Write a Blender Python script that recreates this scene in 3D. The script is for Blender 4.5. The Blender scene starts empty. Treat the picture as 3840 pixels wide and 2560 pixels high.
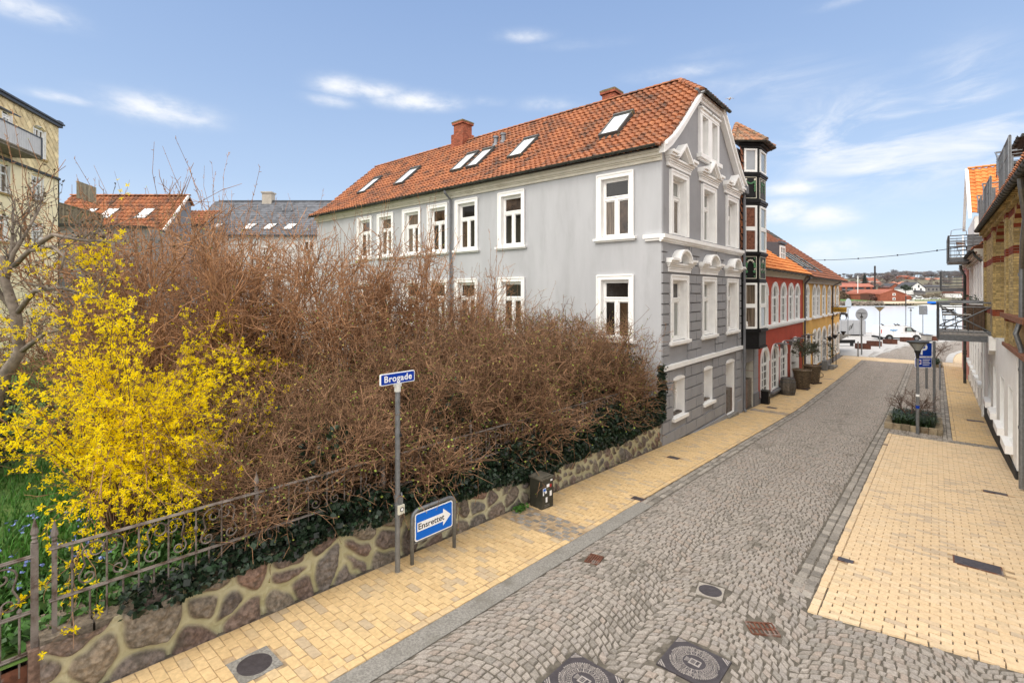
import bpy, math, random
import numpy as np
from mathutils import Vector
random.seed(7); rng = np.random.default_rng(11)
SC = bpy.context.scene
COL = SC.collection
R = math.radians
# ---------------------------------------------------------------- camera, sky, sun
# world axes: x across the street (to the right), y along the street towards the harbour, z up;
# the camera stands in an upstairs window at the origin of x and y, z = 0 is its eye level.
FPX, YH = 1850.0, 1097.0
TH = math.atan(1589.0 / FPX); SI, CO = math.sin(TH), math.cos(TH)
cam = bpy.data.cameras.new("camera"); camo = bpy.data.objects.new("camera", cam); COL.objects.link(camo)
cam.sensor_width = 36.0; cam.lens = FPX / 3840 * 36.0; cam.shift_y = -(1280 - YH) / 3840
cam.clip_start = 0.05; cam.clip_end = 6000
camo.location = (0, 0, 0); camo.rotation_euler = (R(90), 0, TH)
SC.camera = camo
SUN_EL, SUN_AZ = R(46), R(186)          # azimuth clockwise from +y
sd = bpy.data.lights.new("sun", 'SUN'); sd.energy = 0.85; sd.angle = R(24); sd.color = (1.0, 0.93, 0.83)
so = bpy.data.objects.new("sun", sd); COL.objects.link(so)
sdir = Vector((math.sin(SUN_AZ) * math.cos(SUN_EL), math.cos(SUN_AZ) * math.cos(SUN_EL), math.sin(SUN_EL)))
so.rotation_euler = (-sdir).to_track_quat('-Z', 'Y').to_euler(); so.location = (0, -30, 40)
world = bpy.data.worlds.new("World"); SC.world = world; world.use_nodes = True
SC.view_settings.view_transform = 'Standard'; SC.view_settings.look = 'None'
SC.view_settings.exposure = 1.13; SC.view_settings.gamma = 1.0
SC.cycles.max_bounces = 6; SC.cycles.diffuse_bounces = 3; SC.cycles.glossy_bounces = 3; SC.cycles.transparent_max_bounces = 8
SC.cycles.use_denoising = True

def ray(px, py):
    xc = (px - 1920) / FPX; zc = -(py - YH) / FPX
    return np.array((xc * CO - SI, xc * SI + CO, zc))
def at_depth(px, py, d):                # the place seen at a pixel of the photograph, d metres ahead
    return ray(px, py) * d
def dirv(px, py):
    v = ray(px, py); return v / np.linalg.norm(v)

def build_sky():
    nt = world.node_tree; N = nt.nodes; L = nt.links
    N.clear()
    out = N.new('ShaderNodeOutputWorld'); bg = N.new('ShaderNodeBackground'); bg.inputs['Strength'].default_value = 0.15
    L.new(bg.outputs[0], out.inputs[0])
    sky = N.new('ShaderNodeTexSky'); sky.sky_type = 'NISHITA'; sky.sun_disc = False
    sky.sun_elevation = SUN_EL; sky.sun_rotation = SUN_AZ; sky.altitude = 0
    sky.air_density = 1.0; sky.dust_density = 1.6; sky.ozone_density = 1.6
    def math_(op, a, b=None, c=None):
        n = N.new('ShaderNodeMath'); n.operation = op
        for i, v in enumerate((a, b, c)):
            if v is None: continue
            if isinstance(v, (int, float)): n.inputs[i].default_value = v
            else: L.new(v, n.inputs[i])
        return n.outputs[0]
    tc = N.new('ShaderNodeTexCoord'); sep = N.new('ShaderNodeSeparateXYZ'); L.new(tc.outputs['Generated'], sep.inputs[0])
    az = math_('ARCTAN2', sep.outputs[0], sep.outputs[1]); el = math_('ARCSINE', sep.outputs[2])
    def noise(sx, sy, scale, detail, rough=0.55, dist=0.0, rot=0.0):
        comb = N.new('ShaderNodeCombineXYZ'); L.new(math_('MULTIPLY', az, sx), comb.inputs[0]); L.new(math_('MULTIPLY', el, sy), comb.inputs[1])
        src = comb.outputs[0]
        if rot:
            mp = N.new('ShaderNodeMapping'); mp.inputs['Rotation'].default_value = (0, 0, rot); L.new(src, mp.inputs[0]); src = mp.outputs[0]
        n = N.new('ShaderNodeTexNoise'); n.inputs['Scale'].default_value = scale; n.inputs['Detail'].default_value = detail
        n.inputs['Roughness'].default_value = rough; n.inputs['Distortion'].default_value = dist
        L.new(src, n.inputs['Vector']); return n.outputs['Fac']
    # cumulus puffs: soft ellipses broken by noise
    nz = noise(1.0, 2.2, 9.0, 7.0, 0.58, 0.4)
    nz2 = noise(1.0, 2.0, 30.0, 5.0, 0.6, 0.2)
    puffs = [(1280, 330, 95, 40, 1.0), (1400, 345, 120, 35, .85), (1240, 380, 90, 30, .6), (1560, 385, 150, 36, .95), (1830, 385, 70, 22, .35), (2060, 395, 110, 30, .5),
             (600, 420, 190, 55, .95), (690, 450, 110, 40, .6), (230, 370, 130, 22, .7), (70, 30, 210, 60, .75),
             (1960, 140, 100, 30, .5), (2560, 275, 200, 34, .5), (2700, 330, 220, 50, .3), (2960, 710, 120, 32, .85), (2930, 800, 110, 45, 1.0),
             (3080, 820, 130, 50, .95), (3110, 935, 150, 45, .85), (3200, 965, 200, 40, .5), (3160, 10, 130, 25, .4), (2180, 170, 210, 30, .22), (2700, 200, 200, 30, .25), (3500, 200, 110, 26, .2)]
    tot = None
    for (px, py, rx, ry, amp) in puffs:
        v = dirv(px, py); a0 = math.atan2(v[0], v[1]); e0 = math.asin(v[2])
        va = dirv(px + rx, py); ra = abs(math.atan2(va[0], va[1]) - a0); vb = dirv(px, py - ry); re = abs(math.asin(vb[2]) - e0)
        dx = math_('MULTIPLY', math_('SUBTRACT', az, a0), 1 / ra); dy = math_('MULTIPLY', math_('SUBTRACT', el, e0), 1 / re)
        # flatter base: the lower half falls off faster
        dyl = math_('MULTIPLY', math_('MINIMUM', dy, 0.0), 1.35); dyu = math_('MAXIMUM', dy, 0.0)
        r2 = math_('ADD', math_('MULTIPLY', dx, dx), math_('ADD', math_('MULTIPLY', dyl, dyl), math_('MULTIPLY', dyu, dyu)))
        g = math_('MULTIPLY', math_('EXPONENT', math_('MULTIPLY', r2, -0.75)), amp)
        tot = g if tot is None else math_('MAXIMUM', tot, g)
    shape = math_('ADD', math_('MULTIPLY', math_('SUBTRACT', nz, 0.5), 2.4), math_('MULTIPLY', math_('SUBTRACT', nz2, 0.5), 1.3))
    cl = math_('MULTIPLY', tot, math_('ADD', shape, 1.0))
    mr = N.new('ShaderNodeMapRange'); mr.interpolation_type = 'SMOOTHSTEP'; L.new(cl, mr.inputs[0])
    mr.inputs[1].default_value = 0.03; mr.inputs[2].default_value = 1.3; mr.inputs[4].default_value = 0.92
    # cirrus wisps high on the right
    wz = noise(1.0, 3.2, 5.0, 9.0, 0.62, 1.1, rot=R(-32))
    wtot = None
    for (px, py, rx, ry, amp) in [(3150, 540, 200, 110, .9), (3330, 470, 180, 90, .8), (3640, 330, 130, 110, .9), (3500, 600, 330, 60, .75), (3780, 480, 200, 60, .7), (3250, 400, 120, 60, .5), (2900, 330, 200, 60, .4), (3300, 720, 300, 60, .3)]:
        v = dirv(px, py); a0 = math.atan2(v[0], v[1]); e0 = math.asin(v[2])
        va = dirv(px + rx, py); ra = abs(math.atan2(va[0], va[1]) - a0); vb = dirv(px, py - ry); re = abs(math.asin(vb[2]) - e0)
        dx = math_('MULTIPLY', math_('SUBTRACT', az, a0), 1 / ra); dy = math_('MULTIPLY', math_('SUBTRACT', el, e0), 1 / re)
        g = math_('MULTIPLY', math_('EXPONENT', math_('MULTIPLY', math_('ADD', math_('MULTIPLY', dx, dx), math_('MULTIPLY', dy, dy)), -0.7)), amp)
        wtot = g if wtot is None else math_('ADD', wtot, g)
    mw = N.new('ShaderNodeMapRange'); mw.interpolation_type = 'SMOOTHSTEP'; L.new(wz, mw.inputs[0]); mw.inputs[1].default_value = 0.36; mw.inputs[2].default_value = 0.76
    wisp = math_('MULTIPLY', math_('MULTIPLY', mw.outputs[0], math_('MINIMUM', wtot, 1.0)), 0.95)
    cover = math_('MINIMUM', math_('ADD', mr.outputs[0], wisp), 1.0)
    # pale spring sky: the clear sky veiled by thin high haze, whiter towards the horizon
    veil = N.new('ShaderNodeMix'); veil.data_type = 'RGBA'; veil.inputs[0].default_value = 0.86
    ce = N.new('ShaderNodeMapRange'); L.new(el, ce.inputs[0]); ce.inputs[1].default_value = 0.0; ce.inputs[2].default_value = 0.6
    rp = N.new('ShaderNodeValToRGB'); er = rp.color_ramp.elements; L.new(ce.outputs[0], rp.inputs[0])
    stops = [(0.0, (2.45, 2.90, 3.45)), (.17, (2.15, 2.62, 3.30)), (.34, (1.68, 2.20, 3.05)), (.6, (1.32, 1.84, 2.80)), (.9, (1.04, 1.54, 2.56))]
    er[0].position, er[0].color = stops[0][0], (*[c / 4.78 for c in stops[0][1]], 1); er[1].position, er[1].color = stops[-1][0], (*[c / 4.78 for c in stops[-1][1]], 1)
    for p_, c_ in stops[1:-1]: q = er.new(p_); q.color = (*[c / 4.78 for c in c_], 1)
    sc4 = N.new('ShaderNodeMix'); sc4.data_type = 'RGBA'; sc4.blend_type = 'MULTIPLY'; sc4.inputs[0].default_value = 1; L.new(rp.outputs[0], sc4.inputs[6]); sc4.inputs[7].default_value = (4, 4, 4, 1)
    sc4.clamp_result = False
    L.new(sky.outputs[0], veil.inputs[6]); L.new(sc4.outputs[2], veil.inputs[7])
    # unseen bright cloud added overhead and behind the viewer for soft neutral fill
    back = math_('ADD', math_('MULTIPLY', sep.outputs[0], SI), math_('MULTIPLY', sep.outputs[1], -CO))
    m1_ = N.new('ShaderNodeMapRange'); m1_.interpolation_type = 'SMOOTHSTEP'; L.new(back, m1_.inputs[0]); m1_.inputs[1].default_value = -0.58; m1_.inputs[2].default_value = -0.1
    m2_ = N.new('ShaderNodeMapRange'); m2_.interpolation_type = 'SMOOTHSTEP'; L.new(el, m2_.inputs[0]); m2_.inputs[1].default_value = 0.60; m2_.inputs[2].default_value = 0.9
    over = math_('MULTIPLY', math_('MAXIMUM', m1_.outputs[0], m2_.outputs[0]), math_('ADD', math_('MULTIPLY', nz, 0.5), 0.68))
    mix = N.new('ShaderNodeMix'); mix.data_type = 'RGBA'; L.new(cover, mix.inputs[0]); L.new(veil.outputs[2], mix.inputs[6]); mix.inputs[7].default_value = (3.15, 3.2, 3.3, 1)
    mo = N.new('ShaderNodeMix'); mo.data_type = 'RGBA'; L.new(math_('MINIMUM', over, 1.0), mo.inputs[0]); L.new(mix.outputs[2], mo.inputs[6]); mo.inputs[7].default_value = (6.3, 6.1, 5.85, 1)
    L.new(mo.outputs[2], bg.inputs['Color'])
build_sky()
# ---------------------------------------------------------------- helpers: materials
MATS = {}
def mat(name, col, rough=0.8, var=0.12, scale=5.0, bump=0.0, bscale=60.0, metal=0.0, spec=0.4, col2=None, c2scale=1.5, c2lo=0.5, c2hi=0.7, attr=0.0, stretch=None, attrcol=None, transl=0.0):
    """A Principled material: base colour varied by noise, an optional second colour in patches (stain, moss, rust),
    an optional per-face value 'rnd' (tiles, bricks, stones) and a noise bump."""
    if name in MATS: return MATS[name]
    m = bpy.data.materials.new(name); m.use_nodes = True; nt = m.node_tree; N = nt.nodes; L = nt.links
    b = N['Principled BSDF']; b.inputs['Roughness'].default_value = rough; b.inputs['Metallic'].default_value = metal
    b.inputs['Specular IOR Level'].default_value = spec
    tc = N.new('ShaderNodeTexCoord'); src = tc.outputs['Object']
    if stretch:
        mp = N.new('ShaderNodeMapping'); mp.inputs['Scale'].default_value = stretch; L.new(src, mp.inputs[0]); src = mp.outputs[0]
    def noise(sc, det=5.0, rg=0.6, s=None):
        n = N.new('ShaderNodeTexNoise'); n.inputs['Scale'].default_value = sc; n.inputs['Detail'].default_value = det; n.inputs['Roughness'].default_value = rg
        L.new(s or src, n.inputs['Vector']); return n.outputs['Fac']
    def mixc(f, a, c, mode='MIX'):
        n = N.new('ShaderNodeMix'); n.data_type = 'RGBA'; n.blend_type = mode
        for i, v in ((0, f), (6, a), (7, c)):
            if isinstance(v, (int, float)): n.inputs[i].default_value = v
            elif isinstance(v, tuple): n.inputs[i].default_value = (*v[:3], 1)
            else: L.new(v, n.inputs[i])
        return n.outputs[2]
    def rng_(f, lo, hi, a=0.0, c=1.0):
        n = N.new('ShaderNodeMapRange'); n.interpolation_type = 'SMOOTHSTEP'; L.new(f, n.inputs[0])
        for i, v in zip((1, 2, 3, 4), (lo, hi, a, c)): n.inputs[i].default_value = v
        return n.outputs[0]
    lo = tuple(min(1, c * (1 - var)) for c in col); hi = tuple(min(1, c * (1 + var)) for c in col)
    c = mixc(rng_(noise(scale), 0.3, 0.7), lo, hi)
    if attr:
        at = N.new('ShaderNodeAttribute'); at.attribute_name = 'rnd'
        if attrcol:
            rp = N.new('ShaderNodeValToRGB'); e = rp.color_ramp.elements
            e[0].position = 0; e[0].color = (*attrcol[0], 1); e[1].position = 1; e[1].color = (*attrcol[-1], 1)
            for i, k in enumerate(attrcol[1:-1]):
                q = e.new((i + 1) / (len(attrcol) - 1)); q.color = (*k, 1)
            L.new(at.outputs['Fac'], rp.inputs[0]); c = mixc(attr, c, rp.outputs[0])
            nn = rng_(noise(scale), 0.3, 0.7, 1 - var, 1 + var); c = mixc(1.0, c, nn, 'MULTIPLY')
        else:
            f = N.new('ShaderNodeMapRange'); L.new(at.outputs['Fac'], f.inputs[0]); f.inputs[3].default_value = 1 - attr; f.inputs[4].default_value = 1 + attr
            c = mixc(1.0, c, f.outputs[0], 'MULTIPLY')
    if col2: c = mixc(rng_(noise(c2scale, 8.0, 0.68), c2lo, c2hi), c, col2)
    L.new(c, b.inputs['Base Color'])
    if bump:
        bn = N.new('ShaderNodeBump'); bn.inputs['Strength'].default_value = min(1, bump); bn.inputs['Distance'].default_value = 0.02
        L.new(noise(bscale, 6.0, 0.65), bn.inputs['Height']); L.new(bn.outputs[0], b.inputs['Normal'])
    if transl:
        tr = N.new('ShaderNodeBsdfTranslucent'); L.new(c, tr.inputs[0]); mx = N.new('ShaderNodeMixShader'); mx.inputs[0].default_value = transl
        L.new(b.outputs[0], mx.inputs[1]); L.new(tr.outputs[0], mx.inputs[2]); L.new(mx.outputs[0], N['Material Output'].inputs[0])
    MATS[name] = m; return m

white = mat('white_paint', (.88, .87, .85), .55, .04, 3, col2=(.76, .73, .66), c2scale=2.2, c2lo=.58, c2hi=.88)
white_far = mat('white_wood_paint', (.84, .84, .82), .5, .05, 4)
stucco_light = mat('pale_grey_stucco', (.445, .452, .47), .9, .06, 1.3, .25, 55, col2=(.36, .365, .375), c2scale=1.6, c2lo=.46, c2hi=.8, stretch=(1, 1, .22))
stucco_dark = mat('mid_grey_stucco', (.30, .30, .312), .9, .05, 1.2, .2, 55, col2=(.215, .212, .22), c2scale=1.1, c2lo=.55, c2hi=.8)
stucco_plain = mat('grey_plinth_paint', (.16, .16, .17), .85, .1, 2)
glass = mat('window_glass', (.018, .017, .016), .04, .5, .7, spec=.6)
glass_brown = mat('window_glass_brown', (.055, .035, .022), .05, .6, 3.0, spec=.6)
glass_pale = mat('window_glass_curtained', (.27, .28, .26), .12, .25, 6.0, spec=.5, stretch=(3, 3, .25))  # pale tone: curtains plus sky reflection painted into the colour
glass_cur = mat('window_glass_drape', (.13, .10, .075), .07, .55, 5.0, spec=.6, stretch=(4, 4, .2))
glass_blind = mat('frosted_glass', (.30, .29, .27), .3, .08, 3.0, spec=.4)
glass_sky = mat('roof_glass_painted_sky', (.74, .76, .78), .12, .04, 1.0, spec=.6)  # bright sky reflection painted in as a near-white pane
pane_dim = mat('dim_window_pane', (.075, .075, .07), .35, .4, 3, spec=.12)
pane_bright = mat('painted_sky_roof_pane', (.72, .74, .76), .3, .04, 2)  # sky brightness painted into the pane as a pale colour
steel_dark = mat('dark_galvanised_steel', (.115, .12, .128), .5, .2, 12, .04, 60, metal=.4)
glass_tile = mat('glass_painted_tile_reflection', (.17, .075, .05), .12, .35, 10, spec=.6)  # reflection of tiles painted into the pane colour
black_wood = mat('black_painted_wood', (.008, .008, .009), .5, .3, 8, .1, 50, spec=.25)
char_wood = mat('weathered_black_wood', (.045, .043, .045), .7, .25, 8, .1, 50)
tile = mat('red_clay_tiles', (.31, .105, .048), .82, .2, 14, .3, 60, attr=.55, attrcol=[(.20, .085, .045), (.33, .12, .05), (.41, .155, .06), (.46, .19, .08), (.36, .135, .055), (.27, .11, .055)], col2=(.075, .047, .036), c2scale=1.3, c2lo=.44, c2hi=.70)
tile_orange = mat('orange_clay_tiles', (.62, .21, .05), .8, .12, 12, .2, 60, attr=.9, attrcol=[(.5, .15, .04), (.64, .21, .05), (.7, .27, .075), (.58, .2, .05)])
tile_brown = mat('brown_clay_tiles', (.24, .085, .045), .85, .15, 10, .25, 60, attr=.9, attrcol=[(.15, .06, .035), (.27, .10, .05), (.3, .11, .055), (.2, .08, .05)], col2=(.12, .06, .045), c2scale=.8)
tile_old = mat('old_mottled_tiles', (.33, .17, .1), .85, .25, 9, .3, 50, attr=.9, attrcol=[(.17, .11, .08), (.4, .17, .08), (.3, .2, .13), (.24, .15, .1)], col2=(.12, .11, .07), c2scale=3)
slate = mat('grey_slate', (.115, .122, .14), .7, .1, 6, .1, 40, attr=.28)
zinc = mat('zinc_metal', (.22, .23, .25), .5, .2, 4, .05, 30, metal=.5)
zinc_dark = mat('dark_zinc_gutter', (.055, .056, .05), .55, .35, 3, .05, 30, metal=.4, col2=(.09, .085, .06), c2scale=4)
galv = mat('galvanised_steel', (.21, .22, .23), .42, .16, 14, .04, 60, metal=.6)
lead = mat('lead_sheet', (.085, .095, .115), .55, .12, 2, metal=.2)
brick_red = mat('red_chimney_brick', (.30, .09, .05), .9, .25, 18, .4, 60, attr=.3)
brick_yel = mat('yellow_stock_brick', (.44, .33, .145), .9, .22, 16, .4, 60, attr=.3, col2=(.22, .165, .085), c2scale=3, c2lo=.55, c2hi=.8)
brick_band = mat('dark_red_brick_band', (.22, .045, .02), .88, .2, 14, .3, 60, attr=.3)
mortar_grey = mat('pale_joint_mortar', (.30, .25, .17), .95, .1, 8)
cast_iron = mat('cast_iron', (.072, .063, .068), .45, .2, 20, .15, 80, metal=.35)
cast_worn = mat('worn_iron_relief', (.40, .36, .33), .4, .2, 20, metal=.4)
rusty = mat('rusty_iron', (.13, .05, .028), .8, .35, 12, .3, 60, col2=(.22, .19, .17), c2scale=5, c2lo=.52, c2hi=.66)
fence_iron = mat('flaking_fence_paint', (.20, .17, .15), .75, .2, 14, .25, 70, col2=(.06, .035, .022), c2scale=7, c2lo=.42, c2hi=.64)
concrete = mat('worn_concrete', (.235, .222, .20), .92, .3, 40, .5, 90, col2=(.15, .138, .115), c2scale=2.2, c2lo=.45, c2hi=.75)
dirt = mat('joint_dirt', (.115, .10, .08), .98, .35, 9, .3, 70)
sett_m = mat('granite_setts', (.28, .25, .22), .75, .2, 45, .45, 90, attr=.85, attrcol=[(.20, .178, .152), (.285, .253, .22), (.34, .30, .262), (.265, .238, .215), (.325, .265, .22), (.24, .218, .19)], col2=(.11, .098, .075), c2scale=.9, c2lo=.54, c2hi=.78)
sett_dark = mat('dark_granite_setts', (.25, .225, .195), .75, .2, 40, .4, 90, attr=.35)
clink = mat('yellow_clinker_paving', (.61, .45, .275), .8, .08, 20, .2, 90, attr=.85, attrcol=[(.44, .35, .25), (.59, .44, .275), (.63, .475, .295), (.60, .445, .27), (.64, .50, .33), (.51, .395, .255)], col2=(.48, .36, .215), c2scale=.6, c2lo=.6, c2hi=.85)
clink_old = mat('older_clinker_paving', (.56, .385, .185), .8, .1, 20, .2, 90, attr=.85, attrcol=[(.42, .33, .225), (.56, .40, .205), (.62, .445, .235), (.53, .37, .185), (.60, .43, .225), (.45, .35, .225)], col2=(.40, .27, .14), c2scale=.7, c2lo=.55, c2hi=.8)
plaza_m = mat('pale_granite_plaza', (.44, .425, .41), .8, .06, 3, attr=.08)
kerb_m = mat('pale_granite_kerb', (.40, .385, .365), .8, .1, 20, .2, 80, attr=.1)
bark = mat('brown_twig_bark', (.235, .13, .07), .85, .3, 6, attr=.65)
bark_red = mat('reddish_twig_bark', (.36, .19, .095), .8, .3, 6, attr=.4)
bark_grey = mat('grey_tree_bark', (.20, .165, .135), .9, .35, 9, .4, 50)
bud = mat('spring_buds', (.30, .24, .055), .7, .3, 8, attr=.4)
leafbud = mat('fresh_leaf_buds', (.21, .26, .035), .6, .3, 8, attr=.4)
ivy_m = mat('ivy_leaves', (.018, .036, .018), .42, .4, 12, attr=.75, spec=.5, transl=.2)
blossom = mat('yellow_forsythia_flowers', (.97, .76, .008), .55, .05, 12, attr=.08, spec=.1, transl=.5)
grass_m = mat('garden_grass', (.07, .19, .03), .6, .3, 3, attr=.45, transl=.35)
lawn_m = mat('lawn', (.075, .14, .022), .9, .3, 1.8, .5, 30, col2=(.05, .04, .022), c2scale=.9, c2lo=.55, c2hi=.72)
bluefl = mat('blue_spring_flowers', (.22, .28, .62), .6, .15, 8)
olive_m = mat('olive_leaves', (.085, .10, .065), .55, .3, 8, attr=.5)
evergreen = mat('evergreen_leaves', (.022, .042, .014), .5, .4, 6, attr=.6)
soil = mat('dark_soil', (.05, .035, .022), .95, .4, 12, .6, 50)
blue_sign = mat('blue_sign_enamel', (.004, .04, .33), .5, .05, 3, spec=.15)
blue_bright = mat('bright_blue_sign', (.006, .13, .58), .5, .05, 3, spec=.15)
sign_white = mat('white_sign_enamel', (.82, .83, .84), .4, .04, 4)
black_plain = mat('black_enamel', (.012, .012, .014), .45, .1, 3)
rubber = mat('black_rubber', (.012, .012, .012), .7, .2, 9)
corten = mat('rusted_steel_planter', (.085, .030, .017), .85, .3, 2.5, .1, 30)

# ---------------------------------------------------------------- helpers: meshes
ORG = {}                                  # world origin of each thing root (children carry no offset)
class Fr:                                 # a facade frame: u along, v up, n outwards
    def __init__(s, o, u, v, n): s.o, s.u, s.v, s.n = (np.array(x, float) for x in (o, u, v, n))
    def __call__(s, u, v, n=0.0): return s.o + s.u * u + s.v * v + s.n * n
ID = Fr((0, 0, 0), (1, 0, 0), (0, 1, 0), (0, 0, 1))
class MB:
    def __init__(s, fr=None): s.v = []; s.f = []; s.r = []; s.fr = fr or ID; s.smooth = False
    def add(s, verts, faces, rnd=None):
        k = len(s.v); s.v.extend([tuple(s.fr(*p)) for p in verts]); s.f.extend([tuple(i + k for i in f) for f in faces])
        r = random.random() if rnd is None else rnd
        s.r.extend([r] * len(faces)); return s
    def raw(s, verts, faces, rnd=None):   # numpy world coordinates
        k = len(s.v); s.v.extend(map(tuple, verts)); s.f.extend([tuple(int(i) + k for i in f) for f in faces])
        s.r.extend([random.random()] * len(faces) if rnd is None else list(rnd)); return s
    def box(s, x0, x1, y0, y1, z0, z1, rnd=None):
        v = [(x0, y0, z0), (x1, y0, z0), (x1, y1, z0), (x0, y1, z0), (x0, y0, z1), (x1, y0, z1), (x1, y1, z1), (x0, y1, z1)]
        return s.add(v, [(0, 3, 2, 1), (4, 5, 6, 7), (0, 1, 5, 4), (1, 2, 6, 5), (2, 3, 7, 6), (3, 0, 4, 7)], rnd)
    def bbox(s, x0, x1, y0, y1, z0, z1, b=0.01, rnd=None):   # box with bevelled edges along z top
        return s.prism([(x0 + b, y0), (x1 - b, y0), (x1, y0 + b), (x1, y1 - b), (x1 - b, y1), (x0 + b, y1), (x0, y1 - b), (x0, y0 + b)], z0, z1, rnd)
    def quad(s, a, b, c, d, rnd=None): return s.add([a, b, c, d], [(0, 1, 2, 3)], rnd)
    def poly(s, pts, rnd=None): return s.add(pts, [tuple(range(len(pts)))], rnd)
    def prism(s, poly, z0, z1, rnd=None): # polygon in (u, v), extruded along n
        n = len(poly); v = [(x, y, z0) for x, y in poly] + [(x, y, z1) for x, y in poly]
        f = [tuple(range(n - 1, -1, -1)), tuple(range(n, 2 * n))] + [(i, (i + 1) % n, n + (i + 1) % n, n + i) for i in range(n)]
        return s.add(v, f, rnd)
    def tube(s, pts, r, n=8, caps=True, r1=None, rnd=None):
        pts = [np.array(p, float) for p in pts]; m = len(pts); V = []; prev = None
        for i, p in enumerate(pts):
            d = pts[min(i + 1, m - 1)] - pts[max(i - 1, 0)]; d = d / (np.linalg.norm(d) + 1e-9)
            if prev is None:
                a = np.cross(d, (0, 0, 1.0));
                if np.linalg.norm(a) < 1e-3: a = np.cross(d, (1.0, 0, 0))
            else: a = prev - d * np.dot(prev, d)
            a = a / np.linalg.norm(a); prev = a; b = np.cross(d, a)
            rr = r if r1 is None else r + (r1 - r) * i / (m - 1)
            V += [tuple(p + rr * (math.cos(t) * a + math.sin(t) * b)) for t in [2 * math.pi * j / n for j in range(n)]]
        F = [(i * n + j, i * n + (j + 1) % n, (i + 1) * n + (j + 1) % n, (i + 1) * n + j) for i in range(m - 1) for j in range(n)]
        if caps: F += [tuple(range(n - 1, -1, -1)), tuple(range((m - 1) * n, m * n))]
        return s.add(V, F, rnd)
    def lathe(s, prof, c=(0, 0, 0), n=16, rnd=None):   # prof: (radius, height)
        V = [(c[0] + r * math.cos(2 * math.pi * j / n), c[1] + r * math.sin(2 * math.pi * j / n), c[2] + z) for r, z in prof for j in range(n)]
        m = len(prof); F = [(i * n + j, i * n + (j + 1) % n, (i + 1) * n + (j + 1) % n, (i + 1) * n + j) for i in range(m - 1) for j in range(n)]
        if prof[0][0] > 1e-4: F.append(tuple(range(n - 1, -1, -1)))
        if prof[-1][0] > 1e-4: F.append(tuple(range((m - 1) * n, m * n)))
        return s.add(V, F, rnd)
    def build(s, name, m, parent=None, smooth=False):
        if not s.v: return None
        v = np.array(s.v, float)
        if parent is not None: v = v - ORG[parent.name]
        me = bpy.data.meshes.new(name); me.from_pydata(v.tolist(), [], s.f)
        at = me.attributes.new('rnd', 'FLOAT', 'FACE'); at.data.foreach_set('value', np.array(s.r, np.float32))
        if smooth or s.smooth: me.polygons.foreach_set('use_smooth', [True] * len(me.polygons))
        o = bpy.data.objects.new(name, me); COL.objects.link(o); me.materials.append(m)
        if parent is not None: o.parent = parent; ORG[o.name] = ORG[parent.name]
        else: ORG[o.name] = np.zeros(3)
        return o
def tag(o, label=None, cat=None, group=None, kind=None):
    if label: o['label'] = label
    if cat: o['category'] = cat
    if group: o['group'] = group
    if kind: o['kind'] = kind
    return o
def thing(name, label, cat, loc=(0, 0, 0), group=None, rz=0.0):
    o = bpy.data.objects.new(name, None); COL.objects.link(o); o.location = loc; o.empty_display_size = .3; o.rotation_euler[2] = rz
    ORG[o.name] = np.array(loc, float) if not rz else np.zeros(3)
    return tag(o, label, cat, group)
def local(o): ORG[o.name] = np.zeros(3); return o    # parts of this thing are given in its own coordinates
def copy_tree(o, loc, rz=None, label=None, scale=None, group=None):
    def rec(x, par):
        c = x.copy(); COL.objects.link(c)
        if par is not None: c.parent = par
        for ch in list(x.children): rec(ch, c)
        return c
    c = rec(o, None); c.location = loc
    if rz is not None: c.rotation_euler[2] = rz
    if label: c['label'] = label
    if group: c['group'] = group
    if scale: c.scale = scale if isinstance(scale, tuple) else (scale,) * 3
    return c
def text_mesh(body, size, fr, u, v, n, name, m, parent, align='CENTER', depth=0.004, sx=1.0, bold=0.0, space=1.0, shear=0.0, width=None):
    cu = bpy.data.curves.new(name, 'FONT'); cu.body = body; cu.size = size; cu.align_x = align; cu.align_y = 'CENTER'; cu.extrude = depth; cu.offset = bold; cu.space_character = space
    to = bpy.data.objects.new(name, cu); COL.objects.link(to); bpy.context.view_layer.update()
    me = bpy.data.meshes.new_from_object(to.evaluated_get(bpy.context.evaluated_depsgraph_get()))
    bpy.data.objects.remove(to); bpy.data.curves.remove(cu)
    org = ORG[parent.name] if parent is not None else np.zeros(3)
    if width: xs_ = [vx.co.x for vx in me.vertices]; sx = width / (max(xs_) - min(xs_))
    for vx in me.vertices: vx.co = Vector(fr(u + vx.co.x * sx + shear * vx.co.y, v + vx.co.y, n + vx.co.z) - org)
    me.materials.clear(); me.materials.append(m); me.name = name
    o = bpy.data.objects.new(name, me); COL.objects.link(o); o.parent = parent
    if parent is not None: ORG[o.name] = org
    return o
def zg(s):                                # street level below the eye, falling towards the harbour
    s = np.asarray(s, float); a = np.clip((s - 25) / 27, 0, 1)
    return np.where(s <= 25, -3.863 - .0556 * s, np.where(s <= 52, -5.253 - .40 * (1 - (1 - a) ** 1.6), -5.653 - .02 * (np.minimum(s, 101) - 52)))
def zgf(s): return float(zg(s))
# ---------------------------------------------------------------- ground, road and pavements
def struct(mb, name, m): return tag(mb.build(name, m), kind='structure')
ss = np.concatenate([np.arange(-40, 20, 5.0), np.arange(20, 56, 1.0), np.arange(56, 100, 4.0), [100.0]])
xs = np.array([-420, -200, -90, -45, -25, -12, -6, -3, 0, 3, 8, 20, 60, 200, 420.0])
mb = MB(); V = [(x, y, zgf(y)) for y in ss for x in xs]; nx = len(xs)
F = [(j * nx + i, j * nx + i + 1, (j + 1) * nx + i + 1, (j + 1) * nx + i) for j in range(len(ss) - 1) for i in range(nx - 1)]
mb.add(V, F); struct(mb, 'ground', dirt)

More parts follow.
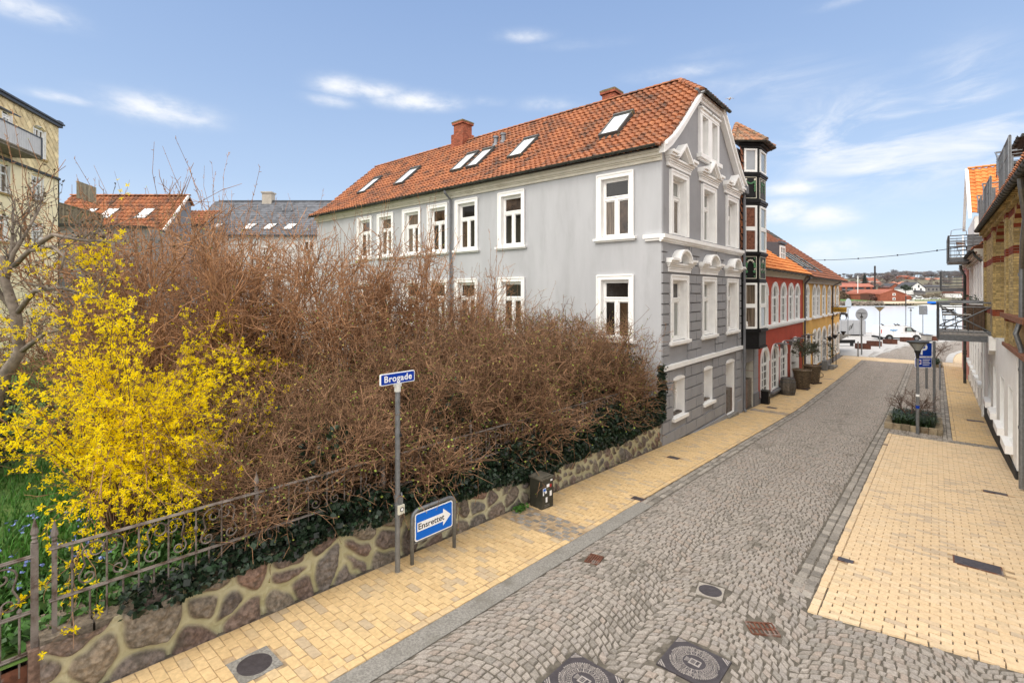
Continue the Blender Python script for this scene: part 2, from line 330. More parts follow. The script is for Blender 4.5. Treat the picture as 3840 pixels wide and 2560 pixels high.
MAN = [(-2.06, 5.54, .33), (-2.82, 4.44, .33)]                       # big square manhole frames (x, y, half size)
HATCH = []                                                            # (x, y, half x, half y)
def g_at(px, py):
    r = ray(px, py); lo, hi = .5, 300.0
    for _ in range(50):
        m = (lo + hi) / 2
        if r[2] * m > zgf(r[1] * m): lo = m
        else: hi = m
    return r * lo
for (px, py, hx, hy) in [(2526, 1718, .15, .11), (2393, 1873, .13, .09), (3665, 2122, .30, .19), (3171, 2105, .11, .08), (3732, 1850, .21, .10), (3657, 1579, .26, .17), (2895, 1530, .2, .16), (955, 2498, .21, .21), (3320, 1669, .07, .05)]:
    p = g_at(px, py); HATCH.append((p[0], p[1], hx, hy))
DRAIN = [(-2.44, 7.18, .19, .19), (-1.66, 6.77, .17, .14), (-4.12, 6.80, .12, .15)]
def keep_out(cx, cy, extra=0.03):
    k = np.ones(len(cx), bool)
    for (x, y, h) in MAN: k &= ~((abs(cx - x) < h + extra) & (abs(cy - y) < h + extra))
    for (x, y, hx, hy) in HATCH + DRAIN: k &= ~((abs(cx - x) < hx + extra) & (abs(cy - y) < hy + extra))
    return k
def pave(name, cells, m, gap=.008, bev=.008, h=.014, hvar=.004, jit=.004, keep=None, rnd=None):
    """cells: (N, 4, 2) quads in plan; each becomes one slightly domed, tilted stone."""
    c = np.asarray(cells, float); cen = c.mean(1); k = keep_out(cen[:, 0], cen[:, 1])
    if keep is not None: k &= keep(cen[:, 0], cen[:, 1])
    c, cen = c[k], cen[k]; n = len(c)
    if n == 0: return None
    size = np.sqrt(abs((c[:, 1] - c[:, 0])[:, 0] * (c[:, 3] - c[:, 0])[:, 1] - (c[:, 1] - c[:, 0])[:, 1] * (c[:, 3] - c[:, 0])[:, 0]))[:, None, None]
    d = cen[:, None] - c; ln = np.linalg.norm(d, axis=2, keepdims=True) + 1e-9
    lowp = c + d / ln * (gap * .7) + rng.normal(0, jit, (n, 4, 2)); top = lowp + d / ln * (bev * 1.4)
    zl = zg(lowp[..., 1]) - .012; zt = zg(top[..., 1]) + h + rng.normal(0, hvar, (n, 1)) + rng.normal(0, hvar * .4, (n, 4))
    v = np.empty((n, 8, 3)); v[:, :4, :2] = lowp; v[:, :4, 2] = zl; v[:, 4:, :2] = top; v[:, 4:, 2] = zt
    f0 = np.array([(4, 5, 6, 7), (0, 1, 5, 4), (1, 2, 6, 5), (2, 3, 7, 6), (3, 0, 4, 7)])
    F = (f0[None] + (np.arange(n) * 8)[:, None, None]).reshape(-1, 4)
    r = rng.random(n) if rnd is None else rnd(cen[:, 0], cen[:, 1])
    mb = MB(); mb.raw(v.reshape(-1, 3).tolist(), F.tolist(), np.repeat(r, 5)); return struct(mb, name, m)
def bricks(x0, x1, y0, y1, lx, ly, stagger=.5, along='x'):
    out = []
    ny = int(round((y1 - y0) / ly)); ly = (y1 - y0) / ny
    for j in range(ny):
        off = -lx * (stagger * (j % 2))
        a = x0 + off
        while a < x1 - 1e-4:
            p, q = max(a, x0), min(a + lx, x1)
            if q - p > .03: out.append(((p, y0 + j * ly), (q, y0 + j * ly), (q, y0 + (j + 1) * ly), (p, y0 + (j + 1) * ly)))
            a += lx
    return out
def arcs(x0, x1, y0, y1, ncol, sag, sx=.098, sy=.102):
    """rows of setts laid in shallow segmental arcs, each row running the whole width"""
    W = (x1 - x0) / ncol; out = []
    f = lambda u, v: (u, v + sag * (abs(math.sin(math.pi * (u - x0) / W)) ** .8 + .12 * math.sin(v * .9 + u)))
    for j in range(int((y1 - y0 + sag) / sy) + 4):
        v0 = y0 - sag * 1.2 + j * sy; u = x0 - random.random() * sx * .9
        while u < x1 - .01:
            w = sx * random.uniform(.78, 1.34); p, q = max(u, x0), min(u + w, x1)
            if q - p > .035:
                cc = [f(p, v0), f(q, v0), f(q, v0 + sy), f(p, v0 + sy)]
                if y0 <= sum(z[1] for z in cc) / 4 <= y1: out.append(cc)
            u += w
    return out
sand_m = mat('paving_joint_sand', (.36, .26, .155), .98, .3, 9, .3, 70)
def bedding(x0, x1, y0, y1, name):
    mb = MB(); n = int((y1 - y0) / 1.0) + 1; V = [(x, y, zgf(y) + .0155) for y in np.linspace(y0, y1, n) for x in (x0, x1)]
    mb.add(V, [(2 * i, 2 * i + 1, 2 * i + 3, 2 * i + 2) for i in range(n - 1)]); return struct(mb, name, sand_m)
bedding(-6.28, -4.72, .2, 50.3, 'pavement_bed_left'); bedding(-1.3, 3.2, 8.5, 22.4, 'pavement_bed_right'); bedding(.45, 1.62, 23.0, 50.3, 'footway_bed')
edge_y = lambda x: 7.61 + .196 * (x + 1.28)
big = lambda cx, cy: np.clip(.5 + .5 * np.sin(cx * 2.1 + 1.7 * np.sin(cy * .9)) * np.cos(cy * .55 + cx) * .5 + rng.normal(0, .26, len(cx)), 0, 1)
pave('road', arcs(-4.42, -1.64, 6.9, 50.3, 2, .30), sett_m, gap=.007, bev=.010, h=.012, hvar=.0028, jit=.005, rnd=big)
pave('road_junction', arcs(-4.42, 3.6, 1.2, 8.6, 5, .36), sett_m, gap=.007, bev=.011, h=.013, hvar=.003, jit=.006, rnd=big,
     keep=lambda cx, cy: ~((cx < -1.64) & (cy > 6.9)) & (cy < np.where(cx < -1.36, 99, edge_y(cx) - .03)))
ed = bricks(-1.62, -1.32, 8.0, 50.3, .15, .19, 0)
pave('road_edging', ed + bricks(-4.70, -4.44, 9.6, 50.3, .13, .2, 0), sett_dark, gap=.012, bev=.012, h=.016, hvar=.004)
mb = MB(); mb.fr = ID
n = 24
for i in range(n):
    a, b = .6 + i * 9.0 / n, .6 + (i + 1) * 9.0 / n
    mb.quad((-4.72, a, zgf(a) + .012), (-4.43, a, zgf(a) + .008), (-4.43, b, zgf(b) + .008), (-4.72, b, zgf(b) + .012))
struct(mb, 'gutter_strip', concrete)
wl = lambda cx, cy: ~(((cy > 6.95) & (cy < 7.72)) | ((cy > 23.1) & (cy < 23.75)) | ((cy > 36.6) & (cy < 36.95)))
pave('pavement_left', bricks(-6.27, -4.83, .2, 50.3, .225, .112), clink_old, gap=.005, bev=.004, h=.022, hvar=.0022, jit=.0025, keep=wl, rnd=big)
pave('pavement_left_border', bricks(-4.82, -4.72, .2, 50.3, .1, .22, 0), clink_old, gap=.005, bev=.004, h=.022, hvar=.002, keep=wl)
pave('sett_crossing_strips', bricks(-6.25, -4.73, 6.96, 7.71, .17, .125) + bricks(-6.2, -4.73, 23.12, 23.74, .16, .12) + bricks(-6.2, -4.73, 36.62, 36.94, .16, .11) +
     bricks(-1.32, 1.62, 22.42, 22.98, .15, .11) + bricks(.44, 1.6, 36.6, 36.9, .15, .1), sett_dark, gap=.012, bev=.012, h=.018, hvar=.004)
wr = lambda cx, cy: (cy > edge_y(cx) + .12)
pave('pavement_right', bricks(-1.19, 3.2, 7.4, 22.4, .225, .112), clink, gap=.005, bev=.004, h=.024, hvar=.002, jit=.0022, keep=wr, rnd=big)
bc = [((-1.31, y), (-1.20, y), (-1.20, y + .215), (-1.31, y + .215)) for y in np.arange(7.62, 22.3, .215)]
bc += [((x, edge_y(x)), (x + .225, edge_y(x + .225)), (x + .225, edge_y(x + .225) + .105), (x, edge_y(x) + .105)) for x in np.arange(-1.19, 3.1, .225)]
pave('pavement_right_border', bc, clink, gap=.005, bev=.004, h=.026, hvar=.002)
pave('footway_right', bricks(.56, 1.62, 23.0, 50.3, .225, .112), clink_old, gap=.005, bev=.004, h=.022, hvar=.0022, rnd=big, keep=lambda cx, cy: ~((cy > 36.6) & (cy < 36.92)))
pave('footway_right_border', bricks(.45, .55, 23.0, 50.3, .1, .22, 0), clink_old, gap=.005, bev=.004, h=.022)
pave('parking_setts', arcs(-1.32, .18, 23.0, 50.3, 1, .22), sett_m, gap=.010, bev=.013, h=.016, hvar=.005, jit=.006, rnd=big)
pave('parking_edging', bricks(.18, .44, 23.0, 50.3, .13, .19, 0), sett_dark, gap=.012, bev=.012, h=.016)
pave('street_end_band', bricks(-6.3, 1.7, 50.4, 53.2, .32, .16), clink, gap=.006, bev=.004, h=.02, hvar=.002)
kl = np.array([(-4.11, 53.2), (-3.85, 58), (-3.3, 64), (-2.64, 70), (-1.7, 75), (-.54, 79), (2.37, 87), (9, 93), (30, 96)])
kr = np.array([(.59, 53.2), (.72, 58), (.99, 62.6), (1.89, 68.2), (3.6, 73), (6.5, 78), (12, 81), (30, 83)])
def strip_poly(a, b, m=40):
    ta = np.linspace(0, len(a) - 1, m); tb = np.linspace(0, len(b) - 1, m)
    I = lambda q, t: np.stack([np.interp(t, np.arange(len(q)), q[:, 0]), np.interp(t, np.arange(len(q)), q[:, 1])], 1)
    return I(a, ta), I(b, tb)
a, b = strip_poly(kl, kr, 60); cells = []
for i in range(59):
    for j in range(14):
        e, f = j / 14, (j + 1) / 14
        cells.append((a[i] * (1 - e) + b[i] * e, a[i] * (1 - f) + b[i] * f, a[i + 1] * (1 - f) + b[i + 1] * f, a[i + 1] * (1 - e) + b[i + 1] * e))
sub = []
for q in cells:
    q = np.array(q)
    for u in range(3):
        for w in range(4):
            l = lambda s_, t_: (q[0] * (1 - s_) + q[1] * s_) * (1 - t_) + (q[3] * (1 - s_) + q[2] * s_) * t_
            sub.append((l(u / 3, w / 4), l((u + 1) / 3, w / 4), l((u + 1) / 3, (w + 1) / 4), l(u / 3, (w + 1) / 4)))
pave('harbour_road', np.array(sub)[:, [0, 1, 2, 3]], sett_m, gap=.012, bev=.014, h=.014, hvar=.004, jit=.008)
def ribbon(line, w, z0, z1, name, m, side=1):
    mb = MB(); L_ = []
    for i in range(len(line)):
        d = line[min(i + 1, len(line) - 1)] - line[max(i - 1, 0)]; d = d / np.linalg.norm(d); nn = np.array((-d[1], d[0])) * side
        L_.append((line[i], line[i] + nn * w))
    for i in range(len(L_) - 1):
        (p, q), (p2, q2) = L_[i], L_[i + 1]
        zz = lambda v, z: (v[0], v[1], zgf(v[1]) + z)
        mb.add([zz(p, z0), zz(q, z0), zz(q2, z0), zz(p2, z0), zz(p, z1), zz(q, z1), zz(q2, z1), zz(p2, z1)], [(4, 5, 6, 7), (0, 1, 5, 4), (1, 2, 6, 5), (2, 3, 7, 6), (3, 0, 4, 7)])
    return struct(mb, name, m)
ribbon(a, .32, -.02, .07, 'kerb', kerb_m, 1)
ribbon(b, .45, -.02, .06, 'kerb_curved', kerb_m, -1)
mb = MB()
pl = [c for c in bricks(-34, 34, 53.3, 99.4, 1.2, .6)]
def in_plaza(cx, cy):
    xl = np.interp(cy, kl[:, 1], kl[:, 0]) - .34
    return (cx < xl) | (cy > 96.2)
pave('plaza', pl, plaza_m, gap=.006, bev=.004, h=.03, hvar=.001, jit=0, keep=in_plaza)
pr = bricks(.6, 9, 53.2, 84, .225, .112)
pave('footway_corner', pr, clink, gap=.004, bev=.003, h=.03, hvar=.001, jit=0, keep=lambda cx, cy: cx > np.interp(cy, kr[:, 1], kr[:, 0]) + .46)
mb = MB(); mb.box(-200, 200, 99.4, 100.4, -9, zgf(100) + .10); mb.box(-200, 200, 98.2, 98.5, zgf(100) - .05, zgf(100) + .10); struct(mb, 'quay_edge', kerb_m)
# water and the far shore
wm = mat('sky_painted_water', (.62, .66, .70), .2, .03, .25, .35, 1.2, spec=.5, stretch=(.35, 1, 1))  # sky reflection painted in as a pale, even base colour
mb = MB(); mb.quad((-900, 100.0, -7.5), (900, 100.0, -7.5), (900, 372, -7.5), (-900, 372, -7.5)); struct(mb, 'water', wm)
hill_m = mat('far_hillside', (.13, .115, .075), .95, .35, .02, col2=(.10, .13, .05), c2scale=.02, c2lo=.55, c2hi=.7)
prof_h = prof = [(360, -7.9), (363, -6.2), (385, -5.9), (420, -5), (463, -3.2), (535, 4.5), (598, 8), (697, 14), (797, 18.5), (971, 21), (1600, 22), (2600, 10)]
xs2 = np.linspace(-1500, 1800, 34); mb = MB()
V = [(x, y, z + (1.0 * math.sin(x * .011 + y * .004) if y > 430 else 0)) for y, z in prof for x in xs2]; nx = len(xs2)
mb.add(V, [(j * nx + i, j * nx + i + 1, (j + 1) * nx + i + 1, (j + 1) * nx + i) for j in range(len(prof) - 1) for i in range(nx - 1)])
o = struct(mb, 'hills', hill_m); o.data.polygons.foreach_set('use_smooth', [True] * len(o.data.polygons))
# garden soil and lawn behind the wall
def zgard(y): return -3.42 - .035 * max(0.0, min(y, 15) - 2)
mb = MB(); ys = np.arange(-12, 14.4, 1.1); xg = np.concatenate([np.arange(-60, -14, 6), np.arange(-14, -6.5, 1.1), [-6.42]]); nx = len(xg)
V = [(x, y, zgard(y) + .10 * math.sin(x * 1.3 + y) * (x < -7)) for y in ys for x in xg]
mb.add(V, [(j * nx + i, j * nx + i + 1, (j + 1) * nx + i + 1, (j + 1) * nx + i) for j in range(len(ys) - 1) for i in range(nx - 1)])
struct(mb, 'garden_lawn', lawn_m)
mb = MB(); mb.quad((-90, 14.3, -4.2), (-6.4, 14.3, -4.2), (-6.4, 60, -4.2), (-90, 60, -4.2)); struct(mb, 'courtyard_ground', dirt)
# ---- iron covers set in the paving
def manhole(x, y):
    z = zgf(y); t = thing('manhole_cover', 'x', 'manhole', (x, y, z)); local(t)
    sl = -.0556
    fr = Fr((0, 0, .012), (1, 0, 0), (0, 1, sl), (0, -sl, 1))
    mb = MB(fr); h = .31; mb.prism([(-h, -h), (h, -h), (h, h), (-h, h)], -.03, .006); mb.build('frame', cast_iron, t)
    mb = MB(fr); c24 = [(math.cos(2 * math.pi * i / 40), math.sin(2 * math.pi * i / 40)) for i in range(40)]
    mb.prism([(.285 * a, .285 * b) for a, b in c24], .006, .009); lid = mb.build('lid', cast_iron, t)
    mb = MB(fr)
    def ring(r0, r1, a0, a1, k=8):
        A = [a0 + (a1 - a0) * i / k for i in range(k + 1)]
        mb.prism([(r0 * math.cos(q), r0 * math.sin(q)) for q in A] + [(r1 * math.cos(q), r1 * math.sin(q)) for q in reversed(A)], .009, .013)
    for i in range(64):
        if i % 16 > 2: q = 2 * math.pi * i / 64; ring(.252, .266, q, q + .05, 1)
    ring(.247, .250, 0, 6.283, 40)
    for (r0, r1, m_) in ((.195, .238, 20), (.125, .185, 16)):
        for i in range(m_):
            q = 2 * math.pi * i / m_; w = 2 * math.pi / m_ * .84; e = .005
            ring(r0, r0 + e, q, q + w, 3); ring(r1 - e, r1, q, q + w, 3); ring(r0, r1, q, q + .004 / r1, 1); ring(r0, r1, q + w - .004 / r1, q + w, 1)
            for s_ in ((.32, .68)):
                if m_ == 20: cx, cy, = (r0 + r1) / 2 * math.cos(q + w * s_), (r0 + r1) / 2 * math.sin(q + w * s_)
                else: rr = r0 + (r1 - r0) * s_; cx, cy = rr * math.cos(q + w / 2), rr * math.sin(q + w / 2)
                mb.prism([(cx + .0085 * a, cy + .0085 * b) for a, b in c24[::4]], .009, .013)
    # plain shield in the middle: a plaque with a small gate and stripes
    mb.prism([(-.055, -.05), (.07, -.05), (.07, .05), (-.055, .05)], .009, .0115)
    for i in range(4): mb.prism([(-.10 + i * .011, -.04 + .004 * i), (-.095 + i * .011, -.04 + .004 * i), (-.095 + i * .011, .04 - .004 * i), (-.10 + i * .011, .04 - .004 * i)], .009, .013)
    for sx in (-1, 1):                     # corner panels of the frame
        for sy in (-1, 1):
            for k in range(3):
                a = .292 - k * .034; pts = [(sx * a, sy * (.30)), (sx * .30, sy * a)]
                w = .018
                mb.prism([(sx * (a - w), sy * .298), (sx * a, sy * .298), (sx * .298, sy * a), (sx * .298, sy * (a - w))], .006, .0095)
    mb.build('relief', cast_worn, lid)
    mb = MB(fr)
    for i in range(3): mb.prism([(-.035, -.028 + i * .022), (.01, -.028 + i * .022), (.01, -.016 + i * .022), (-.035, -.016 + i * .022)], .0115, .0135)
    mb.prism([(.02, -.03), (.05, -.034), (.056, .03), (.024, .034)], .0115, .0135); mb.build('plaque', cast_iron, lid)
    return t
m1 = manhole(*MAN[0][:2]); m1['label'] = 'square framed round iron manhole cover nearer the drain grate, fully in view'; m1['group'] = 'ornate manhole covers'
m2 = copy_tree(m1, (MAN[1][0], MAN[1][1], zgf(MAN[1][1])), label='square framed round iron manhole cover cut off by the bottom of the photo')
def cover(x, y, hx, hy, label, rz=0, round_=False, ringm=None):
    t = thing('access_cover', label, 'access cover', (x, y, zgf(y)), 'flat iron covers in the paving', rz); local(t)
    fr = Fr((0, 0, .026), (1, 0, 0), (0, 1, -.0556), (0, .0556, 1)); mb = MB(fr)
    mb.prism([(-hx, -hy), (hx, -hy), (hx, hy), (-hx, hy)], -.04, .0); mb.build('frame', concrete if round_ else rusty, t)
    mb = MB(fr); h2 = .85
    if round_:
        for rr in (.17, .14, .11, .08, .05):
            pts = [(rr * math.cos(2 * math.pi * i / 28), rr * math.sin(2 * math.pi * i / 28)) for i in range(28)]
            mb.prism(pts, 0, .002 + (.17 - rr) * .03)
    else:
        mb.prism([(-hx * .93, -hy * .9), (hx * .93, -hy * .9), (hx * .93, hy * .9), (-hx * .93, hy * .9)], 0, .003)
        for i in range(5):
            k = (i + 1) / 6
            pts = [(hx * .8 * k * math.cos(2 * math.pi * j / 24), hy * .8 * k * math.sin(2 * math.pi * j / 24)) for j in range(24)]
            mb.prism(pts, .003, .0034 + .0008 * (5 - i))
    mb.build('lid', cast_iron, t); return t
labs = ['small iron cover on the yellow pavement below the stone wall end', 'small iron cover at the outer edge of the pavement past the cable cabinet', 'large rectangular ribbed iron cover in the wide yellow paving', 'small dark iron plate at the kerb side of the wide yellow paving',
        'long narrow iron cover in the yellow paving near the white house plinth', 'dark iron cover on the narrow pavement beside the black plinth', 'iron cover on the pavement before the gateway under the black oriel', 'round worn cover in a square concrete frame by the boulder wall', 'tiny iron cover at the far corner of the wide yellow paving']
for (x, y, hx, hy), lb in zip(HATCH, labs): cover(x, y, hx, hy, lb, round_='round worn' in lb)
def grate(x, y, hx, hy, label, rz):
    t = thing('drain_grate', label, 'drain grate', (x, y, zgf(y)), 'drain grates in the cobbles', rz); local(t)
    fr = Fr((0, 0, .01), (1, 0, 0), (0, 1, -.0556), (0, .0556, 1))
    mb = MB(fr); mb.quad((-hx, -hy, -.02), (hx, -hy, -.02), (hx, hy, -.02), (-hx, hy, -.02)); mb.build('pit', black_plain, t)
    mb = MB(fr); w = .018
    for a in (-hx, hx - w): mb.prism([(a, -hy), (a + w, -hy), (a + w, hy), (a, hy)], -.03, .008)
    for b_ in (-hy, hy - w): mb.prism([(-hx + w, b_), (hx - w, b_), (hx - w, b_ + w), (-hx + w, b_ + w)], -.03, .008)
    k = 6
    for i in range(1, k): c_ = -hx + 2 * hx * i / k; mb.prism([(c_ - .011, -hy + w), (c_ + .011, -hy + w), (c_ + .011, hy - w), (c_ - .011, hy - w)], -.02, .006)
    mb.prism([(-hx + w, -.01), (hx - w, -.01), (hx - w, .01), (-hx + w, .01)], -.018, .003)
    mb.build('grating', rusty, t); return t
grate(-1.66, 6.77, .17, .13, 'rusty drain grate in the cobbles by the yellow paving corner', .62)
grate(-4.12, 6.80, .11, .15, 'rusty drain grate in the cobbles beside the pavement gutter', .2)
t = thing('round_cover', 'small round iron cover with ring pattern in the middle of the cobbles', 'access cover', (-2.44, 7.18, zgf(7.18)), None, .2); local(t)
fr = Fr((0, 0, .012), (1, 0, 0), (0, 1, -.0556), (0, .0556, 1)); mb = MB(fr); mb.prism([(-.175, -.175), (.175, -.175), (.175, .175), (-.175, .175)], -.03, .002); mb.build('frame', sett_dark, t)
mb = MB(fr)
for i, rr in enumerate((.155, .13, .105, .08, .055, .03)):
    mb.prism([(rr * math.cos(2 * math.pi * j / 30), rr * math.sin(2 * math.pi * j / 30)) for j in range(30)], .002, .005 + .002 * (i % 2) + .0008 * i)
mb.build('lid', cast_iron, t)
# ---------------------------------------------------------------- building helpers
def wall_grid(mb, u0, u1, v0, v1, holes, n=0.0):
    us = sorted({u0, u1, *[h[0] for h in holes], *[h[1] for h in holes]}); vs = sorted({v0, v1, *[h[2] for h in holes], *[h[3] for h in holes]})
    us = [u for u in us if u0 <= u <= u1]; vs = [v for v in vs if v0 <= v <= v1]
    for i in range(len(us) - 1):
        for j in range(len(vs) - 1):
            cu, cv = (us[i] + us[i + 1]) / 2, (vs[j] + vs[j + 1]) / 2
            if any(h[0] < cu < h[1] and h[2] < cv < h[3] for h in holes): continue
            mb.quad((us[i], vs[j], n), (us[i + 1], vs[j], n), (us[i + 1], vs[j + 1], n), (us[i], vs[j + 1], n))
def frame_rect(mb, u0, u1, v0, v1, w, n0, n1, wb=None):   # a rectangular ring of four butted boards
    wb = w if wb is None else wb
    mb.box(u0, u0 + w, v0, v1, n0, n1); mb.box(u1 - w, u1, v0, v1, n0, n1)
    mb.box(u0 + w, u1 - w, v1 - w, v1, n0, n1)
    if wb > 0: mb.box(u0 + w, u1 - w, v0, v0 + wb, n0, n1)
def lining(mb, u0, u1, v0, v1, d0, d1, t=.012):           # the painted reveal of an opening
    mb.box(u0, u0 + t, v0, v1, d0, d1); mb.box(u1 - t, u1, v0, v1, d0, d1); mb.box(u0 + t, u1 - t, v1 - t, v1, d0, d1); mb.box(u0 + t, u1 - t, v0, v0 + t, d0, d1)
def dannebrog(fr, root, op, surround=.16, depth=.17, panes=None, trans=.66, proud=.055, sill=True, name='window', headless=False, sillw=.1, topsur=None):
    """A casement window with a transom light over two leaves: surround, reveal, sashes; panes and sill are its parts."""
    u0, u1, v0, v1 = op; mb = MB(fr)
    s = surround; ts = topsur or s
    mb.box(u0 - s, u0, v0 - .02, v1 + ts, 0, proud); mb.box(u1, u1 + s, v0 - .02, v1 + ts, 0, proud); mb.box(u0, u1, v1, v1 + ts, 0, proud)
    mb.box(u0 - s - .012, u0 - s + .03, v0 - .02, v1 + ts, proud, proud + .02); mb.box(u1 + s - .03, u1 + s + .012, v0 - .02, v1 + ts, proud, proud + .02); mb.box(u0 - s + .03, u1 + s - .03, v1 + ts - .045, v1 + ts + .012, proud, proud + .02)
    lining(mb, u0, u1, v0, v1, -depth, 0)
    a0, a1, b0, b1 = u0 + .012, u1 - .012, v0 + .012, v1 - .012; d0, d1 = -depth, -depth + .07
    frame_rect(mb, a0, a1, b0, b1, .06, d0, d1)
    vt = b0 + (b1 - b0) * trans; um = (a0 + a1) / 2
    mb.box(a0 + .06, a1 - .06, vt - .045, vt + .045, d0, d1 + .012)
    mb.box(a0 + .06, a1 - .06, vt + .045, vt + .06, d0, d1 + .03)
    mb.box(um - .055, um + .055, b0 + .06, vt - .045, d0, d1 + .012)
    cells = [(a0 + .06, um - .055, b0 + .06, vt - .045), (um + .055, a1 - .06, b0 + .06, vt - .045), (a0 + .06, a1 - .06, vt + .06, b1 - .06)]
    for c in cells: frame_rect(mb, *c, .035, d0 + .01, d1 - .015)
    w = mb.build(name, white, root)
    gl = panes or [glass, glass, glass]
    for c, g in zip(cells, gl):
        mb = MB(fr); mb.quad((c[0] + .035, c[2] + .035, d0 + .025), (c[1] - .035, c[2] + .035, d0 + .025), (c[1] - .035, c[3] - .035, d0 + .025), (c[0] + .035, c[3] - .035, d0 + .025)); mb.build('pane', g, w)
    if sill:
        mb = MB(fr); mb.prism([(u0 - s - .1, v0 - sillw), (u1 + s + .1, v0 - sillw), (u1 + s + .1, v0 - .025), (u0 - s - .1, v0 - .025)], 0, .14)
        mb.box(u0 - s - .05, u1 + s + .05, v0 - sillw - .05, v0 - sillw, 0, .075); mb.build('sill', white, w)
    return w
def pantiles(mb, prof, x0, x1, tw=.235, course=.34, up=.07, wave=.046, keep=None, along=None, seed=0, res=6):
    """Clay pantiles: prof = [(y, z)...] from eaves to ridge in the plane across the roof; x runs along the ridge.
    along(x, y, z) maps to world; each tile is a wave with a lip over the course below."""
    P = np.array(prof, float); sl = np.r_[0, np.cumsum(np.linalg.norm(np.diff(P, axis=0), axis=1))]
    nc = max(1, int(round(sl[-1] / course))); nt = max(1, int(round(abs(x1 - x0) / tw))); rg = np.random.default_rng(seed)
    nx = nt * res; X = np.linspace(x0, x1, nx + 1); ph = (np.arange(nx + 1) / res) % 1.0
    W = wave * (np.sin(2 * math.pi * ph) + .35 * np.sin(4 * math.pi * ph + .6))
    def pt(s): return np.array((np.interp(s, sl, P[:, 0]), np.interp(s, sl, P[:, 1])))
    allv = []; F = []; RR = []
    for c in range(nc):
        s0, s1 = sl[-1] * c / nc, sl[-1] * (c + 1) / nc
        a, b = pt(s0), pt(s1); d = (b - a) / np.linalg.norm(b - a); nrm = np.array((-d[1], d[0]))
        if nrm[1] < 0: nrm = -nrm
        jig = rg.normal(0, .005, nt + 1).repeat(res)[:nx + 1]
        rows = [(a - d * .03, -.012), (a - d * .045, up), (a + (b - a) * .5, up * .55), (b, .0)]
        base = len(allv) and sum(len(v) for v in allv)
        rv = []
        for k, (q, h) in enumerate(rows):
            hh = (h + W + jig) if k > 0 else (h + W * .6)
            y = q[0] + nrm[0] * hh; z = q[1] + nrm[1] * hh
            rv.append(np.stack([X, y, z], 1))
        allv += rv; rt = rg.random(nt)
        for k in range(3):
            for i in range(nx):
                cx = (X[i] + X[i + 1]) / 2; cz = (rows[k][0][1] + rows[k + 1][0][1]) / 2
                if keep is not None and not keep(cx, cz): continue
                F.append((base + k * (nx + 1) + i, base + k * (nx + 1) + i + 1, base + (k + 1) * (nx + 1) + i + 1, base + (k + 1) * (nx + 1) + i)); RR.append(rt[i // res])
    V = np.concatenate(allv)
    if along is not None: V = along(V)
    mb.raw(V.tolist(), F, RR)
def ridge_tiles(mb, p0, p1, r=.11, l=.34, up=0.0):
    p0, p1 = np.array(p0, float), np.array(p1, float); L_ = np.linalg.norm(p1 - p0); n = max(1, int(L_ / l)); d = (p1 - p0) / L_
    side = np.cross(d, (0, 0, 1)); side /= np.linalg.norm(side); upv = np.cross(side, d)
    for i in range(n):
        a = p0 + d * (L_ * i / n - .02); b = p0 + d * (L_ * (i + 1) / n + .03)
        V = []
        for q, rr, lift in ((a, r * 1.08, .012), (b, r * .92, 0.0)):
            for k in range(7):
                t = math.pi * k / 6
                V.append(q + side * rr * math.cos(t) + upv * (rr * .8 * math.sin(t) + lift + up - .03))
        F = [(k, k + 1, 8 + k, 7 + k) for k in range(6)] + [(6, 5, 4, 3, 2, 1, 0), (7, 8, 9, 10, 11, 12, 13)]
        mb.raw(V, F, [random.random()] * len(F))
def gutter(mb, p0, p1, r=.075, brackets=0.9):
    p0, p1 = np.array(p0, float), np.array(p1, float); d = (p1 - p0); L_ = np.linalg.norm(d); d /= L_
    side = np.cross(d, (0, 0, 1)); side /= np.linalg.norm(side)
    V = []; k = 9
    for q in (p0, p1):
        for rr in (r, r * .88):
            for i in range(k): t = math.pi + math.pi * i / (k - 1); V.append(q + side * rr * math.cos(t) + np.array((0, 0, 1)) * rr * math.sin(t))
    F = [(i, i + 1, 2 * k + i + 1, 2 * k + i) for i in range(k - 1)] + [(k + i + 1, k + i, 3 * k + i, 3 * k + i + 1) for i in range(k - 1)]
    F += [(i, k + i, k + i + 1, i + 1) for i in range(k - 1)] + [(2 * k + i + 1, 3 * k + i + 1, 3 * k + i, 2 * k + i) for i in range(k - 1)] + [(0, 2 * k, 3 * k, k), (k - 1, 2 * k - 1, 4 * k - 1, 3 * k - 1)]
    mb.raw(V, F)
    nb = int(L_ / brackets)
    for i in range(nb + 1):
        q = p0 + d * L_ * (i + .5) / (nb + 1); pts = [q + side * (r + .008) * math.cos(t) + np.array((0, 0, 1)) * (r + .008) * math.sin(t) for t in [math.pi + math.pi * j / 6 for j in range(7)]]
        mb.tube(pts, .011, 4)
def moulding(mb, u0, u1, steps):                     # stacked horizontal profile: (v0, v1, proud)
    for v0, v1, n1 in steps: mb.box(u0, u1, v0, v1, 0, n1)
def brickwork(mb, fr_pts, rows, cols): pass

